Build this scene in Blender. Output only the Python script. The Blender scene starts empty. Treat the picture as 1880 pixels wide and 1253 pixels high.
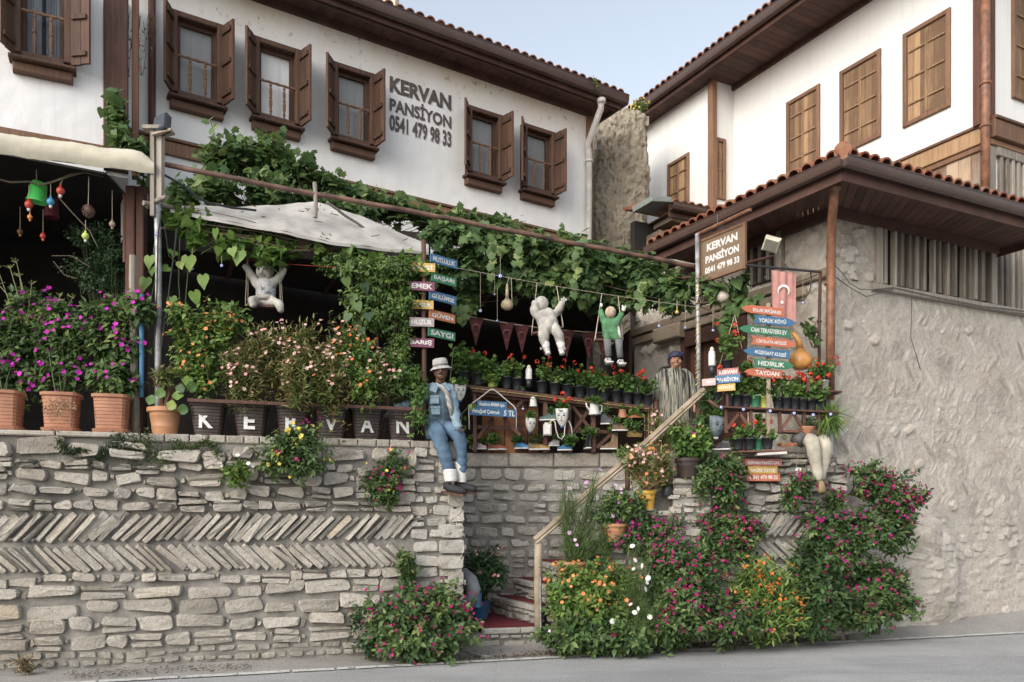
import bpy, math, random
import numpy as np
from mathutils import Matrix, Vector
R = math.radians
sc = bpy.context.scene
COL = sc.collection
random.seed(7); rng = np.random.default_rng(7)

# ---------------------------------------------------------------- camera, sky, sun, exposure
FPX, CX, HY, EYE = 1462.0, 940.0, 950.0, 1.6      # focal length and horizon in photo pixels, eye height
cam = bpy.data.cameras.new('camera'); camo = bpy.data.objects.new('camera', cam); COL.objects.link(camo)
camo.location = (0, 0, EYE); camo.rotation_euler = (R(90), 0, 0)
cam.sensor_width = 36; cam.lens = 36*FPX/1880; cam.shift_y = (HY-626.5)/1880
cam.clip_start = .1; cam.clip_end = 3000
sc.camera = camo
SUN_EL, SUN_AZ = 32, -142          # azimuth of the sun, degrees clockwise from +Y (north)
world = bpy.data.worlds.new('World'); sc.world = world; world.use_nodes = True
nt = world.node_tree; nt.nodes.clear()
sky = nt.nodes.new('ShaderNodeTexSky'); sky.sky_type = 'NISHITA'; sky.sun_disc = False
sky.sun_elevation = R(SUN_EL); sky.sun_rotation = R(SUN_AZ); sky.air_density = 1.3; sky.dust_density = 3.0; sky.ozone_density = 1.5
bg = nt.nodes.new('ShaderNodeBackground'); bg.inputs['Strength'].default_value = .15
wo = nt.nodes.new('ShaderNodeOutputWorld')
hs = nt.nodes.new('ShaderNodeHueSaturation'); hs.inputs['Saturation'].default_value = .48
nt.links.new(sky.outputs[0], hs.inputs['Color']); nt.links.new(hs.outputs[0], bg.inputs[0]); nt.links.new(bg.outputs[0], wo.inputs[0])
sl = bpy.data.lights.new('sun', 'SUN'); sl.energy = .8; sl.angle = R(60); sl.color = (1, .95, .88)
so = bpy.data.objects.new('sun', sl); COL.objects.link(so)
sd = Vector((math.sin(R(SUN_AZ))*math.cos(R(SUN_EL)), math.cos(R(SUN_AZ))*math.cos(R(SUN_EL)), math.sin(R(SUN_EL))))
so.rotation_euler = sd.to_track_quat('Z', 'Y').to_euler(); so.location = sd*40
sc.view_settings.view_transform = 'Standard'; sc.view_settings.look = 'None'
sc.view_settings.exposure = .95; sc.view_settings.gamma = 1
sc.cycles.use_denoising = True; sc.cycles.max_bounces = 6; sc.cycles.diffuse_bounces = 3
sc.cycles.transparent_max_bounces = 8

# ---------------------------------------------------------------- helpers
def P(px, py, D): return Vector(((px-CX)/FPX*D, D, EYE+(HY-py)/FPX*D))
def T(x, y=None, z=None):
    return Matrix.Translation(Vector(x) if y is None else Vector((x, y, z)))
def RZ(a): return Matrix.Rotation(R(a), 4, 'Z')
def RX(a): return Matrix.Rotation(R(a), 4, 'X')
def RY(a): return Matrix.Rotation(R(a), 4, 'Y')
def SC(x, y, z): return Matrix.Diagonal((x, y, z, 1))

class Frame:                              # a vertical facade plane: local x along it, -y out of it
    def __init__(s, x, y, ang):
        s.x, s.y, s.a = x, y, R(ang); s.ang = ang
        s.M = T(x, y, 0) @ RZ(ang)
    def at(s, px, off=0):
        u = (math.cos(s.a), math.sin(s.a)); o = (s.x+math.sin(s.a)*off, s.y-math.cos(s.a)*off)
        k = (px-CX)/FPX
        t = (k*o[1]-o[0])/(u[0]-k*u[1])
        return t, o[1]+u[1]*t
    def S(s, px, off=0): return s.at(px, off)[0]
    def Z(s, px, py, off=0): return EYE+(HY-py)/FPX*s.at(px, off)[1]
    def W(s, t, off, z):
        return Vector((s.x+math.cos(s.a)*t+math.sin(s.a)*off, s.y+math.sin(s.a)*t-math.cos(s.a)*off, z))

class MB:
    def __init__(s, M=None):
        s.v, s.f, s.t, s.M = [], [], [], (M or Matrix.Identity(4)); s.arr = []
    def add(s, vs, fs, M=None, tone=.5):
        b = len(s.v); A = s.M @ M if M is not None else s.M
        s.v += [tuple(A @ Vector(p)) for p in vs]; s.t += [tone]*len(vs)
        s.f += [tuple(b+i for i in f) for f in fs]; return s
    def box(s, x0, x1, y0, y1, z0, z1, M=None, tone=.5):
        return s.add([(x0,y0,z0),(x1,y0,z0),(x1,y1,z0),(x0,y1,z0),(x0,y0,z1),(x1,y0,z1),(x1,y1,z1),(x0,y1,z1)],
            [(0,3,2,1),(4,5,6,7),(0,1,5,4),(1,2,6,5),(2,3,7,6),(3,0,4,7)], M, tone)
    def cbox(s, c, d, M=None, tone=.5):
        return s.box(c[0]-d[0]/2,c[0]+d[0]/2,c[1]-d[1]/2,c[1]+d[1]/2,c[2]-d[2]/2,c[2]+d[2]/2,M,tone)
    def bbox(s, x0, x1, y0, y1, z0, z1, b=.01, M=None, tone=.5):   # box with chamfered front (-y) and edges
        vs = []
        for y, e in ((y1, 0), (y0+b, 0), (y0, b)):
            vs += [(x0+e,y,z0+e),(x1-e,y,z0+e),(x1-e,y,z1-e),(x0+e,y,z1-e)]
        fs = [(3,2,1,0)][::-1]
        fs = [(0,1,2,3)[::-1]]
        for k in (0, 4):
            for i in range(4):
                j = (i+1) % 4; fs.append((k+i, k+j, k+4+j, k+4+i))
        fs.append((8,9,10,11))
        return s.add(vs, [tuple(f) for f in fs], M, tone)
    def prism(s, poly, y0, y1, M=None, tone=.5):       # poly in (x,z), extruded along y
        n = len(poly)
        vs = [(p[0], y0, p[1]) for p in poly]+[(p[0], y1, p[1]) for p in poly]
        fs = [tuple(range(n)), tuple(range(2*n-1, n-1, -1))]
        fs += [((i+1) % n, i, n+i, n+(i+1) % n) for i in range(n)]
        return s.add(vs, fs, M, tone)
    def slab(s, poly, z0, z1, M=None, tone=.5):        # poly in (x,y)
        n = len(poly)
        vs = [(p[0], p[1], z0) for p in poly]+[(p[0], p[1], z1) for p in poly]
        fs = [tuple(range(n-1, -1, -1)), tuple(range(n, 2*n))]
        fs += [(i, (i+1) % n, n+(i+1) % n, n+i) for i in range(n)]
        return s.add(vs, fs, M, tone)
    def tube(s, pts, r, n=8, M=None, tone=.5, cap=True):
        pts = [Vector(p) for p in pts]; k = len(pts)
        rr = list(r) if hasattr(r, '__len__') else [r]*k
        vs, fs = [], []; prev = None
        for i, p in enumerate(pts):
            d = (pts[min(i+1, k-1)]-pts[max(i-1, 0)])
            d = d.normalized() if d.length > 1e-9 else Vector((0, 0, 1))
            if prev is None:
                a = d.cross(Vector((0, 0, 1)) if abs(d.z) < .9 else Vector((1, 0, 0))).normalized()
            else:
                a = (prev-d*prev.dot(d)).normalized()
            prev = a; b = d.cross(a)
            for j in range(n):
                t = 2*math.pi*j/n; vs.append(p+(a*math.cos(t)+b*math.sin(t))*rr[i])
        for i in range(k-1):
            for j in range(n):
                q = (j+1) % n; fs.append((i*n+j, i*n+q, (i+1)*n+q, (i+1)*n+j))
        if cap: fs += [tuple(range(n-1, -1, -1)), tuple(range((k-1)*n, k*n))]
        return s.add(vs, fs, M, tone)
    def lathe(s, prof, n=20, M=None, tone=.5, sq=None, cap=True):   # prof [(r,z)]; sq = squareness 0..1
        vs, fs = [], []
        for (r, z) in prof:
            for j in range(n):
                t = 2*math.pi*(j+.5)/n; c, d = math.cos(t), math.sin(t)
                k = 1.0
                if sq: k = (1-sq)+sq/max(abs(c), abs(d))
                vs.append((r*c*k, r*d*k, z))
        m = len(prof)
        for i in range(m-1):
            for j in range(n):
                q = (j+1) % n; fs.append((i*n+j, i*n+q, (i+1)*n+q, (i+1)*n+j))
        if cap: fs += [tuple(range(n-1, -1, -1)), tuple(range((m-1)*n, m*n))]
        return s.add(vs, fs, M, tone)
    def ball(s, c, r, n=12, m=8, M=None, tone=.5):
        r = (r, r, r) if not hasattr(r, '__len__') else r
        prof = [(math.sin(math.pi*i/m), -math.cos(math.pi*i/m)) for i in range(m+1)]
        prof[0] = (1e-3, -1); prof[-1] = (1e-3, 1)
        A = T(c) @ SC(*r)
        return s.lathe(prof, n, (M @ A) if M is not None else A, tone)
    def np(s, V, F, tone):                 # bulk: V (n,3), F (m,k) with k 3 or 4 (-1 padded), tone (n,)
        s.arr.append((V, F, tone)); return s

def mesh_from(name, mb, inv, mats, smooth):
    me = bpy.data.meshes.new(name)
    if not mb.arr:
        V = [tuple(inv @ Vector(p)) for p in mb.v]
        me.from_pydata(V, [], mb.f); tone = np.array(mb.t, dtype=np.float32)
    else:
        Vs, loops, tot, tones, base = [], [], [], [], 0
        if mb.v:
            Vs.append(np.array(mb.v, dtype=np.float64)); tones.append(np.array(mb.t)); base = len(mb.v)
            for f in mb.f: loops.append(np.array(f)); tot.append(np.array([len(f)]))
        for (V, F, t) in mb.arr:
            Vs.append(V); tones.append(t)
            mask = F >= 0; FF = F+base
            loops.append(FF[mask]); tot.append(mask.sum(1)); base += len(V)
        V = np.concatenate(Vs); loops = np.concatenate(loops); tot = np.concatenate(tot); tone = np.concatenate(tones)
        A = np.array(inv); V = V @ A[:3, :3].T+A[:3, 3]
        me.vertices.add(len(V)); me.vertices.foreach_set('co', V.astype(np.float32).ravel())
        me.loops.add(len(loops)); me.loops.foreach_set('vertex_index', loops.astype(np.int32))
        me.polygons.add(len(tot)); st = np.concatenate([[0], np.cumsum(tot)[:-1]])
        me.polygons.foreach_set('loop_start', st.astype(np.int32)); me.polygons.foreach_set('loop_total', tot.astype(np.int32))
        me.update(calc_edges=True); me.validate()
    a = me.attributes.new('tone', 'FLOAT', 'POINT')
    if len(a.data) == len(tone): a.data.foreach_set('value', tone.astype(np.float32))
    if smooth:
        me.polygons.foreach_set('use_smooth', [True]*len(me.polygons))
        if smooth == 'auto': me.set_sharp_from_angle(angle=R(38))
        elif not isinstance(smooth, bool): me.set_sharp_from_angle(angle=R(smooth))
    for m in (mats if isinstance(mats, (list, tuple)) else [mats]): me.materials.append(m)
    return me

WM = {}
def empty(name, label, cat, loc, rz=0, group=None):
    o = bpy.data.objects.new(name, None); COL.objects.link(o); o.empty_display_size = .1
    o.location = loc; o.rotation_euler = (0, 0, R(rz))
    WM[o] = T(loc) @ RZ(rz)
    o['label'] = label; o['category'] = cat
    if group: o['group'] = group
    return o
thing = empty
def obj(name, mb, mats, parent=None, smooth=False, loc=None, label=None, cat=None, group=None, kind=None):
    if parent is not None: W = WM[parent]; inv = W.inverted()
    else:
        W = T(loc) if loc is not None else Matrix.Identity(4); inv = W.inverted()
    o = bpy.data.objects.new(name, mesh_from(name, mb, inv, mats, smooth)); COL.objects.link(o)
    if parent is not None: o.parent = parent
    elif loc is not None: o.location = loc
    WM[o] = W
    if label: o['label'] = label
    if cat: o['category'] = cat
    if group: o['group'] = group
    if kind: o['kind'] = kind
    return o
def dup(root, loc, rz, label, group=None, scale=1):
    W = T(loc) @ RZ(rz)
    r = root.copy(); COL.objects.link(r); r.location = loc; r.rotation_euler = (0, 0, R(rz)); r.scale = (scale,)*3
    r['label'] = label; WM[r] = W
    if group: r['group'] = group
    for ch in root.children:
        c = ch.copy(); COL.objects.link(c); c.parent = r
        for g in ch.children:
            d = g.copy(); COL.objects.link(d); d.parent = c
    return r

# ---------------------------------------------------------------- materials
def newmat(name):
    m = bpy.data.materials.new(name); m.use_nodes = True
    n = m.node_tree; n.nodes.clear()
    out = n.nodes.new('ShaderNodeOutputMaterial'); b = n.nodes.new('ShaderNodeBsdfPrincipled')
    n.links.new(b.outputs[0], out.inputs[0]); return m, n, b, out
def N(n, t, **kw):
    x = n.nodes.new(t)
    for k, v in kw.items():
        if k in x.inputs.keys() if isinstance(k, str) else False: x.inputs[k].default_value = v
        else: setattr(x, k, v)
    return x
def c4(c): return (c[0], c[1], c[2], 1)
def ramp(n, fac, stops):
    r = n.nodes.new('ShaderNodeValToRGB'); e = r.color_ramp.elements
    while len(e) < len(stops): e.new(.5)
    for i, (p, c) in enumerate(stops): e[i].position = p; e[i].color = c4(c)
    n.links.new(fac, r.inputs[0]); return r.outputs[0]
def noise(n, scale, detail=4, sc3=None, rough=.55, dist=0, co='Object'):
    t = n.nodes.new('ShaderNodeTexCoord'); mp = n.nodes.new('ShaderNodeMapping')
    if sc3: mp.inputs['Scale'].default_value = sc3
    n.links.new(t.outputs[co], mp.inputs[0])
    x = n.nodes.new('ShaderNodeTexNoise'); x.inputs['Scale'].default_value = scale; x.inputs['Detail'].default_value = detail
    x.inputs['Roughness'].default_value = rough; x.inputs['Distortion'].default_value = dist
    n.links.new(mp.outputs[0], x.inputs[0]); return x.outputs[0]
def mixc(n, fac, a, b, mode='MIX'):
    x = n.nodes.new('ShaderNodeMix'); x.data_type = 'RGBA'; x.blend_type = mode
    if isinstance(fac, (int, float)): x.inputs[0].default_value = fac
    else: n.links.new(fac, x.inputs[0])
    for i, c in ((6, a), (7, b)):
        if isinstance(c, tuple): x.inputs[i].default_value = c4(c)
        else: n.links.new(c, x.inputs[i])
    return x.outputs[2]
def math_(n, op, a, b=0, c=None):
    x = n.nodes.new('ShaderNodeMath'); x.operation = op; x.use_clamp = op == 'MULTIPLY_ADD'
    for i, v in enumerate((a, b) + ((c,) if c is not None else ())):
        if isinstance(v, (int, float)): x.inputs[i].default_value = v
        else: n.links.new(v, x.inputs[i])
    return x.outputs[0]
def mrange(n, v, a, b, c=0, d=1):
    x = n.nodes.new('ShaderNodeMapRange'); n.links.new(v, x.inputs[0])
    for i, k in enumerate((a, b, c, d)): x.inputs[i+1].default_value = k
    return x.outputs[0]
def bump(n, b, h, strength=.3, dist=.02):
    x = n.nodes.new('ShaderNodeBump'); x.inputs['Strength'].default_value = strength; x.inputs['Distance'].default_value = dist
    n.links.new(h, x.inputs['Height']); n.links.new(x.outputs[0], b.inputs['Normal'])
def toneattr(n):
    x = n.nodes.new('ShaderNodeAttribute'); x.attribute_name = 'tone'; return x.outputs['Fac']

def M_plain(name, c, rough=.6, var=.12, scale=8, bmp=.15, bs=40, metal=0, sheen=0, sc3=None):
    m, n, b, o = newmat(name)
    ns = noise(n, scale, 5, sc3)
    lo = tuple(x*(1-var*1.6) for x in c); hi = tuple(min(1, x*(1+var)) for x in c)
    n.links.new(ramp(n, ns, [(.3, lo), (.7, hi)]), b.inputs['Base Color'])
    b.inputs['Roughness'].default_value = rough; b.inputs['Metallic'].default_value = metal
    if bmp: bump(n, b, noise(n, bs, 4, sc3), bmp, .01)
    return m
def M_wood(name, dark, light, grain=(30, 30, 1.5), rough=.75, bmp=.4, tonemix=.5, grey=None):
    m, n, b, o = newmat(name)
    g = noise(n, 1.0, 6, grain, .65, .6); k = noise(n, 2.5, 3)
    f = math_(n, 'ADD', math_(n, 'MULTIPLY', g, .75), math_(n, 'MULTIPLY', k, .25))
    f = math_(n, 'ADD', f, math_(n, 'MULTIPLY', math_(n, 'SUBTRACT', toneattr(n), .5), tonemix))
    col = ramp(n, f, [(.3, dark), (.52, tuple((a+c)/2 for a, c in zip(dark, light))), (.72, light)])
    if grey: col = mixc(n, mrange(n, noise(n, 1.3, 4), .45, .7, 0, .8), col, grey)
    n.links.new(col, b.inputs['Base Color']); b.inputs['Roughness'].default_value = rough
    bump(n, b, g, bmp, .006); return m
def M_leaf(name, stops, rough=.5, transl=.25):
    m, n, b, o = newmat(name)
    f = math_(n, 'ADD', math_(n, 'MULTIPLY', toneattr(n), .8), math_(n, 'MULTIPLY', noise(n, 6, 2), .2))
    col = ramp(n, f, stops); n.links.new(col, b.inputs['Base Color'])
    b.inputs['Roughness'].default_value = rough; b.inputs['Specular IOR Level'].default_value = .35
    tr = n.nodes.new('ShaderNodeBsdfTranslucent'); n.links.new(mixc(n, .4, col, (.15, .22, .06)), tr.inputs[0])
    mx = n.nodes.new('ShaderNodeMixShader'); mx.inputs[0].default_value = transl
    n.links.new(b.outputs[0], mx.inputs[1]); n.links.new(tr.outputs[0], mx.inputs[2]); n.links.new(mx.outputs[0], o.inputs[0])
    return m
def G(*a): return [(p, c) for p, c in a]
LEAF = {
 'shrub': M_leaf('shrub_leaf', [(.1, (0.023,0.047,0.023)), (.45, (0.054,0.101,0.036)), (.75, (0.107,0.169,0.055)), (.97, (0.272,0.312,0.104))]),
 'light': M_leaf('light_leaf', [(.1, (0.038,0.076,0.019)), (.5, (0.095,0.171,0.038)), (.8, (0.180,0.257,0.057)), (.97, (0.323,0.342,0.095))]),
 'dark': M_leaf('dark_leaf', [(.1, (0.014,0.036,0.017)), (.5, (0.036,0.078,0.034)), (.9, (0.084,0.144,0.060))]),
 'grape': M_leaf('grape_leaf', [(.1, (0.031,0.065,0.029)), (.45, (0.069,0.130,0.049)), (.8, (0.143,0.221,0.075)), (.97, (0.343,0.377,0.130))], transl=.35),
 'gourd': M_leaf('gourd_leaf', [(.1, (.05,.10,.02)), (.5, (.10,.19,.04)), (.85, (.17,.27,.055)), (.98, (.36,.36,.10))], transl=.35),
 'balsam': M_leaf('balsam_leaf', [(.1, (.05,.075,.02)), (.4, (.11,.15,.045)), (.7, (.20,.19,.07)), (.95, (.32,.24,.12))]),
 'geranium': M_leaf('geranium_leaf', [(.1, (0.030,0.069,0.021)), (.5, (0.072,0.149,0.034)), (.85, (0.145,0.230,0.052)), (.98, (0.338,0.345,0.092))]),
 'jasmine': M_leaf('jasmine_leaf', [(.1, (0.033,0.069,0.025)), (.5, (0.085,0.150,0.045)), (.85, (0.158,0.237,0.062)), (.98, (0.289,0.362,0.100))]),
 'fern': M_leaf('feathery_leaf', [(.1, (.04,.08,.03)), (.5, (.09,.15,.045)), (.9, (.16,.22,.07))]),
 'moss': M_leaf('creeper_leaf', [(.1, (.015,.03,.012)), (.5, (.04,.06,.018)), (.9, (.08,.11,.03))]),
 'dry': M_leaf('dry_leaf', [(.1, (.12,.07,.04)), (.5, (.25,.16,.09)), (.9, (.42,.32,.2))]),
}
def M_flower(name, a, b_):
    return M_leaf(name, [(.1, a), (.9, b_)], .55, .3)
FL = {
 'magenta': M_flower('magenta_petal', (.20,.003,.09), (.42,.008,.20)),
 'crimson': M_flower('crimson_petal', (.20,.003,.06), (.40,.009,.14)),
 'violet': M_flower('violet_petal', (.38,.01,.30), (.60,.02,.48)),
 'orange': M_flower('orange_petal', (.62,.17,.05), (.80,.36,.14)),
 'deeporange': M_flower('deep_orange_petal', (.62,.12,.03), (.75,.24,.06)),
 'pink': M_flower('pink_petal', (.62,.26,.25), (.80,.55,.50)),
 'red': M_flower('red_petal', (.55,.03,.02), (.75,.10,.05)),
 'yellow': M_flower('yellow_petal', (.70,.50,.05), (.82,.68,.16)),
 'white': M_flower('white_petal', (.70,.70,.68), (.85,.85,.82)),
 'lilac': M_flower('lilac_petal', (.55,.30,.50), (.70,.50,.68)),
}
STEM = M_plain('green_stem', (.05,.07,.025), .7, .2, 10, 0)
STEMR = M_plain('reddish_stem', (.18,.09,.05), .7, .2, 10, 0)
BARK = M_wood('vine_bark', (.05,.035,.022), (.18,.13,.09))
M_ = {}
M_['plaster_dummy'] = None
def M_plaster(name, c, stain_z=None, stain_c=(.62,.50,.34), spots=True):
    m, n, b, o = newmat(name)
    col = ramp(n, noise(n, 1.2, 5), [(.3, tuple(x*.93 for x in c)), (.7, c)])
    col = mixc(n, mrange(n, noise(n, 7, 6, (1, 1, .25)), .55, .8, 0, .25), col, tuple(x*.82 for x in c))
    if stain_z:
        co = n.nodes.new('ShaderNodeTexCoord'); sp = n.nodes.new('ShaderNodeSeparateXYZ')
        n.links.new(co.outputs['Object'], sp.inputs[0])
        hgt = mrange(n, sp.outputs['Z'], stain_z-.9, stain_z, 0, 1)
        f = math_(n, 'MULTIPLY', math_(n, 'POWER', hgt, 1.6), mrange(n, noise(n, 1.8, 5, (1, 1, .6)), .3, .6, .3, 1))
        col = mixc(n, math_(n, 'MULTIPLY', f, .75), col, stain_c)
        sp2 = math_(n, 'MULTIPLY', hgt, mrange(n, noise(n, 10, 4, (1, 1, .8)), .62, .68, 0, 1))
        col = mixc(n, math_(n, 'MULTIPLY', sp2, .75), col, (.20,.15,.09))
    col = mixc(n, mrange(n, noise(n, 1, 6, (9, 9, .35), .65), .52, .72, 0, .28), col, tuple(x*.7 for x in c))
    col = mixc(n, mrange(n, noise(n, 1.1, 3), .58, .62, 0, .10), col, tuple(x*.8 for x in c))
    n.links.new(col, b.inputs['Base Color']); b.inputs['Roughness'].default_value = .9
    h = math_(n, 'ADD', noise(n, 3, 4), math_(n, 'MULTIPLY', noise(n, 45, 4), .25))
    bump(n, b, h, .35, .03); return m
PL_A = M_plaster('lime_plaster', (.74,.73,.72), 9.75)
PL_B = M_plaster('lime_plaster_wing', (.75,.74,.74), 9.4)
PL_C = M_plaster('white_limewash', (.74,.735,.72), None)
def M_stone(name, stops, bs=1.0, mossy=0):
    m, n, b, o = newmat(name)
    f = math_(n, 'ADD', math_(n, 'MULTIPLY', toneattr(n), .55), math_(n, 'MULTIPLY', noise(n, 9, 6, None, .65), .45))
    col = ramp(n, f, stops)
    col = mixc(n, mrange(n, noise(n, 26, 6, None, .7), .5, .75, 0, .55), col, tuple(x*.45 for x in stops[1][1]))
    col = mixc(n, mrange(n, noise(n, 2.2, 5), .52, .72, 0, .45), col, (.18,.16,.14))
    n.links.new(col, b.inputs['Base Color']); b.inputs['Roughness'].default_value = .93; b.inputs['Specular IOR Level'].default_value = .2
    col = mixc(n, mrange(n, noise(n, 1.0, 5, None, .6), .50, .70, 0, .30), col, (.30,.235,.16))
    n.links.new(col, b.inputs['Base Color'])
    h = math_(n, 'ADD', noise(n, 8, 7, None, .7), math_(n, 'MULTIPLY', noise(n, 45, 5, None, .7), .45))
    bump(n, b, h, 1.0, .045*bs); return m
STONE = M_stone('limestone', [(.15, (.25,.23,.195)), (.4, (.39,.36,.315)), (.65, (.49,.455,.40)), (.9, (.46,.38,.285))])
STONE_P = M_stone('pale_limestone', [(.15, (.28,.26,.23)), (.4, (.42,.395,.355)), (.65, (.52,.495,.45)), (.9, (.46,.39,.31))])
MORTAR = M_plain('lime_mortar', (.225,.212,.19), .95, .32, 4, 1.0, 40)
RUBBLE = M_stone('mortared_rubble', [(.15, (.29,.26,.225)), (.4, (.48,.435,.38)), (.65, (.58,.53,.47)), (.9, (.66,.61,.55))])
MUD = M_stone('mud_brick', [(.15, (.21,.18,.14)), (.45, (.37,.32,.25)), (.75, (.50,.44,.34)), (.9, (.55,.48,.37))], 1.6)
DARKWOOD = M_wood('dark_stained_wood', (.035,.014,.009), (.13,.055,.032))
WINWOOD = M_wood('brown_window_wood', (.034,.016,.010), (.125,.062,.037))
EAVE = M_wood('stained_eave_board', (.045,.022,.016), (.115,.055,.04), (3, 3, 3), tonemix=.25)
GOLDWOOD = M_wood('golden_shutter_wood', (.13,.073,.038), (.39,.245,.13), (22, 22, 1.6), tonemix=.5)
FRAMEWOOD = M_wood('shutter_frame_wood', (.10,.052,.03), (.24,.13,.075))
GREYWOOD = M_wood('weathered_grey_wood', (.10,.085,.07), (.34,.30,.25), (25, 25, 1.5))
GREYWOOD2 = M_wood('weathered_plank', (.16,.10,.06), (.42,.31,.21), (20, 20, 1.5), tonemix=.8, grey=(.35,.32,.29))
RAILWOOD = M_wood('worn_rail_wood', (.16,.12,.08), (.44,.36,.27), (4, 4, 4))
REDWOOD = M_wood('red_brown_wood', (.045,.018,.012), (.13,.056,.038))
INTERIOR = M_plain('shade_darkened_timber', (.014,.011,.010), .9, .3, 4, .2)  # near-black timber: the shade of unlit rooms is put into the colour
GUTTER = M_plain('brown_gutter', (.075,.045,.036), .35, .12, 6, 0)
COPPER = M_plain('painted_brown_pipe', (.22,.10,.055), .5, .35, 9, .2, 30)
PIPEW = M_plain('white_plastic_pipe', (.52,.49,.46), .5, .15, 6, 0)
TILE = M_stone('clay_tile', [(.15, (.14,.055,.035)), (.45, (.26,.10,.06)), (.7, (.33,.15,.09)), (.9, (.30,.22,.17))], .5)
def M_glass(name):
    m, n, b, o = newmat(name)
    b.inputs['Base Color'].default_value = (.02,.025,.03,1); b.inputs['Roughness'].default_value = .03
    tr = n.nodes.new('ShaderNodeBsdfTransparent'); mx = n.nodes.new('ShaderNodeMixShader')
    lw = n.nodes.new('ShaderNodeLayerWeight'); lw.inputs[0].default_value = .45
    n.links.new(mrange(n, lw.outputs['Facing'], 0, 1, .12, .8), mx.inputs[0])
    n.links.new(tr.outputs[0], mx.inputs[1]); n.links.new(b.outputs[0], mx.inputs[2]); n.links.new(mx.outputs[0], o.inputs[0]); return m
GLASS = M_glass('window_glass')
CURTAIN = M_plain('white_net_curtain', (.60,.63,.67), .85, .15, 3, .5, 6, sc3=(20, 20, .4))
LETTER_BROWN = M_plain('painted_letter_brown', (.10,.08,.075), .8, .2, 10, 0)
WHITE = M_plain('white_paint', (.60,.59,.57), .7, .12, 30, .2, 60)
BLACKP = M_plain('black_plastic', (.022,.025,.03), .45, .25, 8, .1)
TERRA = M_plain('terracotta_plastic', (.36,.165,.095), .55, .14, 6, .15)
TERRA2 = M_plain('orange_terracotta', (.42,.21,.105), .5, .12, 6, .1)
BROWNB = M_plain('brown_bucket_plastic', (.045,.03,.026), .5, .25, 6, .2)
SOIL = M_plain('potting_soil', (.04,.028,.02), .95, .3, 30, 1, 60)
CLOTHW = M_plain('white_cloth', (.40,.38,.345), .9, .3, 6, .9, 16)
CLOTHD = M_plain('dirty_white_cloth', (.52,.49,.45), .9, .3, 4, .5, 14)
ROPE = M_plain('rope', (.42,.36,.28), .9, .2, 30, .3)
WIRE = M_plain('black_wire', (.015,.015,.015), .6, .1, 3, 0)
CANVAS = M_plain('cream_canvas', (.52,.48,.38), .85, .16, 3, .4, 7)
TARP = M_plain('weathered_white_tarp', (.38,.36,.335), .8, .22, 3, .15, 7)
STEEL = M_plain('galvanised_pipe', (.33,.33,.33), .5, .35, 12, .3, 30, .3)
RUST = M_plain('rusty_pipe', (.13,.07,.05), .65, .5, 5, .3, 25)
def paint(name, c, r=.6):
    m, n, b, o = newmat(name)
    col = ramp(n, noise(n, 7, 5, (1, 1, 4)), [(.3, tuple(x*.7 for x in c)), (.7, c)])
    col = mixc(n, mrange(n, noise(n, 38, 5, (.5, .5, 2), .7), .60, .68, 0, .55), col, tuple(.5*x+.16 for x in c))
    n.links.new(col, b.inputs['Base Color']); b.inputs['Roughness'].default_value = r; bump(n, b, noise(n, 40, 4, (.3, .3, 3)), .3, .004); return m
PBLUE = paint('blue_paint', (.05,.15,.28)); PDBLUE = paint('deep_blue_paint', (.02,.11,.23)); PGREEN = paint('green_paint', (.04,.19,.095))
PORANGE = paint('orange_paint', (.52,.15,.075)); PRED = paint('salmon_paint', (.44,.15,.13)); PYELLOW = paint('yellow_paint', (.52,.34,.08))
PPURPLE = paint('purple_paint', (.16,.035,.08)); PGREY = paint('grey_lilac_paint', (.34,.28,.28)); PBROWN = paint('orange_brown_paint', (.42,.15,.06))
PPINK = paint('faded_pink_paint', (.52,.36,.35)); PTAN = paint('tan_sign_face', (.20,.135,.085))
# ---------------------------------------------------------------- foliage machinery
def fan(outline, cz=0, c=(0, .45)):
    V = [(c[0], c[1], cz)]+[(x, y, z) for x, y, z in outline]
    n = len(outline); F = [(0, i+1, (i+1) % n+1, -1) for i in range(n)]
    return np.array(V, float), np.array(F)
def sym(half):                       # half outline (x>=0) from base to tip; mirrored
    return half+[(-x, y, z) for x, y, z in half[::-1] if x > 1e-6]
LT = {}
LT['ovate'] = (np.array([(0,0,0),(-.27,.28,.07),(0,.35,0),(.27,.28,.07),(-.2,.62,.03),(.2,.62,.03),(0,1,-.16),(0,.68,-.03)], float),
    np.array([(0,2,1,-1),(0,3,2,-1),(1,2,7,4),(2,3,5,7),(4,7,6,-1),(7,5,6,-1)]))
v_, f_ = LT['ovate']
LT['lance'] = (v_*np.array([.42, 1, .6]), f_)
LT['small'] = (np.array([(0,0,0),(-.26,.45,.05),(.26,.45,.05),(0,1,-.08)], float), np.array([(0,2,3,1)]))
LT['blade'] = (np.array([(-.03,0,0),(.03,0,0),(-.03,.5,.1),(.03,.5,.1),(0,1,0)], float), np.array([(0,1,3,2),(2,3,4,-1)]))
LT['grape'] = fan(sym([(0,.05,0),(.22,-.08,-.04),(.44,.08,-.08),(.36,.28,.0),(.55,.48,-.08),(.33,.56,0),(.28,.78,-.05),(.14,.76,0),(0,1.02,-.1)]), .03, (0,.35))
LT['heart'] = fan(sym([(0,.06,0),(.2,-.1,.0),(.42,.02,-.02),(.47,.25,-.05),(.36,.52,-.04),(.18,.78,-.05),(0,1.05,-.14)]), -.05, (0,.3))
LT['round'] = fan([(.46*math.cos(a)*(1+.06*math.cos(5*a)), .46+.46*math.sin(a)*(1+.06*math.cos(5*a)), .07*math.cos(3*a)) for a in [2*math.pi*i/9 for i in range(9)]], -.10, (0,.40))
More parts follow.
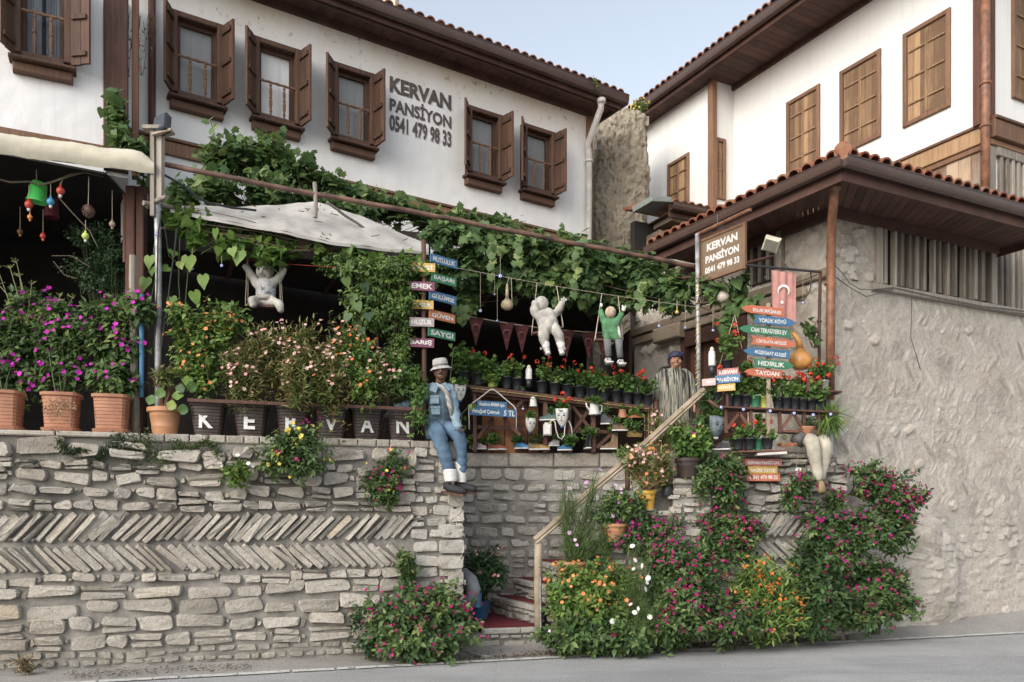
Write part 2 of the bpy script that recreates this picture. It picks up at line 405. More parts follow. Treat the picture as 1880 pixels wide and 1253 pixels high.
def star(n, inner, cup=.15):
    o = []
    for i in range(n*2):
        a = math.pi*i/n; r = .5 if i % 2 == 0 else .5*inner
        o.append((r*math.cos(a), r*math.sin(a), cup*(1 if i % 2 == 0 else .4)))
    return fan(o, 0, (0, 0))
LT['flower5'] = star(5, .72); LT['flower8'] = star(8, .78, .05); LT['tiny'] = star(4, .75, .2)

def scatter(mb, tmpl, pos, axis, nrm, size, tone):
    V, F = LT[tmpl]; n = len(pos)
    if n == 0: return
    axis = axis/np.maximum(np.linalg.norm(axis, axis=1, keepdims=True), 1e-6)
    b = np.cross(axis, nrm); b /= np.maximum(np.linalg.norm(b, axis=1, keepdims=True), 1e-6)
    nn = np.cross(b, axis)
    size = np.broadcast_to(np.asarray(size, float), (n,))[:, None, None]
    W = pos[:, None, :]+size*(V[None, :, 0:1]*b[:, None, :]+V[None, :, 1:2]*axis[:, None, :]+V[None, :, 2:3]*nn[:, None, :])
    k = len(V); FF = F[None]+(np.arange(n)*k)[:, None, None]
    FF = np.where(F[None] < 0, -1, FF)
    mb.np(W.reshape(-1, 3), FF.reshape(-1, 4), np.repeat(np.broadcast_to(tone, (n,)), k))

def rnd(n, s=1.0): return rng.normal(size=(n, 3))*s
def unit(a): return a/np.maximum(np.linalg.norm(a, axis=1, keepdims=True), 1e-6)
def px_blob(px, py, D, rx, ry, rd): # photo-pixel ellipse at depth D -> centre and radii in metres
    c = P(px, py, D); return (c.x, c.y, c.z, rx/FPX*D, rd, ry/FPX*D)

def shoots(blobs, n, up=.5, shell=.45, zmin=None):
    w = np.array([b[3]*b[5]+.3*b[3]*b[4] for b in blobs]); w /= w.sum()
    idx = rng.choice(len(blobs), n, p=w); B = np.array(blobs)[idx]
    d = unit(rnd(n)+np.array([0, -.35, .12])); r = (shell+(1-shell)*rng.random(n)**.6)[:, None]
    out = d.copy(); ph = rng.random((len(blobs), 3))*6.28; k_ = ph[idx]
    r = r*(1+.17*np.sin(3.1*d[:, :1]+2.3*d[:, 2:]+k_[:, :1])+.12*np.sin(5.3*d[:, 2:]-4.1*d[:, :1]+k_[:, 1:2]))*np.where(rng.random((n, 1)) < .07, 1.22, 1)
    e = B[:, :3]+d*r*B[:, 3:6]*(1+.10*rng.normal(size=(n, 1)))
    di = unit(out*np.array([1, 1, .6])+np.array([0, 0, up])+rnd(n, .35))
    if zmin is not None: e[:, 2] = np.maximum(e[:, 2], zmin+.03*rng.random(n))
    return e, di, out, r[:, 0]

def foliage(blobs, n, leaf='ovate', ls=.06, per=8, L=.16, up=.5, droop=.35, tone=(.2, .9), shell=.45, zmin=None, mb=None, spread=1.0, face=None):
    """n shoots, each carrying `per` leaves over its last L metres; returns mesh builder and shoot tips"""
    mb = mb or MB()
    e, d, out, r = shoots(blobs, n, up, shell, zmin)
    st = np.clip(rng.uniform(tone[0], tone[1], n)+.14*np.sin(e[:, 0]*7+1)*np.sin(e[:, 2]*8+2), 0, 1); st = np.where(rng.random(n) < .02, 1.15, st)
    for k in range(per):
        t = k/max(per-1, 1)
        a = 2.4*k+rng.random(n)*6.28 if k == 0 else a+2.4
        ref = np.tile(np.array([0.0, 0, 1]), (n, 1)); s1 = unit(np.cross(d, ref+rnd(n, .05))); s2 = np.cross(d, s1)
        side = s1*np.cos(a)[:, None]+s2*np.sin(a)[:, None]
        pos = e-d*(L*t)+rnd(n, .12*ls)
        ax = unit(side*spread*(.5+.5*t)+d*(.9-.6*t)+np.array([0, 0, -droop])+rnd(n, .18))
        nr = unit(d*.6+np.array([0, -.25, .7])+out*.4+rnd(n, .3))
        sz = ls*(.55+.45*math.sin(min(1, .25+t)*math.pi*.6))*rng.uniform(.55, 1.35, n)
        scatter(mb, leaf, pos, ax, nr, sz, np.clip(st*.75+.25*rng.random(n)+(.12 if k < 2 else 0), 0, 1))
    return mb, (e, d, out, r)

def stems(blobs, tips, base, n, r=.004):
    mb = MB(); e, d, o, _ = tips
    ids = rng.choice(len(e), min(n, len(e)), replace=False)
    for i in ids:
        b = base[int(rng.integers(len(base)))]
        b = Vector(b)+Vector((random.gauss(0, .03), random.gauss(0, .03), 0))
        tip = Vector(e[i]); q = tip-Vector(d[i])*.18
        mid = b.lerp(q, .55)+Vector((random.gauss(0, .03), random.gauss(0, .03), .04))
        mb.tube([b, mid, q, tip], [r*1.8, r*1.3, r, r*.6], 4, cap=False)
    return mb
def flowers(tips, n, kind='flower5', size=.035, cluster=1, outw=.3, spread=.03, toward=(0, -.8, .35), sel=None):
    mb = MB(); e, d, o, r = tips
    p1, p2 = rng.random(2)*6.28; score = r+o @ np.array([0, -.35, .25])+rng.random(len(e))*.5+.45*np.sin(e[:, 0]*11+p1)*np.sin(e[:, 2]*9+p2)
    ids = np.argsort(-score)[:max(1, int(len(e)*.45))]
    ids = rng.choice(ids, min(n, len(ids)), replace=False)
    for k in range(cluster):
        p = e[ids]+d[ids]*.02+rnd(len(ids), spread if cluster > 1 else .004)
        nr = unit(d[ids]*.5+o[ids]*.4+np.array(toward)+rnd(len(ids), .35))
        ax = unit(np.cross(nr, rnd(len(ids))))
        scatter(mb, kind, p, ax, nr, size*rng.uniform(.75, 1.2, len(ids)), rng.random(len(ids)))
    return mb

def bush(name, label, cat, blobs, base, n, leaf, mat, ls, per=8, L=.16, fl=(), nst=60, group=None, root=None, **kw):
    root = root or thing(name, label, cat, tuple(base[0]), 0, group)
    mb, tips = foliage(blobs, n, leaf, ls, per, L, **kw)
    obj('foliage', mb, LEAF[mat], root)
    obj('stems', stems(blobs, tips, base, nst), STEMR if mat == 'balsam' else STEM, root)
    for (c, k, m, s, cl) in fl:
        obj('flowers', flowers(tips, m, k, s, cl, spread=s*.8), FL[c], root, kind='stuff' if m*cl > 30 else None)
    return root

# potted plants ------------------------------------------------
def pot_round(mb, r, h, M, taper=.78, rim=.12):
    mb.lathe([(r*taper*.95, 0), (r*taper, .01), (r*.97, h*(1-rim)), (r*1.06, h*(1-rim)), (r*1.08, h*(1-rim*.5)), (r*1.06, h), (r*.97, h), (r*.93, h*.93), (.001, h*.92)], 24, M)
def pot_nursery(mb, r, h, M):
    mb.lathe([(r*.74, 0), (r*.76, .008), (r*.97, h*.9), (r*1.03, h*.9), (r*1.05, h), (r*.97, h), (r*.93, h*.93), (.001, h*.92)], 16, M)
def geranium(loc, rz, label, r=.075, h=.14, pot=BLACKP, nl=26, nf=3, spread=.14, hgt=.17, fl='red', group=None, cat='potted plant', root=None):
    t = root or thing('potted_geranium', label, cat, loc, rz, group)
    Mx = WM[t]
    mb = MB(Mx); pot_nursery(mb, r, h, None); obj('pot', mb, pot, t, True)
    base = Mx @ Vector((0, 0, h))
    blobs = [(base.x, base.y, base.z+hgt*.45, spread, spread, hgt*.6)]
    mb, tips = foliage(blobs, nl, 'round', .055, 5, .06, up=.6, droop=.1, tone=(.25, .85), shell=.25)
    obj('foliage', mb, LEAF['geranium'], t)
    st = MB(); fm = MB()
    for i in range(6):
        a = random.random()*6.28; q = base+Vector((math.cos(a)*spread*.7, math.sin(a)*spread*.7, hgt*.6))
        st.tube([base-Vector((0, 0, .02)), base.lerp(q, .5)+Vector((0, 0, .02)), q], [.006, .005, .003], 5, cap=False)
    for i in range(nf):
        a = random.random()*6.28; q = base+Vector((math.cos(a)*spread*.8, math.sin(a)*spread*.8-.03, hgt*random.uniform(.7, 1.25)))
        st.tube([base, base.lerp(q, .5)+Vector((0, 0, .03)), q], [.003, .003, .002], 4, cap=False)
        m = 14; d = unit(rnd(m)+np.array([0, -.3, .6])); rr = random.uniform(.020, .030)
        scatter(fm, 'flower5', np.array(q)+d*rr, unit(np.cross(d, rnd(m))), d, .030, rng.random(m))
    obj('stems', st, STEM, t)
    if nf: obj('flowers', fm, FL[fl], t)
    return t
# ---------------------------------------------------------------- ground, road, verge
LF = Frame(P(0, 0, 8.2).x, 8.2, 15.6)              # front of the left terrace wall
EF = Frame(P(1530, 0, 10.5).x, 10.5, 25.5)         # right face of the stone building
EL = Frame(P(1530, 0, 10.5).x, 10.5, -59.8)        # left face of the stone building (s<0 recedes)
AF = Frame(P(1082, 0, 16.0).x, 16.0, 32.9)         # long plaster house
BF = Frame(P(190, 0, 10.6).x, 10.6, 26.3)          # its projecting left wing
CL = Frame(P(1815, 0, 12.3).x, 12.3, -61.6)        # shuttered house, left face
CR = Frame(P(1815, 0, 12.3).x, 12.3, 26.3)         # shuttered house, right face
MY = 11.2                                          # middle wall depth
TZ = 2.5                                           # terrace level

def lattice(seed, n=256): return np.random.default_rng(seed).random((n, n))
def vnoise(x, y, seed):
    L = lattice(seed); xi = np.floor(x).astype(int); yi = np.floor(y).astype(int)
    fx = x-xi; fy = y-yi; fx = fx*fx*(3-2*fx); fy = fy*fy*(3-2*fy); n = 256
    g = lambda a, b: L[a % n, b % n]
    return (g(xi, yi)*(1-fx)+g(xi+1, yi)*fx)*(1-fy)+(g(xi, yi+1)*(1-fx)+g(xi+1, yi+1)*fx)*fy
def fbm(x, y, seed, o=4):
    s = 0; a = .5
    for i in range(o): s = s+a*vnoise(x*2**i, y*2**i, seed+i); a *= .5
    return s
def gridmesh(xs, ys, fn, M, mb=None, holes=None):
    """fn(X,Y)->(points (..,3), tone)"""
    mb = mb or MB(); X, Y = np.meshgrid(xs, ys); Pn, tone = fn(X, Y)
    A = np.array(M); V = Pn.reshape(-1, 3) @ A[:3, :3].T+A[:3, 3]
    nx, ny = len(xs), len(ys); i = np.arange(nx-1)[None]+np.arange(ny-1)[:, None]*nx; i = i.ravel()
    F = np.stack([i, i+1, i+nx+1, i+nx], 1)
    if holes:
        cx, cy = X.ravel()[F].mean(1), Y.ravel()[F].mean(1); keep = np.ones(len(F), bool)
        for (a, b, c, d) in holes: keep &= ~((cx > a) & (cx < b) & (cy > c) & (cy < d))
        F = F[keep]
    mb.np(V, F, tone.ravel()); return mb

def mat_ground(name, c, c2, crack=.0):
    m, n, b, o = newmat(name)
    col = ramp(n, noise(n, .8, 5), [(.35, c), (.65, c2)])
    sp = noise(n, 70, 3, None, .8)
    col = mixc(n, mrange(n, sp, .42, .70, 0, .75), col, tuple(x*.45 for x in c))
    col = mixc(n, mrange(n, noise(n, 60, 2), .60, .68, 0, .5), col, tuple(min(1, x*2.0) for x in c2))
    col = mixc(n, mrange(n, noise(n, 1.2, 5, (.35, 2.2, 1)), .5, .72, 0, .4), col, tuple(x*.72 for x in c))
    vo = n.nodes.new('ShaderNodeTexVoronoi'); vo.feature = 'DISTANCE_TO_EDGE'; vo.inputs['Scale'].default_value = .38; tc_ = n.nodes.new('ShaderNodeTexCoord'); md = n.nodes.new('ShaderNodeMixRGB'); md.inputs[0].default_value = .12; ns_ = n.nodes.new('ShaderNodeTexNoise'); ns_.inputs['Scale'].default_value = 3; ns_.inputs['Detail'].default_value = 5; n.links.new(tc_.outputs['Object'], ns_.inputs[0]); n.links.new(tc_.outputs['Object'], md.inputs[1]); n.links.new(ns_.outputs['Color'], md.inputs[2]); n.links.new(md.outputs[0], vo.inputs['Vector'])
    col = mixc(n, mrange(n, vo.outputs['Distance'], .001, .006, .12, 0), col, tuple(x*.35 for x in c))
    col = mixc(n, mrange(n, noise(n, .5, 2, (.5, 2, 1)), .56, .57, 0, .22), col, tuple(x*.6 for x in c))
    n.links.new(col, b.inputs['Base Color']); b.inputs['Roughness'].default_value = .9
    bump(n, b, sp, .7, .006); return m
ASPH = mat_ground('worn_asphalt', (.27,.268,.265), (.36,.357,.352))
VERGE = mat_ground('dusty_concrete', (.25,.235,.215), (.34,.325,.30))
DIRT = mat_ground('bare_ground', (.12,.10,.08), (.19,.165,.135))
Rf = Frame(-3.79, 7.8, 16.5)
mb = MB(); mb.add([(-400,-400,-.25),(400,-400,-.25),(400,600,-.25),(-400,600,-.25)], [(0,1,2,3)])
obj('ground', mb, DIRT, kind='structure')
def roadfn(X, Y):
    z = .012*(fbm(X*.5+50, Y*.8+50, 3)-.5)
    z = np.where(Y > -.4, z*np.clip(-Y/.4, 0, 1), z)
    return np.stack([X, Y, z], -1), fbm(X+9, Y+9, 5)
obj('road', gridmesh(np.linspace(-40, 40, 161), np.linspace(-16, .06, 60), roadfn, Rf.M), ASPH, kind='structure')
def vh(X, Y): return .18*np.clip((X-3)/5, 0, 1)*np.clip(Y/.9, 0, 1)**1.3
def vergefn(X, Y):
    z = vh(X, Y)+.004+.03*(fbm(X*3+70, Y*3+70, 8)-.47)*np.clip((Y-.05)/.15, 0, 1)
    return np.stack([X, Y, z], -1), fbm(X+9, Y+9, 5)
obj('verge', gridmesh(np.linspace(-8, 22, 400), np.linspace(.05, 3.2, 64), vergefn, Rf.M), VERGE, kind='structure')
# worn painted edge line: irregular strip
m, n, b, o = newmat('worn_road_paint')
tt = math_(n, 'MULTIPLY', mrange(n, noise(n, 9, 6, None, .75), .36, .50, 0, 1), 1)
n.links.new(mixc(n, tt, (.16,.155,.15), (.50,.49,.46)), b.inputs['Base Color']); b.inputs['Roughness'].default_value = .85
mb = MB(Rf.M); x = -3.2
while x < 13:
    L = random.uniform(.18, .6); g = random.uniform(.0, .03); j = [random.gauss(0, .008) for _ in range(4)]
    mb.add([(x, -.075+j[0], .012), (x+L-g, -.075+j[1], .012), (x+L-g, .045+j[2], .012), (x, .045+j[3], .012)], [(0, 1, 2, 3)]); x += L
obj('road_line', mb, m, kind='structure')
# concrete apron before the steps
mb = MB(); mb.slab([(P(845,0,9.5).x, 9.42), (P(885,0,9.05).x, 9.0), (P(1010,0,9.15).x, 9.18), (P(1010,0,9.8).x, 9.9), (-.75, 9.9)], -.1, .035)
obj('path', mb, VERGE, kind='structure')

# ---------------------------------------------------------------- masonry
def stone(mb, cx, cz, w, h, dep, M, ang=0, tone=.5, n=12, sq=3.2, jit=.10):
    """a rough-hewn block: jittered quadrilateral with knocked-off corners, standing dep proud of the wall"""
    c, s_ = math.cos(ang), math.sin(ang); m = min(w, h)
    j = min(jit*1.1, .16)*max(.6, 3.2/sq)
    cr = [(sx*(w/2)*(1-random.random()*j*1.5), sz*(h/2)*(1-random.random()*j*3.6)) for sx, sz in ((-1,-1),(1,-1),(1,1),(-1,1))]
    per = []
    for i in range(4):
        p, q = cr[i], cr[(i+1) % 4]; L = math.hypot(q[0]-p[0], q[1]-p[1]); k = m*random.uniform(.06, .20)
        f = min(.32, k/max(L, 1e-4)); bulge = random.uniform(-.02, .05)*m
        dx, dz = (q[0]-p[0])/max(L, 1e-4), (q[1]-p[1])/max(L, 1e-4)
        for t in (f, random.uniform(.42, .58), 1-f):
            g = bulge*(1 if .3 < t < .7 else .3)+random.gauss(0, .012)*m
            per.append((p[0]+(q[0]-p[0])*t+dz*g, p[1]+(q[1]-p[1])*t-dx*g))
    n = len(per); rings = [(1.02, .05), (1.0, -dep*.75), (.93, -dep*.97), (.5, -dep)]
    vs = []; ox, oz = random.uniform(-.14, .14)*w, random.uniform(-.14, .14)*h
    tx, tz_ = random.uniform(-.4, .4)*dep/w*2, random.uniform(-.4, .4)*dep/h*2
    for (sc_, y) in rings:
        for (a, b) in per:
            x = a*sc_+(ox if sc_ < .6 else 0); z = b*sc_+(oz if sc_ < .6 else 0)
            e = 0 if y > 0 else random.uniform(-.15, .15)*dep+(tx*x+tz_*z if sc_ < .95 else 0)
            vs.append((cx+x*c-z*s_, y+e, cz+x*s_+z*c))
    vs.append((cx+ox*c, -dep*random.uniform(.92, 1.12), cz+oz*c))
    fs = []
    for k in range(len(rings)-1):
        for i in range(n):
            q = (i+1) % n; fs.append((k*n+i, k*n+q, (k+1)*n+q, (k+1)*n+i))
    b = (len(rings)-1)*n
    fs += [((b+i), (b+(i+1) % n), len(vs)-1) for i in range(n)]
    mb.add(vs, fs, M, tone)

def rubble(mb, s0, s1, z0, z1, M, hr=(.07, .14), wr=(1.3, 3.4), dep=(.03, .07), gap=.014, chips=.25, sq=3.2, jit=.12, wave=.018, tz=.5, tv=.45):
    z = z0; row = 0
    while z < z1-.03:
        h = min(random.uniform(*hr), z1-z)
        if z1-(z+h) < hr[0]*.6: h = z1-z
        s = s0-random.uniform(0, .1); ph = random.random()*9
        while s < s1:
            w = min(h*random.uniform(*wr), .62); last = s+w > s1
            if last: w = s1-s
            if w < .035: break
            wv = lambda q: wave*math.sin(q*2.3+ph)+wave*.6*math.sin(q*5.1+ph*2)
            zz = z+wv(s)*(0 if (row == 0) else 1)
            left = max(s, s0)
            if random.random() < chips*.5 and h > .09:
                f = random.uniform(.35, .65)
                for (a, b) in ((0, f), (f, 1)):
                    stone(mb, (s+w/2), zz+h*(a+b)/2, w-gap, h*(b-a)-gap*.8, random.uniform(*dep), M, random.uniform(-.05, .05), random.gauss(tz, tv*.4), 12, sq, jit)
            else:
                stone(mb, s+w/2, zz+h/2, w-gap, h-gap*random.uniform(.5, 1.6), random.uniform(*dep), M, random.uniform(-.07, .07), random.gauss(tz, tv*.4), 12, sq, jit)
            s += w
            if random.random() < chips:
                cw = random.uniform(.03, .06); stone(mb, s+cw/2, zz+h*random.uniform(.3, .7), cw, h*random.uniform(.3, .6), dep[0], M, random.uniform(-.4, .4), random.gauss(tz, .2), 8, 2.5, .15); s += cw
        z += h; row += 1
def herring(mb, s0, s1, zc, L, ang, step, th, M, dep=(.03, .07)):
    s = s0
    while s < s1:
        t = th*random.uniform(.6, 1.3)
        stone(mb, s, zc+random.gauss(0, .008), L*random.uniform(.85, 1.05), t, random.uniform(*dep), M, R(ang)+random.gauss(0, .05), random.gauss(.62, .14), 12, 5.5, .05)
        if random.random() < .25: stone(mb, s+step*.5, zc+random.choice((-1, 1))*L*.30, .05, .04, dep[0], M, random.random(), .5, 8, 2.4, .15)
        s += step*random.uniform(.8, 1.25)
def backing(mb, s0, s1, z0, z1, M, amp=.012, res=.05, seed=1, y=0, holes=None):
    nx, nz = max(2, int((s1-s0)/res)), max(2, int((z1-z0)/res))
    def fn(X, Z):
        return np.stack([X, y-amp*2*(fbm(X*7+90, Z*7+90, seed)-.5), Z], -1), fbm(X*2+9, Z*2+9, seed+3)
    return gridmesh(np.linspace(s0, s1, nx), np.linspace(z0, z1, nz), fn, M, mb, holes)

# left terrace wall --------------------------------------------
SP = LF.S(762); SE = LF.S(848)
t = thing('stone_wall', 'long low terrace wall of grey limestone with a herringbone band, left of the steps', 'stone wall', (LF.W(SE/2, 0, 0)))
mb = MB(LF.M); mb.box(-3.6, SE-.02, .0, .55, -.2, 2.44)
obj('core', backing(MB(), -3.6, SE, -.2, 2.44, LF.M, .03, .04, 1, .018), MORTAR, t)
obj('core_block', mb, MORTAR, t)
mb = MB(LF.M); M0 = Matrix.Identity(4)
rubble(mb, -3.5, SP, .20, 1.0, M0, (.12, .20), (1.2, 3.2), (.03, .075), -.006, .4, wave=.024, jit=.15)
rubble(mb, -3.5, SP, 1.66, 2.40, M0, (.10, .17), (1.0, 2.6), (.05, .11), -.012, .5, sq=2.6, jit=.18, wave=.028)
herring(mb, -3.4, SP-.02, 1.49, .40, 47, .098, .070, M0)
herring(mb, -3.4, SP-.10, 1.16, .39, -44, .100, .066, M0)
rubble(mb, -3.5, SP-.05, .02, .20, M0, (.08, .1), (1.2, 2.4), (.015, .03), .02, 0, tz=.2, tv=.2)
obj('stonework', mb, STONE, t, 'auto')
mb = MB(LF.M)
rubble(mb, SP+.01, SE, 0.02, 2.44, M0, (.10, .17), (1.2, 2.6), (.035, .06), .022, .15, sq=3.8, wave=.004, tz=.55)
for k in range(13):                                   # quoins down the free corner, seen end-on
    h = .185; w = random.choice((.30, .19)); stone(mb, SE-w/2+.015, .05+k*h+h/2, w, h-.02, random.uniform(.05, .075), M0, 0, random.gauss(.6, .15), 12, 5, .05)
obj('pillar', mb, STONE_P, t, 'auto')
mb = MB(LF.M); s = -3.6
while s < SE:
    a = s < LF.S(140); w = random.uniform(.45, .75) if a else random.uniform(.15, .26)
    w = min(w, SE+.03-s); h = .055 if a else .085
    if w > .05: mb.bbox(s+.004, s+w-.006, -.06 if a else -.03, .5, 2.5-h-(.0 if a else .0), 2.5+random.uniform(-.004, .004), .012, None, random.gauss(.65 if a else .35, .12))
    s += w
obj('coping', mb, STONE, t)

# return side of the pillar and terrace floor (setting)
mb = MB(); mb.M = LF.M @ T(SE-.04, .0, 0) @ RZ(90)
rubble(mb, .0, 1.9, .02, 2.44, M0, (.10, .17), (1.2, 2.6), (.03, .05), .02, .1)
obj('stonework_return', mb, STONE_P, t, 'auto')
mb = MB(); a = LF.W(-6, -.5, 0); b_ = LF.W(SE-.05, -.5, 0); c_ = LF.W(SE-.05, -1.8, 0)
mb.slab([(a.x, a.y), (b_.x, b_.y), (c_.x, c_.y), (2.5, MY+.02), (2.5, 10.5), (4.25, 10.8), (1.9, 15.0), (-9, 15)], .3, TZ-.02)
obj('terrace', mb, VERGE, kind='structure')

# middle wall ---------------------------------------------------
x0, x1 = -1.15, P(1192, 0, MY).x
MF = Frame(0, MY, 0)
t = thing('stone_wall', 'middle retaining wall of thick-jointed pale stones behind the red steps', 'stone wall', (.4, MY, 0))
obj('core', backing(MB(), x0, x1+.7, 0, 2.45, MF.M, .025, .035, 11, -.012), MORTAR, t)
mb = MB(MF.M); rubble(mb, x0, x1+.7, .05, 2.30, M0, (.13, .175), (1.2, 2.3), (.025, .045), .030, .06, sq=3.4, wave=.006, tz=.5)
obj('stonework', mb, STONE_P, t, 'auto')
mb = MB(MF.M); s = x0
while s < x1+.6:
    w = random.uniform(.35, .7); mb.bbox(s, s+w-.012, -.05, .4, 2.30, 2.50, .02, None, random.gauss(.2, .1)); s += w
obj('coping', mb, STONE, t)

# stairs --------------------------------------------------------
def XY(px, D): v = P(px, 0, D); return (v.x, v.y)
rz_ = .25
RL = [(XY(887, 9.66), XY(988, 9.84)), (XY(905, 11.15), XY(990, 9.84)), (XY(945, 11.18), XY(1004, 10.0)), (XY(984, 11.18), XY(1024, 10.0))]
xx = RL[-1][1][0]
for k in range(1, 7): RL.append(((xx+.30*k-.03, MY), (xx+.30*k, 10.0)))
t = thing('stone_steps', 'curved flight of rough stone steps climbing right behind the handrail', 'steps', (.1, 9.9, 0))
carp = []
for k, (a, b) in enumerate(RL):
    nxt = RL[k+1] if k+1 < len(RL) else ((2.52, MY), (2.52, 10.0))
    z = rz_*(k+1)
    poly = [b, nxt[1], nxt[0], a]
    if k == 0: poly = [a, b, (b[0]+.12, 10.1), (XY(905, 11.2)[0]-.1, MY-.02), (-1.1, MY-.02), (-.72, 9.62)]
    else: poly = [a, b, (b[0]+.03, 10.1) if k < 3 else (nxt[1][0], 10.05), (x1, 10.05), (x1, MY-.015), (a[0]+.0, MY-.015)]
    if k: poly = [a, b] + [(p[0], p[1]+.004*k) for p in poly[2:4]] + poly[4:]
    mb = MB(); mb.slab(poly, .03+.001*k if k < 4 else z-.52, z-.06)
    # rough stones along the riser
    A, B = Vector((a[0], a[1], 0)), Vector((b[0], b[1], 0)); d = (B-A); L = d.length; Mx = T(A) @ Matrix.Rotation(math.atan2(d.y, d.x), 4, 'Z')
    mb2 = MB(Mx); rubble(mb2, 0, L, z-rz_+.01, z-.075, M0, (.08, .1) if k else (.09, .11), (1.6, 3.2), (.02, .035), .018, .1)
    s = 0
    while s < L:
        w = min(random.uniform(.3, .5), L-s); mb2.bbox(s, s+w-.008, -.035, .10, z-.075, z-.004, .014, None, random.gauss(.6, .12)); s += w
        if L-s < .05: break
    st = obj('step', mb, MORTAR, t); obj('riser_stones', mb2, STONE_P, t, 'auto')
    carp.append((A, B, poly, z, d.normalized()))
m, n, b, o = newmat('red_carpet')
n.links.new(ramp(n, noise(n, 60, 3), [(.3, (.085,.005,.008)), (.7, (.17,.014,.02))]), b.inputs['Base Color']); b.inputs['Roughness'].default_value = 1
bump(n, b, noise(n, 160, 2), .8, .005); CARPET = m
names = ['broad red carpet mat on the lowest step', 'red carpet mat on the second step up', 'red carpet mat on the third step, left of the rail post', 'red carpet mat on the fourth step, right of the rail post']
for k in range(4):
    A, B, poly, z, d = carp[k]; nr = Vector((-d.y, d.x, 0)) if d.x > 0 and k == 0 else Vector((abs(d.y), abs(d.x), 0)); ins = A+nr*.06, B+nr*.06
    n0 = carp[k+1]
    pl = [(ins[0].x+d.x*.03, ins[0].y+d.y*.03), (ins[1].x-d.x*.02, ins[1].y-d.y*.02), (n0[1].x-.01, n0[1].y-.0), (n0[0].x-.01, min(n0[0].y, MY-.07))]
    if k == 0: pl = [(A.x+.02, A.y+.06), (B.x-.02, B.y+.03), (n0[1].x-.0, n0[1].y), (n0[0].x, MY-.1), (-.85, MY-.12), (-.72, 9.75)]
    mb = MB(); mb.slab(pl, z+.002, z+.014)
    obj('carpet_mat', mb, CARPET, None, loc=(pl[0][0], pl[0][1], z), label=names[k], cat='carpet', group='red carpet mats on the steps')

# stepped cheek of rough stones in front of the stairs, carrying pots
t = thing('stepped_parapet', 'rough stepped stone parapet rising right in front of the stairs', 'stone wall', (1.2, 9.95, 0))
cheek = [(1012, 1092, .84), (1092, 1166, 1.30), (1166, 1236, 1.68), (1236, 1306, 2.08)]
core = MB(); mb = MB(T(0, 9.86, 0)); cp = MB(T(0, 9.86, 0))
for (a, b_, z) in cheek:
    xa, xb = P(a, 0, 9.86).x, P(b_, 0, 9.86).x
    core.box(xa, xb, 9.86, 10.12, -.1, z-.05)
    rubble(mb, xa, xb, .05, z-.07, M0, (.08, .14), (1.2, 2.8), (.03, .05), .025, .2)
    cp = MB(T(0, 9.86, 0)); cp.bbox(xa-.01, xb+.01, -.05, .3, z-.065, z, .015, None, .55); obj('coping', cp, STONE, t)
obj('core', core, MORTAR, t); obj('stonework', mb, STONE, t, 'auto')

# right front wall ----------------------------------------------
RF = Frame(P(1300, 0, 10.15).x, 10.15, 3.5)
s1 = RF.S(1552)
t = thing('stone_wall', 'rubble wall with a herringbone patch below the arrow signs, right of the steps', 'stone wall', RF.W(.8, 0, 0))
mb = MB(RF.M); mb.box(0, s1, .02, .6, -.1, 2.38); obj('core', backing(mb, 0, s1, -.1, 2.38, RF.M, .03, .04, 21, .02), MORTAR, t)
mb = MB(RF.M)
rubble(mb, 0, s1, .1, 1.02, M0, (.09, .16), (1.2, 2.8), (.03, .07), .0, .3)
rubble(mb, 0, s1, 1.66, 2.36, M0, (.08, .15), (1.1, 2.4), (.05, .10), -.010, .4, sq=2.6, jit=.16)
herring(mb, .1, s1-.12, 1.49, .38, 52, .098, .07, M0); herring(mb, .1, s1-.12, 1.17, .37, -42, .098, .066, M0)
obj('stonework', mb, STONE_P, t, 'auto')
mb = MB(RF.M); s = 0
while s < s1-.05:
    w = min(random.uniform(.3, .5), s1-s); mb.bbox(s, s+w-.01, -.04, .45, 2.36, 2.41, .012, None, .5); s += w
obj('coping', mb, STONE, t)
# side face towards the stairs
mb = MB(RF.M @ T(0, .0, 0) @ RZ(-90)); mb.box(-.95, 0, .01, .3, 0, 2.4); rubble(mb, -.95, 0, .1, 2.38, M0, (.09, .16), (1.2, 2.4), (.03, .05), .02, .1)
obj('stonework_side', mb, STONE, t, 'auto')
# ---------------------------------------------------------------- helpers for houses
def Zl(F, px, py, off=0): return F.Z(px, py, off)
def text_mb(mb, body, w, h, M, depth=.002, fat=.0, tone=.5, tracking=1.0, hand=0):
    """letters fitted into a w x h box, centred on M's origin, in M's xz plane, front towards -y"""
    cu = bpy.data.curves.new('t', 'FONT'); cu.body = body; cu.size = 1; cu.extrude = 0; cu.offset = fat; cu.resolution_u = 3
    cu.space_character = tracking
    o = bpy.data.objects.new('t', cu); COL.objects.link(o)
    dg = bpy.context.evaluated_depsgraph_get(); me = bpy.data.meshes.new_from_object(o.evaluated_get(dg))
    co = np.array([v.co[:] for v in me.vertices]); fs = [tuple(p.vertices) for p in me.polygons]
    bpy.data.objects.remove(o); bpy.data.curves.remove(cu); bpy.data.meshes.remove(me)
    if hand:
        a, b = co[:, 0].copy(), co[:, 1].copy(); ph = random.random()*6; co[:, 1] += hand*(np.sin(a*2.9+ph)+.6*np.sin(a*7.1+ph)+.5*np.sin(b*9+a*3)); co[:, 0] += hand*(.8*np.sin(b*5+a*4+ph))
    mn, mx = co.min(0), co.max(0); sx, sz = w/(mx[0]-mn[0]), h/(mx[1]-mn[1])
    V = [((c[0]-(mn[0]+mx[0])/2)*sx, -depth, (c[1]-(mn[1]+mx[1])/2)*sz) for c in co]
    mb.add(V, fs, M, tone); return mb

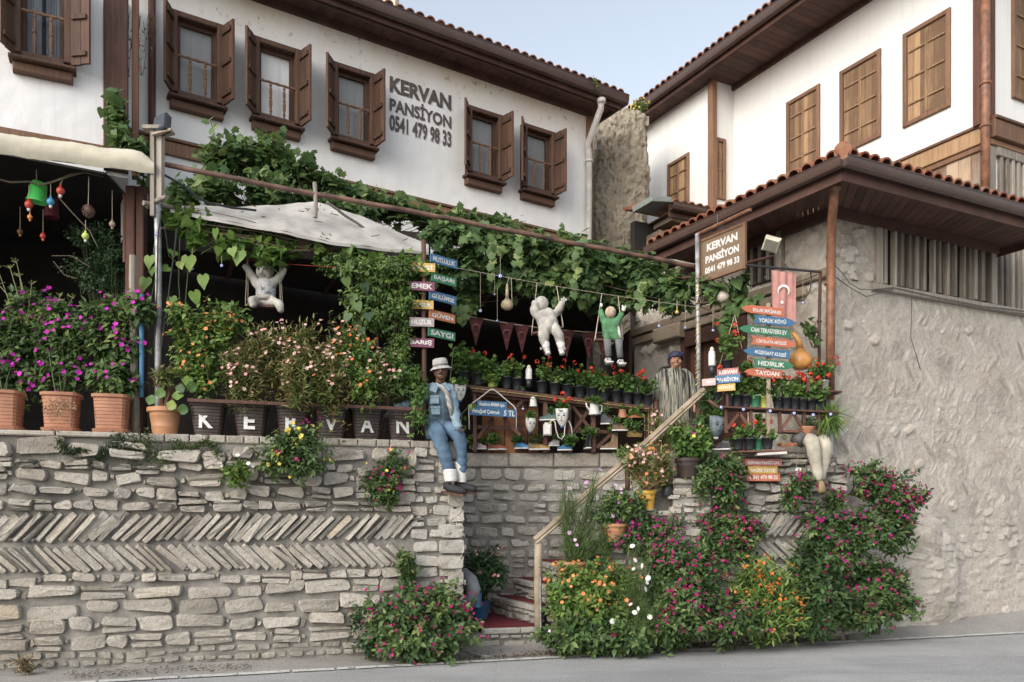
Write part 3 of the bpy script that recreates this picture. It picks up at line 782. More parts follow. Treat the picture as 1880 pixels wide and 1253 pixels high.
def tiled_roof(par, A, B, C, D_, mat=None, rad=.085, seg=.36, lift=.03, first=None):
    """barrel-tile roof on the quad A-B (eave, left to right seen from below) to D-C (ridge side); A,B,C,D world points"""
    A, B, C, D_ = map(Vector, (A, B, C, D_)); mb = MB()
    u = (B-A).normalized(); L = (B-A).length; up = (D_-A); up = (up-u*up.dot(u)); H = up.length; v = up.normalized(); nrm = u.cross(v)
    if nrm.z < 0: nrm = -nrm
    mb.add([A, B, C, D_, A-nrm*.05, B-nrm*.05, C-nrm*.05, D_-nrm*.05], [(0,1,2,3),(7,6,5,4),(0,4,5,1),(1,5,6,2),(2,6,7,3),(3,7,4,0)], None, .3)
    k = int(L/(rad*2.25)); a0, c0 = (D_-A).dot(u), (C-A).dot(u)
    for i in range(k+1):
        x = (i+.5)*L/(k+1)
        if first is not None and False: pass
        # limit by slanted sides
        hmax = H
        if a0 > 0 and x < a0: hmax = H*x/a0
        if c0 < L and x > c0: hmax = min(hmax, H*(L-x)/(L-c0))
        hmax = min(hmax, 1.8); n = max(1, int(hmax/seg))
        for j in range(n):
            y0, y1 = j*seg-.07, min((j+1)*seg+.02, hmax); r0, r1 = rad*random.uniform(.97, 1.06), rad*.82
            cx = x+random.gauss(0, .006); tn = random.gauss(.5, .17); vs = []; m = 8
            for (yy, r, z0) in ((y0, r0, .035), (y1, r1, .0)):
                for q in range(m+1):
                    t = math.pi*q/m; p = A+u*(cx+math.cos(t)*r)+v*yy+nrm*(z0+math.sin(t)*r*.85); vs.append(p)
            for (yy, r, z0) in ((y0, r0-.016, .03),):
                for q in range(m+1):
                    t = math.pi*q/m; p = A+u*(cx+math.cos(t)*r)+v*yy+nrm*(z0+math.sin(t)*r*.85-.004); vs.append(p)
            fs = [(q, q+1, m+1+q+1, m+1+q) for q in range(m)]+[(q+1, q, 2*(m+1)+q, 2*(m+1)+q+1) for q in range(m)]
            mb.add(vs, fs, None, tn)
            # pan tile lip between covers
        if True:
            xc = x+L/(k+1)/2
            if 0 < xc < L:
                vs = []
                for yy in (-.05, .3):
                    for q in range(6):
                        t = math.pi*(1+q/5); vs.append(A+u*(xc+math.cos(t)*rad*.6)+v*yy+nrm*(.035+math.sin(t)*rad*.35))
                mb.add(vs, [(q, q+1, 7+q, 6+q) for q in range(5)], None, random.gauss(.4, .12))
    return obj('roof_tiles', mb, mat or TILE, par)
def gutter(mb, A, B, r=.075):
    A, B = Vector(A), Vector(B); u = (B-A).normalized(); o = u.cross(Vector((0, 0, 1))).normalized()
    vs = []; prof = [(-.9, .9), (-.95, 0), (-.7, -.75), (0, -1), (.7, -.75), (1, 0), (1.02, .85), (1.15, .95), (1.12, 1.1), (.9, 1.05), (.88, 0), (.6, -.6), (0, -.85), (-.6, -.6), (-.85, 0), (-.8, .9)]
    for p in (A, B):
        for (a, b) in prof: vs.append(p+o*a*r+Vector((0, 0, b*r)))
    n = len(prof); fs = [(i, (i+1) % n, n+(i+1) % n, n+i) for i in range(n)]+[tuple(range(n))[::-1], tuple(range(n, 2*n))]
    mb.add(vs, fs)
def beam(mb, A, B, w, h, tone=.5):      # box between two points
    A, B = Vector(A), Vector(B); d = B-A; L = d.length
    M = T(A) @ d.to_track_quat('X', 'Z').to_matrix().to_4x4(); mb.box(0, L, -w/2, w/2, -h/2, h/2, M, tone)

def open_window(par, F, s, z, w, h, out=.0, shl=75, shr=80, cb='both', open_in=0, sill=True, frame_mat=WINWOOD):
    """casement window in a plaster wall; (s,z) = centre; opened shutters, turned balusters, sash, curtain"""
    M = F.M @ T(s, -out, z); fw = .085; dp = .14
    W = MB(M)                                                     # projecting frame
    W.bbox(-w/2-fw, -w/2, -dp, .05, -h/2-fw*.4, h/2+fw, .012, None, .55); W.bbox(w/2, w/2+fw, -dp, .05, -h/2-fw*.4, h/2+fw, .012, None, .6)
    W.bbox(-w/2, w/2, -dp+.003, .05, h/2, h/2+fw, .012, None, .5); W.bbox(-w/2, w/2, -dp+.003, .05, -h/2-fw, -h/2, .012, None, .4)
    W.bbox(-w/2-fw-.05, w/2+fw+.05, -dp-.06, .05, -h/2-fw-.045, -h/2-fw-.003, .012, None, .45)   # sill
    W.bbox(-w/2-fw-.01, w/2+fw+.01, -dp+.03, .05, -h/2-fw-.17, -h/2-fw-.05, .012, None, .75)
    f = obj('window_frame', W, frame_mat, par)
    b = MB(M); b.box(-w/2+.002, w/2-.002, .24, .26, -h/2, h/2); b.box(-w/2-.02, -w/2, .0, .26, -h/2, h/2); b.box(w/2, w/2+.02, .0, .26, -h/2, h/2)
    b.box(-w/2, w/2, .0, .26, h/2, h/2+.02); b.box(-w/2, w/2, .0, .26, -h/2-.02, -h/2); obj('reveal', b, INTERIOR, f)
    S = MB(M)                                                     # sash
    sf = .055; y0, y1 = -.01, .035
    S.box(-w/2, -w/2+sf, y0, y1, -h/2, h/2); S.box(w/2-sf, w/2, y0, y1, -h/2, h/2); S.box(-w/2+sf, w/2-sf, y0, y1, h/2-sf, h/2); S.box(-w/2+sf, w/2-sf, y0, y1, -h/2, -h/2+sf)
    ss = obj('sash', S, frame_mat, f)
    if open_in == 0:
        g = MB(M); g.box(-w/2+sf, w/2-sf, .010, .016, -h/2+sf, h/2-sf); obj('pane', g, GLASS, f)
    elif abs(open_in) < 5:                                                         # casement swung into the room
        x0, x1 = (-w/2+sf, w/2-sf); hx = x1 if open_in > 0 else x0
        Mo = M @ T(hx, .02, 0) @ RZ(-58*open_in if open_in > 0 else 58)
        c = MB(Mo); q = (x1-x0)*.96*(-1 if open_in > 0 else 1); lo, hi = min(0, q), max(0, q)
        c.box(lo, lo+.05, 0, .035, -h/2+sf, h/2-sf); c.box(hi-.05, hi, 0, .035, -h/2+sf, h/2-sf); c.box(lo+.05, hi-.05, .001, .034, h/2-sf-.05, h/2-sf); c.box(lo+.05, hi-.05, .001, .034, -h/2+sf, -h/2+sf+.05)
        obj('open_casement', c, frame_mat, f)
        g = MB(Mo); g.box(lo+.05, hi-.05, .012, .018, -h/2+sf+.05, h/2-sf-.05); obj('pane', g, GLASS, f)
    spans = {'both': [(-.48, -.06), (.05, .48)], 'left': [(-.48, .12)], 'right': [(.08, .48)]}[cb]
    c = MB(M)
    for (a, b2) in spans:
        n = 40; vs = []
        for i in range(n+1):
            x = w*(a+(b2-a)*i/n); y = .075+.025*math.sin(i*1.15)+.01*math.sin(i*2.7)
            vs += [(x, y, -h/2), (x+.012*math.sin(i), y, h/2)]
        c.add(vs, [(2*i, 2*i+2, 2*i+3, 2*i+1) for i in range(n)])
    obj('curtain', c, CURTAIN, f, True)
    r = MB(M); yb = -dp+.035; zr = -h/2+h*.48                         # turned rail and balusters
    pts = [(-w/2+w*i/14, yb, zr+.004*math.sin(i*2.2)) for i in range(15)]
    r.tube(pts, [.017+.005*((i % 3) == 1) for i in range(15)], 8)
    for x in (-w*.19, w*.19):
        k = zr+h/2; pr = [(.016,0),(.016,.1),(.026,.13),(.014,.17),(.024,.28),(.027,.42),(.016,.5),(.027,.53),(.016,.57),(.024,.7),(.022,.8),(.013,.87),(.024,.9),(.016,.93),(.016,1)]
        r.lathe([(a, b2*k) for a, b2 in pr], 8, T(x, yb, -h/2))
    obj('balustrade', r, FRAMEWOOD, f)
    for sgn, ang in ((-1, shl), (1, shr)):                         # hinged shutters, two boards each
        Ms = M @ T(sgn*(w/2+fw), -dp+.01, 0) @ RZ((180+ang) if sgn < 0 else -ang)
        sw = w/2+fw*.15; q = MB(Ms); hh = h/2+.06
        if sgn < 0: Ms2 = Ms @ SC(1, -1, 1)
        else: Ms2 = Ms
        q = MB(Ms2)
        q.box(0, sw*.54, -.018, .018, -hh, hh, None, .45); q.box(sw*.56, sw, -.016, .020, -hh+.01, hh-.005, None, .65)
        for zz in (-hh*.78, 0, hh*.78): q.box(.02, sw-.03, -.045, -.018, zz-.03, zz+.03, None, .35)
        obj('shutter', q, frame_mat, f)
    return f

# ================================================================ long plaster house
A = AF; zT = A.Z(850, 128); zB = A.Z(850, 388); sL = A.S(226); sR = 0
H1 = thing('plaster_house', 'long white plastered house with five open-shuttered windows and brown painted lettering', 'house', A.W(sL/2, 0, 0))
PL_A2 = M_plaster('lime_plaster_long', (.74,.73,.72), zT)
mb = MB(A.M); mb.box(-.02, .0, .01, 9, 5.6, zT+.1); mb.box(sL, -.02, .05, .25, 5.6, zT+.1)
mb.box(0, .02, .02, 8, TZ, zT+.1); obj('side_wall', mb, PL_A2, H1)
wins = [(316, 410, 8, 172, 62, 74, 0, 'both'), (468, 552, 60, 212, 52, 78, 9, 'right'), (612, 690, 118, 252, 50, 82, 0, 'both'), (862, 922, 206, 330, 50, 82, 0, 'both'), (965, 1018, 248, 352, 50, 82, 0, 'both')]
HO = [((A.S(q[0], .14)+A.S(q[1], .14))/2-.32, (A.S(q[0], .14)+A.S(q[1], .14))/2+.32, 8.41-.58, 8.41+.58) for q in wins]
obj('wall', backing(MB(), sL, 0, 5.6, zT+.1, A.M, .008, .05, 31, 0, HO), PL_A2, H1, True)
for (a, b_, t_, u_, l, r_, oi, cb) in wins:
    s_ = (A.S(a, .14)+A.S(b_, .14))/2
    open_window(H1, A, s_, 8.41, .56, 1.08, 0, l, r_, cb, oi)
# lettering painted on the wall
mb = MB(A.M); L0, L1 = A.S(715), A.S(828); sc_ = (L0+L1)/2; ww = L1-L0
for (txt, yt, yb_, ft) in (('KERVAN', 140, 169, .045), ('PANS\u0130YON', 173, 204, .035), ('0541 479 98 33', 210, 240, .035)):
    za, zb_ = A.Z(716, yt), A.Z(716, yb_); text_mb(mb, txt, ww, za-zb_+.0, T(sc_, -.012, (za+zb_)/2), .001, ft)
obj('painted_lettering', mb, LETTER_BROWN, H1)
# beams and posts
mb = MB(A.M); mb.bbox(sL+.06, .03, -.045, .06, zB-.22, zB-.02, .01, None, .7); mb.bbox(sL+.06, .05, -.075, .06, zB-.018, zB+.03, .008, None, .4)
obj('floor_beam', mb, FRAMEWOOD, H1)
mb = MB(A.M); mb.box(-.085, .06, -.03, .16, TZ, zT+.05, None, .6); obj('corner_post', mb, FRAMEWOOD, H1)
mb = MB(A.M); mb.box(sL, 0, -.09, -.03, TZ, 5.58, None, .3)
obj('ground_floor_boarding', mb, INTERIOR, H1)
# eaves: soffit, fascia, gutter, tiles
ov = .52; g0, g1 = sL-2.5, A.S(1150, ov+.1)-.12
mb = MB(A.M)
k = g0
while k < g1:
    e = min(k+.16, g1); mb.box(k+.004, e-.002, -ov, .0 if k < .0 else 8, zT+.02, zT+.045, None, random.random()); k = e
obj('soffit', mb, EAVE, H1)
mb = MB(A.M); mb.box(g0, g1, -ov-.03, -ov, zT-.05, zT+.13, None, .5); mb.box(g1, g1+.03, -ov-.03, 8, zT-.05, zT+.13, None, .5); mb.box(sL, .02, -.07, -.0, zT-.08, zT+.02, None, .2)
mb.box(g0, g1, -ov+.05, -ov+.12, zT-.045, zT+.018, None, .7); obj('fascia', mb, EAVE, H1)
mb = MB(); gutter(mb, A.W(g0, ov+.10, zT+.10), A.W(g1+.12, ov+.10, zT+.10), .085); obj('gutter', mb, GUTTER, H1, 'auto')
mb = MB(); gutter(mb, A.W(g1+.10, ov+.1, zT+.10), A.W(g1+.10, -8, zT+.10), .085); obj('side_gutter', mb, GUTTER, H1, 'auto')
tiled_roof(H1, A.W(g0, ov+.05, zT+.21), A.W(g1+.05, ov+.05, zT+.21), A.W(g1-5.0, -3, zT+1.75), A.W(g0, -3, zT+1.75))
tiled_roof(H1, A.W(g1+.05, ov+.05, zT+.21), A.W(g1+.05, -8, zT+.17), A.W(g1-5.0, -8, zT+1.75), A.W(g1-5.0, -3, zT+1.75))
# downpipe at the corner
mb = MB(); q = [A.W(A.S(1104, .6), .60, A.Z(1104, 184, .6)), A.W(A.S(1103, .55), .55, A.Z(1103, 200, .55)), A.W(A.S(1084, .2), .12, A.Z(1084, 262, .2)), A.W(A.S(1083, .12), .09, A.Z(1083, 280, .12)), A.W(A.S(1083, .12), .09, 3)]
mb.tube(q, [.062]*5, 12); mb.tube([q[3]-Vector((0, 0, .15)), q[3]-Vector((0, 0, .19))], .082, 12); mb.tube([q[0]+Vector((0,0,.02)), q[0]-Vector((0,0,.06))], .085, 12)
obj('downpipe', mb, PIPEW, H1, True)
mb = MB(); c = A.W(A.S(704, -1.4), -1.4, 0); mb.cbox((c.x, c.y, zT+1.5), (.52, .52, 3.0), None, .5); mb.cbox((c.x, c.y, zT+3.05), (.64, .64, .1))
obj('chimney', mb, PL_A2, H1)
# thin dark red pipe and cable at the left end
mb = MB(); p_ = A.W(A.S(279, .07), .07, 0); mb.tube([(p_.x, p_.y, 5.2), (p_.x, p_.y, zT)], .05, 10); obj('drain_pipe', mb, REDWOOD, H1, True)

# ================================================================ projecting left wing
B = BF; zb0, zb1 = B.Z(100, 257), B.Z(100, -90)
H2 = thing('house_wing', 'white plastered upper wing with one shuttered window, above the cream awning', 'house', B.W(-1, 0, 0))
PL_B2 = M_plaster('lime_plaster_wing2', (.75,.74,.745), None)
s_ = (B.S(32, .14)+B.S(124, .14))/2; zz = B.Z(80, 105, .1)
obj('wall', backing(MB(), B.S(-160), 0, zb0, zb1, B.M, .008, .05, 41, 0, [(s_-.28, s_+.28, zz-.03, zz+1.15)]), PL_B2, H2, True)
mb = MB(B.M); mb.bbox(-.002, .30, -.05, .1, zb0-.25, zb1, .015, None, .35); mb.bbox(.34, .43, .0, .12, zb0-.3, zb1, .01, None, .75)
obj('corner_post', mb, DARKWOOD, H2)
mb = MB(B.M); mb.box(.02, .30, .1, 2.0, zb0-.3, zb1); mb.box(B.S(-160), .0, .03, 3, zb0-.3, zb0-.0); obj('side_wall', mb, PL_B2, H2)
mb = MB(B.M); mb.bbox(B.S(-160), 0, -.07, .05, zb0-.07, zb0+.02, .01, None, .5); obj('floor_beam', mb, FRAMEWOOD, H2)
s_ = (B.S(32, .14)+B.S(124, .14))/2; zz = B.Z(80, 105, .1)
open_window(H2, B, s_, zz+.56, .48, 1.10, 0, 62, 34, 'both', 0)

# ================================================================ shuttered house behind
def shutter_window(par, F, s0, s1, z0, z1, out=0, sag=0):
    M = F.M @ T(0, -out, 0); fw = .075
    q = MB(M); q.bbox(s0, s0+fw, -.05, .04, z0, z1, .01, None, .4); q.bbox(s1-fw, s1, -.05, .04, z0, z1, .01, None, .6)
    q.bbox(s0+fw, s1-fw, -.047, .04, z1-fw, z1, .01, None, .5); q.bbox(s0+fw, s1-fw, -.047, .04, z0, z0+fw, .01, None, .5)
    f = obj('window_frame', q, FRAMEWOOD, par)
    b = MB(M); b.box(s0+fw, s1-fw, -.009, .03, z0+fw, z1-fw, None, .1); obj('backing', b, GOLDWOOD, f)
    mid = (s0+s1)/2
    for i, (a, c) in enumerate(((s0+fw+.005, mid-.004), (mid+.004, s1-fw-.005))):
        dz = sag if i else 0; q = MB(M @ T((a+c)/2, 0, (z0+z1)/2) @ RY(sag*18 if i else 0)); hw, hh = (c-a)/2, (z1-z0)/2-fw-.008
        e = [-hw, -hw*.3, hw*.35, hw]
        for k in range(3): q.box(e[k]+.002, e[k+1]-.002, -.012+.002*k, .02, -hh+dz, hh-(.0 if not dz else .02), None, random.random())
        for zz_ in (-hh*.62, 0, hh*.62): q.bbox(-hw+.02, hw-.02, -.035, -.013, zz_-.016, zz_+.016, .006, None, .45)
        q.box(-.0+(hw-.02 if i == 0 else -hw), (hw if i == 0 else -hw+.02), -.024, -.012, -hh+dz, hh-.02, None, .5)
        obj('shutter', q, GOLDWOOD, f)
C_ = CL; off = .55
H3 = thing('shuttered_house', 'tall whitewashed house with closed golden wooden shutters behind the stone building', 'house', C_.W(-2, 0, 0))
zt = C_.Z(1460, 82); zbm = C_.Z(1700, 280); sJ = C_.S(1333); sJ2 = C_.S(1310, off)
zb3 = 3.0
obj('wall', backing(MB(), sJ-.1, 0, zbm, zt+.3, C_.M, .006, .15, 51, 0), PL_C, H3, True)
mb = MB(C_.M); s185 = C_.S(1185, off); mb.box(s185, sJ2, -off, -off+.2, 2.5, zt+.3); mb.box(sJ2-.2, sJ2, -off+.2, .1, 2.5, zt+.3); mb.box(sJ-.2, -.02, .02, .3, zb3, zt+.3)
mb.box(s185-1.5, s185+.1, -off+.6, -off+.7, 2.5, zt+.3)
obj('wing_wall', mb, PL_C, H3)
# the little front-facing return between the two faces
rj = C_.W(sJ2, off, 0); J = Frame(rj.x, rj.y, 26.3); mb = MB(J.M); jl = 1.3
mb.box(0, jl, .0, .1, 2.5, zt+.3); obj('return_wall', mb, PL_C, H3)
mb = MB(J.M); mb.bbox(-.09, .05, -.06, .08, 2.5, zt+.05, .01, None, .7); obj('corner_post', mb, FRAMEWOOD, H3)
shutter_window(H3, J, J.S(1314.5, .05), J.S(1334, .05), J.Z(1325, 368), J.Z(1325, 256), .0)
p_ = C_.W(s185, off, 0); mb = MB(C_.M); mb.bbox(s185-.1, s185+.05, -off-.05, -off+.1, 2.5, zt+.05, .01, None, .5); obj('far_corner_post', mb, FRAMEWOOD, H3)
for (a, b_, yt0, yb0, o_, sg) in ((1442, 1503, 171, 318, 0, 0), (1540, 1615, 110, 268, 0, 0), (1656, 1743, 38, 215, 0, .03), (1224, 1263, 291, 410, off, 0)):
    s0, s1_ = C_.S(a, o_+.05), C_.S(b_, o_+.05); m_ = (a+b_)/2
    shutter_window(H3, C_, s0, s1_, C_.Z(m_, yb0, o_+.05), C_.Z(m_, yt0, o_+.05), o_, sg)
print('C', zt, zbm, sJ, sJ2)
# right face
F2 = CR; mb = backing(MB(), 0, 8, F2.Z(1840, 232), zt+.4, F2.M, .006, .2, 61, 0); obj('right_wall', mb, PL_C, H3, True)
shutter_window(H3, F2, F2.S(1862, .05), F2.S(1862, .05)+1.1, F2.Z(1868, 180, .05), F2.Z(1868, -20, .05), 0)
zq = F2.Z(1840, 232)
mb = MB(F2.M); mb.bbox(-.02, 8, -.12, .05, zq-.27, zq+.0, .01, None, .35); mb.bbox(-.02, 8, -.15, .05, zq+.003, zq+.05, .01, None, .2); mb.bbox(0, 8, -.05, .05, zq-.36, zq-.273, .01, None, .9); obj('jetty_beam', mb, FRAMEWOOD, H3)
mb = MB(F2.M); mb.box(-.17, .12, -.03, .14, zbm, zt+.1, None, .6); obj('front_corner_post', mb, DARKWOOD, H3)
# boarded band below the left face
mb = MB(C_.M); mb.bbox(sJ, -.03, -.09, .04, zbm-.27, zbm-.02, .01, None, .75); obj('band_beam', mb, GOLDWOOD, H3)
mb = MB(C_.M); mb.bbox(sJ, -.03, -.12, .04, zbm-.018, zbm+.03, .01, None, .2); mb.bbox(sJ, -.03, -.06, .04, zbm-.36, zbm-.273, .01, None, .5); obj('band_trim', mb, FRAMEWOOD, H3)
mb = MB(C_.M); k = -6.0
while k < -.12:
    w_ = random.uniform(.19, .25); mb.box(k+.004, min(k+w_, -.1), -.02+random.gauss(0, .003), .03, 4.0, zbm-.362, None, random.random()); k += w_
obj('plank_wall', mb, GREYWOOD2, H3)
mb = MB(F2.M); mb.bbox(.0, .16, -.02, .08, 4, zq-.362, .01, None, .6); k = .26
while k < 7.8:
    w_ = .075; mb.bbox(k, k+w_, -.03, .04, 4, zq-.362, .01, None, random.gauss(.55, .2)); k += .145
mb.box(.16, 8, .05, .07, 4, zq-.362, None, -.2); mb.bbox(.16, 8, -.045, -.0, zq-.5, zq-.364, .01, None, .5)
obj('slats', mb, GREYWOOD, H3)
# eaves
ov = .95; e0, e1 = s185-1.0, .95
mb = MB(C_.M); k = e0
while k < e1:
    mb.box(k+.004, k+.156, -ov, .6, zt-.03+.0, zt, None, random.random()); k += .16
obj('soffit', mb, EAVE, H3)
mb = MB(C_.M); mb.box(e0, e1, -ov-.03, -ov, zt-.07, zt+.12, None, .6); mb.box(sJ, 0, -.06, -.0, zt-.13, zt-.032, None, .3); mb.box(e1, e1+.03, -ov-.03, 6, zt-.07, zt+.12, None, .6); obj('fascia', mb, EAVE, H3)
mb = MB(); gutter(mb, C_.W(e0, ov+.10, zt+.09), C_.W(e1+.1, ov+.10, zt+.09), .085); obj('gutter', mb, GUTTER, H3, 'auto')
tiled_roof(H3, C_.W(e0, ov+.04, zt+.25), C_.W(e1, ov+.04, zt+.25), C_.W(e1-3, -3, zt+2.0), C_.W(e0, -3, zt+2.0), rad=.09)
mb = MB(); p0 = C_.W(.0, .16, 0); p0 = Frame(p0.x, p0.y, 0); q = C_.W(C_.S(1809, .14), .14, 0)
mb.tube([(q.x, q.y, zt), (q.x, q.y, 5.5)], .066, 12); 
for zz_ in (zbm+.6, zbm-.05, zbm-1.15): mb.tube([(q.x, q.y, zz_), (q.x, q.y, zz_-.03)], .085, 12)
obj('downpipe', mb, COPPER, H3, True)
# ================================================================ stone building on the right
E = EF; zs = 5.62; zl = 4.77; sR_ = E.S(1825)
H4 = thing('stone_building', 'rough mortared stone building with slatted opening, wide brown eaves and clay tile roof', 'building', E.W(1, 0, 0))
def emboss(s0, s1, z0, z1, res, slabs, base_seed, bulge=None):
    xs = np.arange(s0, s1+res, res); zs_ = np.arange(z0, z1+res, res); X, Z = np.meshgrid(xs, zs_)
    H = .022*(fbm(X*1.7+20, Z*1.7+20, base_seed)-.5)+.013*(fbm(X*9+40, Z*9+40, base_seed+9, 4)-.5)+.010*(np.abs(fbm(X*13+Z*5+30, Z*17-X*4+60, base_seed+31, 3)-.44)*2-.3)
    Tn = .36+.5*(fbm(X*2.2+60, Z*2.2+60, base_seed+20)-.47)
    for (cs, cz, L, w, ang, amp, tn) in slabs:
        r = max(L, w)*.62+.02
        i0, i1 = np.searchsorted(xs, cs-r), np.searchsorted(xs, cs+r); j0, j1 = np.searchsorted(zs_, cz-r), np.searchsorted(zs_, cz+r)
        if i1 <= i0 or j1 <= j0: continue
        dx, dz = X[j0:j1, i0:i1]-cs, Z[j0:j1, i0:i1]-cz; c, s_ = math.cos(ang), math.sin(ang)
        u, v = (dx*c+dz*s_)/(L/2), (-dx*s_+dz*c)/(w/2)
        d = (np.abs(u)**4+np.abs(v)**3.0)**(1/3.5); m = np.clip((1.05-d)/.20, 0, 1); m = m*m*(3-2*m)
        H[j0:j1, i0:i1] = np.maximum(H[j0:j1, i0:i1], H[j0:j1, i0:i1]*(1-m)+m*(amp+.010*(u*random.uniform(-1, 1)+v*random.uniform(-1, 1))))
        Tn[j0:j1, i0:i1] = Tn[j0:j1, i0:i1]*(1-m*.8)+m*.8*tn
    if bulge is not None: H = H+bulge(X, Z)
    return xs, zs_, H, Tn
def slabs_for(s0, s1, z0, z1):
    out = []; z = z0; row = 0
    while z < z1:
        hb = random.uniform(.20, .28); herr = z > 1.7 and random.random() < .8
        if herr:
            sg = 1 if row % 2 else -1; s = s0
            while s < s1:
                if random.random() < .8: out.append((s, z+hb/2+random.gauss(0, .03), hb*random.uniform(.9, 1.35), random.uniform(.05, .09), sg*(.95+random.gauss(0, .22)), random.uniform(-.006, .005), random.gauss(.52, .24)))
                s += random.uniform(.075, .12)
        else:
            hb = random.uniform(.09, .15); s = s0
            while s < s1:
                w = random.uniform(.1, .32)
                if random.random() < .62: out.append((s+w/2, z+hb/2+random.gauss(0, .02), w*.95, hb*random.uniform(.55, .95), random.gauss(0, .16), random.uniform(-.004, .018 if z < 1.7 else .008), random.gauss(.62 if z < 1.7 else .5, .17)))
                s += w
        z += hb; row += 1
    for k in range(14): out.append((random.uniform(s0, s1), random.uniform(z0, z1), random.uniform(.12, .2), random.uniform(.1, .15), random.random(), .035, .85))
    return out
sb, zbb = E.S(1712), .75
def bulge(X, Z):
    g = .20*np.exp(-(((X-sb)/.42)**2+((Z-zbb)/.75)**2)**1.6)
    g += .10*np.exp(-(((X-E.S(1690))/.2)**2+((Z-1.35)/.25)**2))
    return g*(1+.5*(fbm(X*4, Z*4, 77)-.5))+.05*np.clip(1.7-Z, 0, 1)*fbm(X*3+5, Z*3+5, 78)
def ewall(F, s0, s1, z0, z1, res, seed, bulge=None, sl=None):
    xs, zz, H, Tn = emboss(s0, s1, z0, z1, res, sl if sl is not None else slabs_for(s0, s1, z0, z1), seed, bulge)
    return gridmesh(xs, zz, lambda X, Z: (np.stack([X, -H[:X.shape[0], :X.shape[1]], Z], -1), Tn), F.M)
obj('wall', ewall(E, .0, 5.2, -.15, zl, .0125, 101, bulge), RUBBLE, H4, True)
obj('wall_end', ewall(E, 5.2, 9.0, -.15, zl, .03, 111, None), RUBBLE, H4, True)
obj('wall_upper', ewall(E, .0, E.S(1606)+.02, zl, zs+.1, .0125, 131), RUBBLE, H4, True)
# left face: stone beside the corner, above and beyond the gate
gl0, gl1 = EL.S(1252), EL.S(1372); le = EL.S(1165)
obj('left_wall', ewall(EL, gl1, .0, TZ-.3, zs+.1, .016, 151, None), RUBBLE, H4, True)
obj('left_wall_far', ewall(EL, le, gl0, TZ-.1, zs+.1, .018, 171, None), RUBBLE, H4, True)
mb = MB(EL.M); mb.box(gl0, gl1, .0, .2, 4.72, zs+.1); mb.box(le, -.03, .35, .6, TZ-.5, zs+.1)
obj('left_wall_core', mb, RUBBLE, H4)
mb = MB(E.M); mb.box(.02, 9, .06, .3, -.1, zl); mb.box(sR_, sR_+.01, .05, 3, zl, zs); obj('core', mb, RUBBLE, H4)
mb = MB(EL.M)   # timber lintel bands
mb.bbox(le-.1, -.03, -.09, .06, 4.77, 4.90, .015, None, .5); mb.bbox(le+.05, -.4, -.06, .06, 4.62, 4.755, .015, None, .7)
mb.bbox(gl0-.55, gl0+.1, -.16, .06, 4.52, 4.76, .02, None, .9)
mb.bbox(EL.S(1412), EL.S(1360), -.05, .05, 5.62-.03, 5.66)
obj('lintel', mb, M_wood('old_lintel_wood', (.09,.065,.045), (.29,.23,.165), (3, 3, 12)), H4)
# gate
g = MB(EL.M); k = gl0+.10
while k < gl1-.1:
    w_ = min(.15, gl1-.1-k); g.bbox(k+.003, k+w_-.003, .09, .13, TZ, 4.36, .006, None, random.random()); k += w_
f = obj('door', g, REDWOOD, H4)
g = MB(EL.M); g.box(gl0, gl0+.10, -.03, .2, TZ, 4.6, None, .4); g.box(gl1-.10, gl1, -.03, .2, TZ, 4.6, None, .4); g.box(gl0+.10, gl1-.1, -.02, .2, 4.36, 4.6, None, .2)
obj('door_frame', g, REDWOOD, H4)
g = MB(EL.M); g.tube([(gl0+.25, .03, 3.5), (gl0+.25, .0, 3.45), (gl0+.25, .0, 3.35), (gl0+.25, .05, 3.3)], .012); obj('door_handle', g, STEEL, f)
# small slatted opening on the left face
a_, c_2 = EL.S(1368), EL.S(1434); g = MB(EL.M); g.box(a_, c_2, .0, -.005, 4.98, zs, None, -.3)
g2 = MB(EL.M); k = a_
while k < c_2: g2.bbox(k, k+.055, -.07, -.01, 4.99, zs, .008, None, random.gauss(.3, .2)); k += .15
g2.bbox(c_2-.02, c_2+.07, -.09, .02, 4.95, zs, .01, None, .6)
f = obj('slatted_vent', g2, GREYWOOD, H4); obj('vent_back', g, INTERIOR, f)
# long slatted opening on the right face
s0 = E.S(1607); g = MB(E.M)
g.bbox(s0-.02, s0+.09, -.06, .05, zl, zs, .01, None, .75); g.bbox(sR_-.12, sR_, -.05, .05, zl, zs, .01, None, .6)
k = s0+.14
while k < sR_-.16: g.bbox(k+random.gauss(0, .008), k+.050+random.gauss(0, .006), -.055, .03, zl+.01, zs, .008, RY(random.gauss(0, .15)), random.gauss(.5, .22)); k += .158
g.bbox(s0-.1, 9, -.075, .05, zl-.09, zl, .012, RY(.1), .7)
f = obj('slatted_opening', g, GREYWOOD, H4)
g = MB(E.M); g.box(s0, sR_, .05, .07, zl, zs, None, .1); obj('opening_back', g, M_wood('shadowed_board', (.020,.013,.009), (.05,.032,.022)), f)
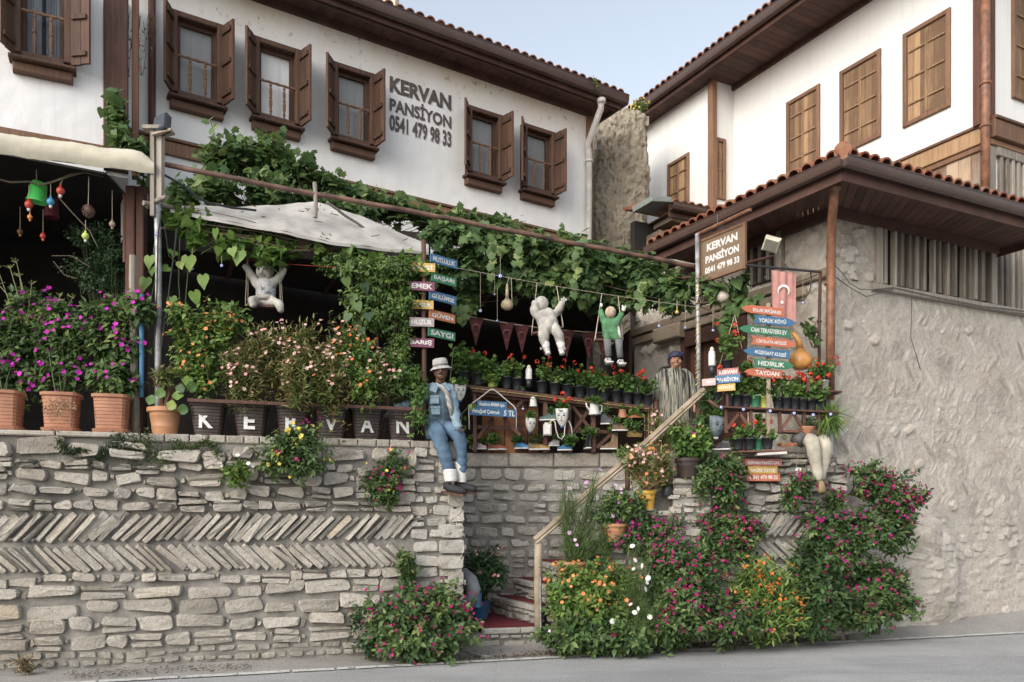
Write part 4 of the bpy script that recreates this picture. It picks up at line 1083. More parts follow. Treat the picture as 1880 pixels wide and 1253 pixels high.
# eaves
ov = .80; O = Vector((E.x, E.y, 0)); oc = O+(EL.W(0, ov, 0)-O)+(E.W(0, ov, 0)-O)
oc.z = 0; lf = EL.W(EL.S(1195, ov), ov, 0); lb = EL.W(EL.S(1195, ov), -.3, 0); rf = E.W(sR_+.25, ov, 0); rb = E.W(sR_+.25, -.3, 0); ib = E.W(.2, -.3, 0)
def planks(pa, pb, pc, pd, z, n):   # boards between edge pa-pb (outer) and pd-pc (inner)
    mb = MB()
    for i in range(n):
        a, b2 = (i+.03)/n, (i+.97)/n
        mb.slab([pa.lerp(pb, a)[:2], pa.lerp(pb, b2)[:2], pd.lerp(pc, b2)[:2], pd.lerp(pc, a)[:2]], z, z+.02, None, random.random())
    return mb
ecin = O-((EL.W(0, .3, 0)-O)+(E.W(0, .3, 0)-O))
mb = planks(lf, oc, ecin, lb, zs+.04, 34); mb2 = planks(oc, rf, rb, ecin, zs+.04, 26)
obj('soffit_left', mb, EAVE, H4); obj('soffit_right', mb2, EAVE, H4)
zf = zs-.06
mb = MB()
for (a, b2) in ((lf, oc), (oc, rf)): beam(mb, (a.x, a.y, zf+.08), (b2.x, b2.y, zf+.08), .03, .16, .6)
for (F_, s0_, s1_) in ((EL, EL.S(1195), -.0), (E, 0, sR_)):
    q0, q1 = F_.W(s0_, .06, zs-.03), F_.W(s1_, .06, zs-.03); beam(mb, q0, q1, .05, .13, .5)
beam(mb, (rf.x, rf.y, zf+.08), (rb.x, rb.y, zf+.08), .03, .16, .6)
obj('fascia', mb, EAVE, H4)
og = O+(EL.W(0, ov+.09, 0)-O)+(E.W(0, ov+.09, 0)-O)
mb = MB(); l2, r2 = EL.W(EL.S(1195, ov), ov+.09, zf+.17), E.W(sR_+.3, ov+.09, zf+.17)
gutter(mb, l2, (og.x, og.y, zf+.17), .062); gutter(mb, (og.x, og.y, zf+.17), r2, .062); obj('gutter', mb, GUTTER, H4, 'auto')
zt2 = zf+.29; rdg = O-((EL.W(0, 2.0, 0)-O)+(E.W(0, 2.0, 0)-O))
e1_, e2_ = oc.copy(), rf.copy()
tiled_roof(H4, (lf.x, lf.y, zt2), (oc.x, oc.y, zt2), (rdg.x, rdg.y, zt2+1.0), (EL.W(EL.S(1195), -2, 0).x, EL.W(EL.S(1195), -2, 0).y, zt2+1.0))
tiled_roof(H4, (oc.x, oc.y, zt2), (rf.x, rf.y, zt2), (E.W(sR_+.25, -2, 0).x, E.W(sR_+.25, -2, 0).y, zt2+1.0), (rdg.x, rdg.y, zt2+1.0))
mb = MB(); q0, q1 = Vector((oc.x, oc.y, zt2+.06)), Vector((rdg.x, rdg.y, zt2+1.06))
for i in range(7):
    a, b2 = q0.lerp(q1, i/7-.01), q0.lerp(q1, (i+1)/7+.02); mb.tube([a, b2], [.10, .08], 12, None, random.random())
obj('hip_tiles', mb, TILE, H4, 'auto')
mb = MB(); x_, y_ = P(1535, 0, 9.72).x, 9.72
q = [P(1535, 318, 9.62), P(1533, 345, 9.66), P(1528, 400, 9.95), P(1526, 450, 10.20), P(1525, 560, 10.28), P(1524, 735, 10.30)]
mb.tube(q, .056, 12); mb.tube([q[1]+Vector((0,0,.03)), q[1]-Vector((0, 0, .03))], .068, 12); mb.tube([P(1524, 520, 10.28), P(1524, 523, 10.28)], .075, 12); mb.tube([P(1525, 470, 10.27), P(1525, 474, 10.27)], .064, 12)
obj('downpipe', mb, COPPER, H4, True)
mb = MB(); mb.tube([P(1524, 735, 10.30), P(1524, 845, 10.28), P(1530, 855, 10.2)], .04, 10); obj('lower_downpipe', mb, PIPEW, H4, True)

mb = MB(); EW = lambda px, py, o=.09: E.W(E.S(px, o), o, E.Z(px, py, o))
for pl in (((1532, 487), (1545, 500), (1560, 520), (1578, 531), (1600, 533), (1640, 528), (1720, 546), (1800, 562), (1885, 572)), ((1532, 508), (1560, 528), (1590, 545), (1610, 540), (1640, 531)), ((1600, 536), (1700, 548), (1800, 567), (1885, 577)), ((1674, 545), (1672, 620), (1690, 680))):
    mb.tube([EW(a, b_) for a, b_ in pl], .006, 5)
obj('wall_cable', mb, M_plain('grey_cable', (.10,.095,.09), .7, .2, 5, 0), H4, True)
mb = MB(); mb.tube([P(1506, 500, 10.35), P(1504, 600, 10.38), P(1504, 715, 10.38)], .022, 8); mb.tube([P(1504, 588, 10.38), P(1504, 592, 10.38)], .032, 8); obj('thin_pipe', mb, REDWOOD, H4, True)
# mud brick wall stump ------------------------------------------
D_ = 17.2
def mudfn(X, Z):
    a = X*2*math.pi; cx = P(1138, 0, D_).x+.04*np.sin(Z*2.2)
    top = 1-.0*Z; rx, ry = .66+.03*np.sin(Z*3+1), .75
    c, s_ = np.cos(a), np.sin(a); k = 1/np.maximum(np.abs(c), np.abs(s_))*.35+.65
    d = 1+.20*(fbm(X*9+20, Z*1.2+20, 301)-.5)+.16*(fbm(X*60+20, Z*9+20, 302)-.5)-.05*np.clip(fbm(X*90+5, Z*14+20, 303)-.58, 0, 1)*8
    lean = -(Z-6)*.011*c
    return np.stack([cx+rx*c*k*d+lean, D_+.4+ry*s_*k*d, Z+.16*(fbm(X*12, Z, 9)-.5)*np.clip(Z-9, 0, 1)], -1), fbm(X*12+3, Z*2+3, 310)+.25*np.clip((Z-7.8)/1, 0, 1)  # tone lightened towards the top, sunlight put into the colour
xs = np.linspace(0, 1, 281); zz = np.arange(2.6, 10.25, .025)
t = thing('mud_brick_pier', 'crumbling tan mud brick pier between the two white houses', 'wall', (P(1138, 0, D_).x, D_+.4, 2.5))
obj('pier', gridmesh(xs, zz, mudfn, M0), MUD, t, True)
mb = MB(); c = Vector((P(1138, 0, D_).x+.12, D_+.3, 10.18))
for k in range(22): stone(mb, c.x+random.uniform(-.40, .42), 0, random.uniform(.15, .3), random.uniform(.08, .14), .15, T(0, c.y+random.uniform(-.5, .3), c.z+random.uniform(-.06, .05)), random.gauss(0, .2), random.random())
mb.cbox((c.x, c.y, c.z-.12), (.95, 1.0, .2), None, .4)
obj('top_rubble', mb, MUD, t)
b_ = [px_blob(1172, 197, D_, 16, 12, .2)]
bush('weed', 'small yellow-green weed growing on top of the mud pier', 'plant', b_, [(b_[0][0], b_[0][1], 10.2)], 60, 'small', 'light', .07, 5, .12, fl=(('yellow', 'tiny', 30, .05, 1),), nst=12)
b_ = [px_blob(1091, 152, 15.2, 7, 7, .1)]
bush('weed', 'small weed sprouting from the end of the house gutter', 'plant', b_, [(b_[0][0], b_[0][1], b_[0][2]-.15)], 24, 'small', 'light', .05, 5, .1, nst=8)

# little shed roof between pier and stone building ---------------
SF = Frame(P(1185, 0, 15.0).x, 15.0, 26)
t = thing('shed', 'low dark shed with a short tiled eave and rotten beam ends, beside the mud pier', 'shed', SF.W(.8, 0, TZ))
zA = SF.Z(1215, 400); mb = MB(SF.M); mb.box(0, 2.6, .35, .5, TZ, zA); obj('wall', mb, INTERIOR, t)
mb = MB(SF.M); 
for (a, b2, z0, z1, y0) in ((-.1, .35, zA-.12, zA+.02, -.3), (-.25, .42, zA-.50, zA-.28, -.15), (-.1, .9, zA-.78, zA-.55, -.1), (.1, 2.0, zA-1.1, zA-.9, .1)):
    mb.bbox(a, b2, y0, .3, z0, z1, .04, RY(4), random.random())
obj('beams', mb, M_wood('rotten_beam_wood', (.06,.045,.032), (.21,.16,.115), (3, 3, 12)), t)
mb = MB(SF.M); mb.box(.3, 2.6, -.33, -.30, zA-.1, zA+.06, None, .4); mb.box(.3, 2.6, -.3, .4, zA-.04, zA-.02, None, .3); obj('fascia', mb, EAVE, t)
mb = MB(); gutter(mb, SF.W(.28, .42, zA+.06), SF.W(2.6, .42, zA+.06), .07); obj('gutter', mb, GUTTER, t)
tiled_roof(t, SF.W(.3, .36, zA+.12), SF.W(2.6, .36, zA+.12), SF.W(2.6, -1.2, zA+.6), SF.W(.3, -1.2, zA+.6))
mb = MB(SF.M @ T(.0, -.3, zA+.10) @ RY(-7)); mb.bbox(-.15, .32, -.1, .5, 0, .10, .01); obj('metal_sheet', mb, paint('grey_green_metal', (.24,.27,.25)), t)

# dark fence added between the houses so the open gap reads as shade
q0, q1 = A.W(.3, 0, 0), EL.W(le, .1, 0); d = q1-q0; FF_ = Frame(q0.x, q0.y, math.degrees(math.atan2(d.y, d.x)))
t = thing('added_dark_fence', 'added dark board fence shading the open gap at the back of the terrace', 'fence', (q0.x, q0.y, TZ))
mb = MB(FF_.M); k = 0
while k < d.length: mb.bbox(k+.005, k+.14, -.02, .03, TZ, 4.9, .005, None, random.random()); k += .145
obj('board_panel', mb, DARKWOOD, t); mb = MB(FF_.M); mb.box(0, d.length, -.08, -.02, 3.9, 4.05); mb.box(0, d.length, -.08, -.02, 2.8, 2.95); obj('rail', mb, DARKWOOD, t)
# ground floor room below the projecting wing, its shade put into the near-black colour
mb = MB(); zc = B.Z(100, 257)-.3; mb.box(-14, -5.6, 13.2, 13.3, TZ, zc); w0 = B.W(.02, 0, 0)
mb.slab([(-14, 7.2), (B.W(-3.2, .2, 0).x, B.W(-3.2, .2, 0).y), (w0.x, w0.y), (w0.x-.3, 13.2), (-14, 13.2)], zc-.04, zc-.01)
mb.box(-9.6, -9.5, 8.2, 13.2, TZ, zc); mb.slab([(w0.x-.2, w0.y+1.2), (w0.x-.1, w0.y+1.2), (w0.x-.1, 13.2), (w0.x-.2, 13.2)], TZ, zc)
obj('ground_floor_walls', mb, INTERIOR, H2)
# ================================================================ pergola, canopy, tarpaulin
def wobble(a, b_, n, amp, z=0):
    a, b_ = Vector(a), Vector(b_)
    return [a.lerp(b_, i/n)+Vector((random.gauss(0, amp), random.gauss(0, amp), random.gauss(0, amp)-z*math.sin(math.pi*i/n))) for i in range(n+1)]
PG = thing('pergola', 'pergola of old pipes and poles with an added shade roof, over the terrace', 'pergola', LF.W(LF.S(290, -.25), -.25, TZ))
p0 = P(290, 700, 9.05)
mb = MB(); mb.tube(wobble((p0.x, 9.05, TZ), (p0.x, 9.05, 5.35), 10, .004), .036, 12); obj('pipe_post', mb, STEEL, PG, True)
mb = MB(); mb.box(p0.x-.055, p0.x-.01, 8.97, 9.02, 5.0, 5.98, None, .4); mb.box(p0.x+.0, p0.x+.06, 9.0, 9.09, 5.2, 5.95, RX(0), .9); mb.cbox((p0.x-.01, 9.0, 5.99), (.24, .12, .04))
mb.tube(wobble(P(262, 372, 9.0), P(318, 382, 9.3), 5, .006), .03, 8); mb.tube(wobble(P(270, 380, 9.1), P(305, 360, 8.9), 4, .006), .025, 8)
obj('wood_splint', mb, GREYWOOD, PG)
mb = MB(); mb.tube(wobble(P(300, 303, 9.15), P(1290, 492, 11.0), 24, .006), .030, 10); obj('front_pipe', mb, RUST, PG, True)
for a_, b_, k_, r_ in ((P(578, 337, 9.6), P(580, 400, 9.6), 3, .026), (P(600, 372, 9.9), P(700, 440, 10.4), 6, .018), (P(1195, 474, 11.3), P(1285, 490, 11.0), 6, .032)): mb = MB(); mb.tube(wobble(a_, b_, k_, .004), r_, 8); obj('prop', mb, GREYWOOD, PG)
mb = MB(); mb.tube(wobble(P(1255, 520, 11.6), P(1420, 470, 10.6), 8, .006), .022, 8); mb.tube(wobble(P(1180, 520, 11.8), P(1270, 508, 11.0), 6, .006), .02, 8); obj('side_pole', mb, REDWOOD, PG, True)
pts = [P(262, 0, 10.3), P(300, 0, 10.7), P(790, 0, 11.5), P(1140, 0, 12.3), EL.W(le+.2, .25, 0), EL.W(le, .1, 0), A.W(.2, .15, 0), A.W(sL, .15, 0), Vector((-5.2, 11.0, 0))]
mb = MB(); mb.slab([(p.x, p.y) for p in pts], 5.22, 5.25); obj('added_shade_roof', mb, INTERIOR, PG)  # roof sheet added to block sky light and keep the terrace dark
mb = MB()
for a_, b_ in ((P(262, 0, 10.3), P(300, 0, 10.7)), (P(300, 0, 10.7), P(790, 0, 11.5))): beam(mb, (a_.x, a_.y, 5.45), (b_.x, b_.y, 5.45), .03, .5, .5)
obj('added_dark_panel', mb, INTERIOR, PG)  # dark panel added as shade, hides the bright wall behind the tarpaulin
mb = MB()
for i in range(9):
    a = P(330+i*100, 0, 10.9+i*.18); c = A.W(A.S(330+i*88, .2), .2, 0) if i < 7 else Vector((a.x+.7, 14.5, 0)); mb.tube([(a.x, a.y, 5.18), (c.x, c.y, 5.2)], .035, 8)
obj('rafters', mb, DARKWOOD, PG)
mb = MB(); mb.tube(wobble(P(300, 320, 9.1), P(470, 385, 9.6), 8, .01, .12), .014, 6); mb.tube(wobble(P(296, 640, 8.95), P(325, 420, 9.1), 5, .003), .008, 6)
mb.tube([P(296, 395, 8.98), P(290, 430, 8.98), P(288, 540, 8.98), P(283, 640, 8.98)], .008, 6); obj('cables', mb, WIRE, PG)

def cloth_strip(mb, lo, hi, n=40, m=6, amp=.02):
    lo = [Vector(p) for p in lo]; hi = [Vector(p) for p in hi]
    def at(L, t):
        k = t*(len(L)-1); i = min(int(k), len(L)-2); return L[i].lerp(L[i+1], k-i)
    V = []
    for j in range(m+1):
        for i in range(n+1):
            p = at(lo, i/n).lerp(at(hi, i/n), j/m); q = amp*math.sin(i*1.3+j*.5)*math.sin(math.pi*j/m+.3)+amp*.6*math.sin(i*.6+j*2)
            V.append(p+Vector((0, -abs(q)*.5, q)))
    F = [(j*(n+1)+i, j*(n+1)+i+1, (j+1)*(n+1)+i+1, (j+1)*(n+1)+i) for j in range(m) for i in range(n)]
    mb.add(V, F); return mb
mb = MB(); lo = [P(312, 385, 9.25), P(400, 403, 9.3), P(520, 424, 9.45), P(600, 443, 9.55), P(700, 456, 9.9), P(787, 463, 10.2)]
hi = [P(312, 377, 9.5), P(434, 380, 10.0), P(520, 376, 10.3), P(578, 370, 10.5), P(660, 396, 10.5), P(787, 450, 10.5)]
cloth_strip(mb, lo, hi, 60, 8, .006); l2 = [p-Vector((0, 0, .035)) for p in lo]; cloth_strip(mb, l2, lo, 60, 1, .006)
obj('tarpaulin', mb, TARP, None, True, loc=tuple(lo[0]), label='weathered white tarpaulin stretched over the pergola front, draped with gourd vine', cat='tarpaulin')
mb = MB()
for k in range(24):
    t_ = random.random()**.6; i = int(t_*4.99); p = Vector(lo[i]).lerp(Vector(hi[i]), random.random()*.8)+Vector((random.uniform(-.3, .3), -.03, .05))
    mb.tube([p, p+Vector((random.uniform(-.12, .12), 0, random.uniform(-.03, .03)))], .006, 5)
obj('dry_twigs', mb, BARK, None, loc=tuple(lo[3]), label='dry twigs and litter lying on the white tarpaulin', cat='twigs', kind='stuff')

# cream canopy on the left
KF = Frame(P(283, 0, 8.95).x, 8.95, 18.5)
zc0 = KF.Z(283, 318); zc1 = KF.Z(283, 294)
t = thing('canopy', 'cream fabric canopy edge hanging over the dark room on the left', 'awning', KF.W(-1, 0, zc0))
mb = MB(KF.M); n = 60; prof = [(.02, 0), (-.015, .06), (-.02, .12), (.0, .19), (.05, .24), (.18, .29), (.6, .42), (1.0, .52)]
V = []
for i in range(n+1):
    x = -4.2+4.2*i/n; tp = min(1, (4.2-4.2*i/n)/.35+.62); 
    for j, (y, z) in enumerate(prof):
        w_ = .012*math.sin(i*.9+j)+.010*math.sin(i*2.3+j*1.7)
        V.append((x, y+w_, zc0+z*tp+.006*math.sin(i*.7)))
m_ = len(prof); mb.add(V, [(i*m_+j, (i+1)*m_+j, (i+1)*m_+j+1, i*m_+j+1) for i in range(n) for j in range(m_-1)])
obj('fabric', mb, CANVAS, t, True)
mb = MB(); mb.tube([KF.W(-4.2, -.05, zc0+.03), KF.W(0, -.05, zc0+.03)], .02, 8); obj('front_bar', mb, STEEL, t)
mb = MB(); q = P(250, 0, 9.4); mb.bbox(q.x-.11, q.x+.0, 9.35, 9.47, TZ, 5.5, .012, None, .6); mb.bbox(q.x+.005, q.x+.10, 9.37, 9.47, TZ, 5.5, .012, None, .4)
mb.box(q.x-.14, q.x-.115, 9.36, 9.4, 4.6, 5.4, None, .9)
obj('timber_post', mb, REDWOOD, None, loc=(q.x, 9.4, TZ), label='dark red-brown timber post at the right end of the cream canopy', cat='post')
q = P(250, 0, 8.98); mb = MB(); mb.tube(wobble((q.x, 8.98, TZ), (q.x-.04, 8.98, 4.55), 8, .006), [.042]*9, 8, None, .5)
t = thing('garden_pole', 'rough grey pole beside a blue pipe, between the square and round terracotta pots', 'pole', (q.x, 8.98, TZ)); obj('pole', mb, GREYWOOD, t)
q2 = P(260, 0, 8.95); mb = MB(); mb.tube([(q2.x, 8.95, 2.95), (q2.x, 8.95, 4.1)], .026, 10); obj('blue_pipe', mb, paint('pipe_blue', (.06,.20,.36)), t)

# floodlight on its plank
c = P(296, 228, 9.0); t = thing('floodlight', 'black box floodlight on a small plank, on top of the pergola post', 'floodlight', tuple(c))
Mx = T(c) @ RZ(-18) @ RY(-14) @ RX(-20); mb = MB(Mx); mb.bbox(-.085, .085, -.03, .06, -.12, .12, .012); obj('housing', mb, BLACKP, t)
mb = MB(Mx); mb.box(-.075, .075, -.034, -.031, -.105, .105); obj('lens', mb, M_plain('smoked_glass', (.03,.035,.04), .15, .1, 3, 0), t)
mb = MB(T(P(300, 246, 9.0)) @ RY(-14)); mb.cbox((0, 0, 0), (.22, .12, .025)); obj('plank', mb, GREYWOOD2, t)

# ---------------------------------------------------------------- signs
def pxboard(px0, py0, D, px1, rz, h, mat, text='', shape='rect', tilt=0, par=None, th=.018, name='board', label=None, tm=None, fat=.03, tw=.84, tH=.62, tx=0):
    a = P(px0, py0, D); k = (px1-CX)/FPX; c_, s_ = math.cos(R(rz)), math.sin(R(rz))
    w = (k*D-a.x)/(c_-k*s_); M = T(a) @ RZ(rz) @ RY(tilt); e = h*.5; tip = min(.28*w, h*1.3)
    jj = lambda: random.gauss(0, h*.012)
    if shape == 'rect': poly = [(0, -e+jj()), (w, -e+jj()), (w, e+jj()), (0, e+jj())]
    elif shape == 'L': poly = [(0, 0), (tip*.5, -e*.75), (tip, -e), (w, -e), (w-h*.12, 0), (w, e), (tip, e), (tip*.5, e*.75)]
    else: poly = [(0, -e), (w-tip, -e), (w-tip*.5, -e*.75), (w, 0), (w-tip*.5, e*.75), (w-tip, e), (0, e), (h*.3, 0)]
    mb = MB(M); mb.prism(poly, -th/2, th/2); b_ = obj(name, mb, mat, par, label=label)
    if text:
        off = tip*.4 if shape == 'L' else (-tip*.3 if shape == 'R' else 0)
        t2 = MB(M); text_mb(t2, text, (w-(tip if shape != 'rect' else 0))*tw, h*tH, T(w/2+off+tx, -th/2-.0015, 0) @ RY(random.gauss(0, .6)), 0, fat, hand=.022)
        obj('lettering', t2, tm or WHITE, b_)
    return b_, M, w
D1 = 9.95; c = P(778, 0, D1)
t = thing('word_signpost', 'pole with ten small painted word boards, MUTLULUK topmost, beside the jasmine', 'signpost', (c.x, D1+.03, TZ))
mb = MB(); mb.tube(wobble((c.x, D1+.03, TZ), (c.x, D1+.03, P(0, 440, D1).z), 10, .004), .03, 10); obj('pole', mb, REDWOOD, t, True)
hB = 16/FPX*D1
for (a, b_, y, mt, tx, lab) in ((790, 839, 473, PBLUE, 'MUTLULUK', 'blue board'), (792, 837, 508, PGREEN, 'BA\u015eARI', 'upper green board'), (788, 837, 541, PBLUE, 'G\u00dcL\u00dcMSE', 'second blue board'), (788, 835, 576, PBROWN, 'G\u00dcVEN', 'orange-brown board'), (786, 835, 609, PGREEN, 'SAYGI', 'lower green board')):
    pxboard(a, y, D1-.02, b_, 42, hB, mt, tx, par=t, label=lab, tilt=1)
for (a, b_, y, mt, tx, lab) in ((753, 799, 490, PYELLOW, 'SEVG\u0130', 'yellow board half hidden by leaves'), (752, 798, 525, PPURPLE, 'EMEK', 'dark purple board'), (756, 796, 559, PYELLOW, 'SA\u011eLIK', 'mustard board'), (752, 797, 591, PGREY, 'HUZUR', 'grey lilac board'), (749, 797, 629, PPURPLE, 'BARI\u015e', 'bottom purple board')):
    pxboard(a, y, D1-.04, b_, 4, hB, mt, tx, par=t, label=lab, tilt=1.5)
D2 = 9.9; c = P(1412, 0, D2)
t = thing('direction_signpost', 'pale wooden pole with seven arrow boards pointing to local sights', 'signpost', (c.x, D2+.03, 2.41))
mb = MB(); mb.bbox(c.x-.026, c.x+.024, D2+.01, D2+.05, 2.41, P(0, 556, D2).z, .006); obj('pole', mb, RAILWOOD, t)
for (a, b_, y, sh, mt, tx) in ((1361, 1440, 566, 'L', PORANGE, 'BULAK MA\u011eARASI'), (1384, 1461, 586, 'R', PBLUE, 'Y\u00d6R\u00dcK K\u00d6Y\u00dc'), (1356, 1452, 603, 'L', PGREEN, 'CAM TERAS/TERS EV'), (1379, 1462, 625, 'R', PORANGE, '\u00c7\u0130KOLATA M\u00dcZES\u0130'),
        (1364, 1450, 644, 'L', PBLUE, 'M\u00dcZE/SAAT KULES\u0130'), (1383, 1458, 666, 'R', PGREEN, 'HIDIRLIK'), (1366, 1436, 682, 'L', PORANGE, 'TAYDAN')):
    pxboard(a, y, D2-.09, b_, 12, 14.5/FPX*D2, mt, tx, sh, 2.5, par=t, th=.016)
t = thing('entrance_sign', 'four nailed boards reading KERVAN PANS\u0130YON G\u0130R\u0130\u015e with a pink arrow board', 'sign', tuple(P(1335, 720, 9.95)))
for (a, b_, y, mt, tx, h_) in ((1317, 1356, 685, PRED, 'KERVAN', 13), (1313, 1359, 698, PBLUE, 'PANS\u0130YON', 15), (1317, 1350, 713, PYELLOW, 'G\u0130R\u0130\u015e', 13)):
    pxboard(a, y, 9.95, b_, -22, h_/FPX*9.9, mt, tx, par=t, tilt=-1)
b_, M, w = pxboard(1289, 703, 9.98, 1314, -22, 13/FPX*9.9, PPINK, '', par=t, tilt=-1)
mb = MB(M); mb.prism([(.05, .0), (.09, .03), (.095, .022), (.07, .006), (w-.01, .006), (w-.01, -.006), (.07, -.006), (.095, -.022), (.09, -.03)], -.0115, -.010); obj('arrow', mb, WHITE, b_)
mb = MB(); mb.box(P(1335, 0, 9.97).x-.015, P(1335, 0, 9.97).x+.015, 9.96, 9.98, P(0, 790, 9.97).z, P(0, 678, 9.97).z); obj('batten', mb, REDWOOD, t)
t = thing('owner_sign', 'three stacked boards on the wall: pink name board, yellow board and orange phone board', 'sign', tuple(P(1400, 880, 10.05)))
for (a, b_, y, mt, tx, h_) in ((1367, 1435, 849, PRED, 'KERVAN PANS\u0130YON', 13), (1373, 1427, 863, PYELLOW, 'NA\u0130RE TEYZE', 13), (1371, 1432, 876.5, PORANGE, '0 541 479 98 33', 13.5)):
    pxboard(a, y, 10.02, b_, 3.5, h_/FPX*10, mt, tx, par=t)
t = thing('photo_fee_sign', 'two blue boards about cat food and 5 TL photos in a bent white pipe frame', 'sign', tuple(P(905, 790, 11.0)))
mb = MB(); pts = [(861.5, 789), (861, 760), (861, 751), (863, 745), (868, 740), (885, 728), (897, 718), (902, 715), (907, 716), (915, 722), (930, 735), (943, 746), (947, 752), (948, 758), (948, 789)]
mb.tube([P(a, b_, 10.86) for a, b_ in pts], .0085, 8); obj('pipe_frame', mb, PIPEW, t, True)
pxboard(876, 742, 10.82, 930.5, 3, 12.5/FPX*11, PDBLUE, 'Kedilere MAMA i\u00e7in', par=t, tilt=3, tH=.66, fat=.02)
b_, M, w = pxboard(863, 755, 10.81, 947, 3, 14/FPX*11, PDBLUE, 'Foto\u011fraf \u00c7ekmek', par=t, tilt=3, tw=.60, tH=.68, tx=-.09, fat=.02)
mb = MB(M); text_mb(mb, '5 TL', w*.24, 14/FPX*11*.72, T(w*.86, -.0105, -.002), 0, .02); obj('price', mb, WHITE, b_)
# big framed sign on its pole
Ds = 10.85; a = P(1286, 482, Ds); rz = -59; k = (1369-CX)/FPX; c_, s_ = math.cos(R(rz)), math.sin(R(rz)); w = (k*Ds-a.x)/(c_-k*s_); h = 80/FPX*Ds
t = thing('hanging_sign', 'brown framed sign board with white letters KERVAN PANS\u0130YON, beside the tinsel-wrapped pole', 'sign', tuple(a))
M = T(a) @ RZ(rz) @ T(0, 0, 0)
mb = MB(M); mb.box(.03, w-.03, -.008, .012, -h/2+.03, h/2-.03); obj('panel', mb, PTAN, t)
mb = MB(M); e = .035
for x0_, x1_, z0_, z1_ in ((0, e, -h/2, h/2), (w-e, w, -h/2, h/2), (e, w-e, -h/2, -h/2+e), (e, w-e, h/2-e, h/2)): mb.bbox(x0_, x1_, -.022, .022, z0_, z1_, .006, None, .6)
obj('frame', mb, FRAMEWOOD, t)
mb = MB(M)
for tx, zc_, hh, ww in (('KERVAN', .155, .105, .68), ('PANS\u0130YON', .01, .13, .74), ('0541 479 98 33', -.15, .085, .76)): text_mb(mb, tx, w*ww, hh*h/.59, T(w/2+.0, -.010, zc_*h/.59), 0, .045)
obj('lettering', mb, WHITE, t)
c = P(1280, 0, 10.8); t = thing('sign_pole', 'grey steel pole wrapped in gold tinsel, carrying the framed sign', 'pole', (c.x, 10.8, 2.5))
mb = MB(); mb.tube([(c.x+.03, 10.8, 2.5), (c.x, 10.8, P(0, 430, 10.8).z)], .030, 12); obj('pole', mb, STEEL, t, True)
mb = MB(); zA_, zB_ = P(0, 715, 10.8).z, P(0, 500, 10.8).z; n = 150
mb.tube([(c.x+.01+.036*math.cos(i*.9), 10.8+.036*math.sin(i*.9), zA_+(zB_-zA_)*(i/n+.02*math.sin(i*.12))) for i in range(n)], .006, 5)
obj('tinsel', mb, M_plain('gold_tinsel', (.55,.42,.16), .35, .3, 40, .3, 60, .5), t)
mb = MB(); mb.tube([P(1278, 432, 10.85), P(1378, 385, 9.9)], .024, 8); obj('top_bar', mb, COPPER, t)
mb = MB(); c2 = P(1315, 414, 10.6); mb.tube([c2, c2+Vector((-.05, -.05, -.05))], [.03, .055], 10); mb.tube([c2+Vector((.02, 0, .02)), c2+Vector((.02, 0, .14))], .01, 6); mb.tube([c2, P(1345, 420, 10.5)], .008, 6)
obj('spot_lamp', mb, BLACKP, t)
# pale floodlight on an arm
c = P(1416, 449, 10.35); t = thing('floodlight', 'cream rectangular floodlight on a thin arm under the tiled eaves', 'floodlight', tuple(c))
Mx = T(c) @ RZ(-30) @ RX(35) @ RY(25); mb = MB(Mx); mb.bbox(-.10, .10, -.05, .05, -.09, .09, .02); obj('housing', mb, CANVAS, t)
mb = MB(Mx); mb.box(-.08, .08, -.054, -.051, -.07, .07); obj('lens', mb, paint('dull_lens', (.2,.2,.16)), t)
mb = MB(); mb.tube([c, P(1434, 474, 10.6), P(1450, 497, 10.9)], .010, 6); obj('arm', mb, STEEL, t)
# horizontal bar, flag
b0, b1 = P(1370, 487, 10.15), P(1508, 500, 10.05)
t = thing('flag_bracket', 'black horizontal steel bar fixed to the downpipe corner', 'bracket', tuple(b1)); mb = MB(); mb.tube([b0, b1], .016, 8); obj('bar', mb, WIRE, t)
mb = MB(); mb.tube([P(1463, 553, 10.1), P(1475, 552, 10.1), P(1487, 535, 10.1), P(1490, 515, 10.1), P(1488, 500, 10.1)], .009, 6); mb.tube(wobble(P(1463, 520, 10.1), P(1500, 505, 10.1), 4, .004), .006, 6); obj('cable', mb, WIRE, t)
def crescent(mb, r, M, n=24):
    out = [(r*math.cos(a_), r*math.sin(a_)) for a_ in [R(-50-260*i/n) if False else R(90-140+280*i/n) for i in range(n+1)]]
    inn = [(.8*r*math.cos(a_), -.22*r+.8*r*math.sin(a_)) for a_ in [R(90-122+244*i/n) for i in range(n+1)]]
    V = [(x, 0, z) for x, z in out]+[(x, 0, z) for x, z in inn]
    mb.add(V, [(i, i+1, n+1+i+1, n+1+i) for i in range(n)], M)
def star5(mb, r, M):
    V = [(0, 0, 0)]+[((r if i % 2 == 0 else r*.4)*math.sin(math.pi*i/5), 0, (r if i % 2 == 0 else r*.4)*math.cos(math.pi*i/5)) for i in range(10)]
    mb.add(V, [(0, i+1, (i+1) % 10+1) for i in range(10)], M)
fa, fb = P(1415, 496, 10.12), P(1463, 500, 10.08); wF = fb.x-fa.x; hF = 95/FPX*10.1
def flagy(u, v): return .014*math.sin(u*9+v*2)*(.3+v)+.010*math.sin(u*21)*(1-.4*v)
t = thing('flag', 'faded red flag with white crescent and star hanging from the black bar', 'flag', tuple(fa))
V = []; n, m_ = 26, 24
for j in range(m_+1):
    for i in range(n+1):
        u, v = i/n, j/m_; V.append((fa.x+wF*(u*(1-.10*v)+.06*v), fa.y-.02+flagy(u, v), fa.z-hF*v-.01*math.sin(u*math.pi)-(fa.z-fb.z)*u))
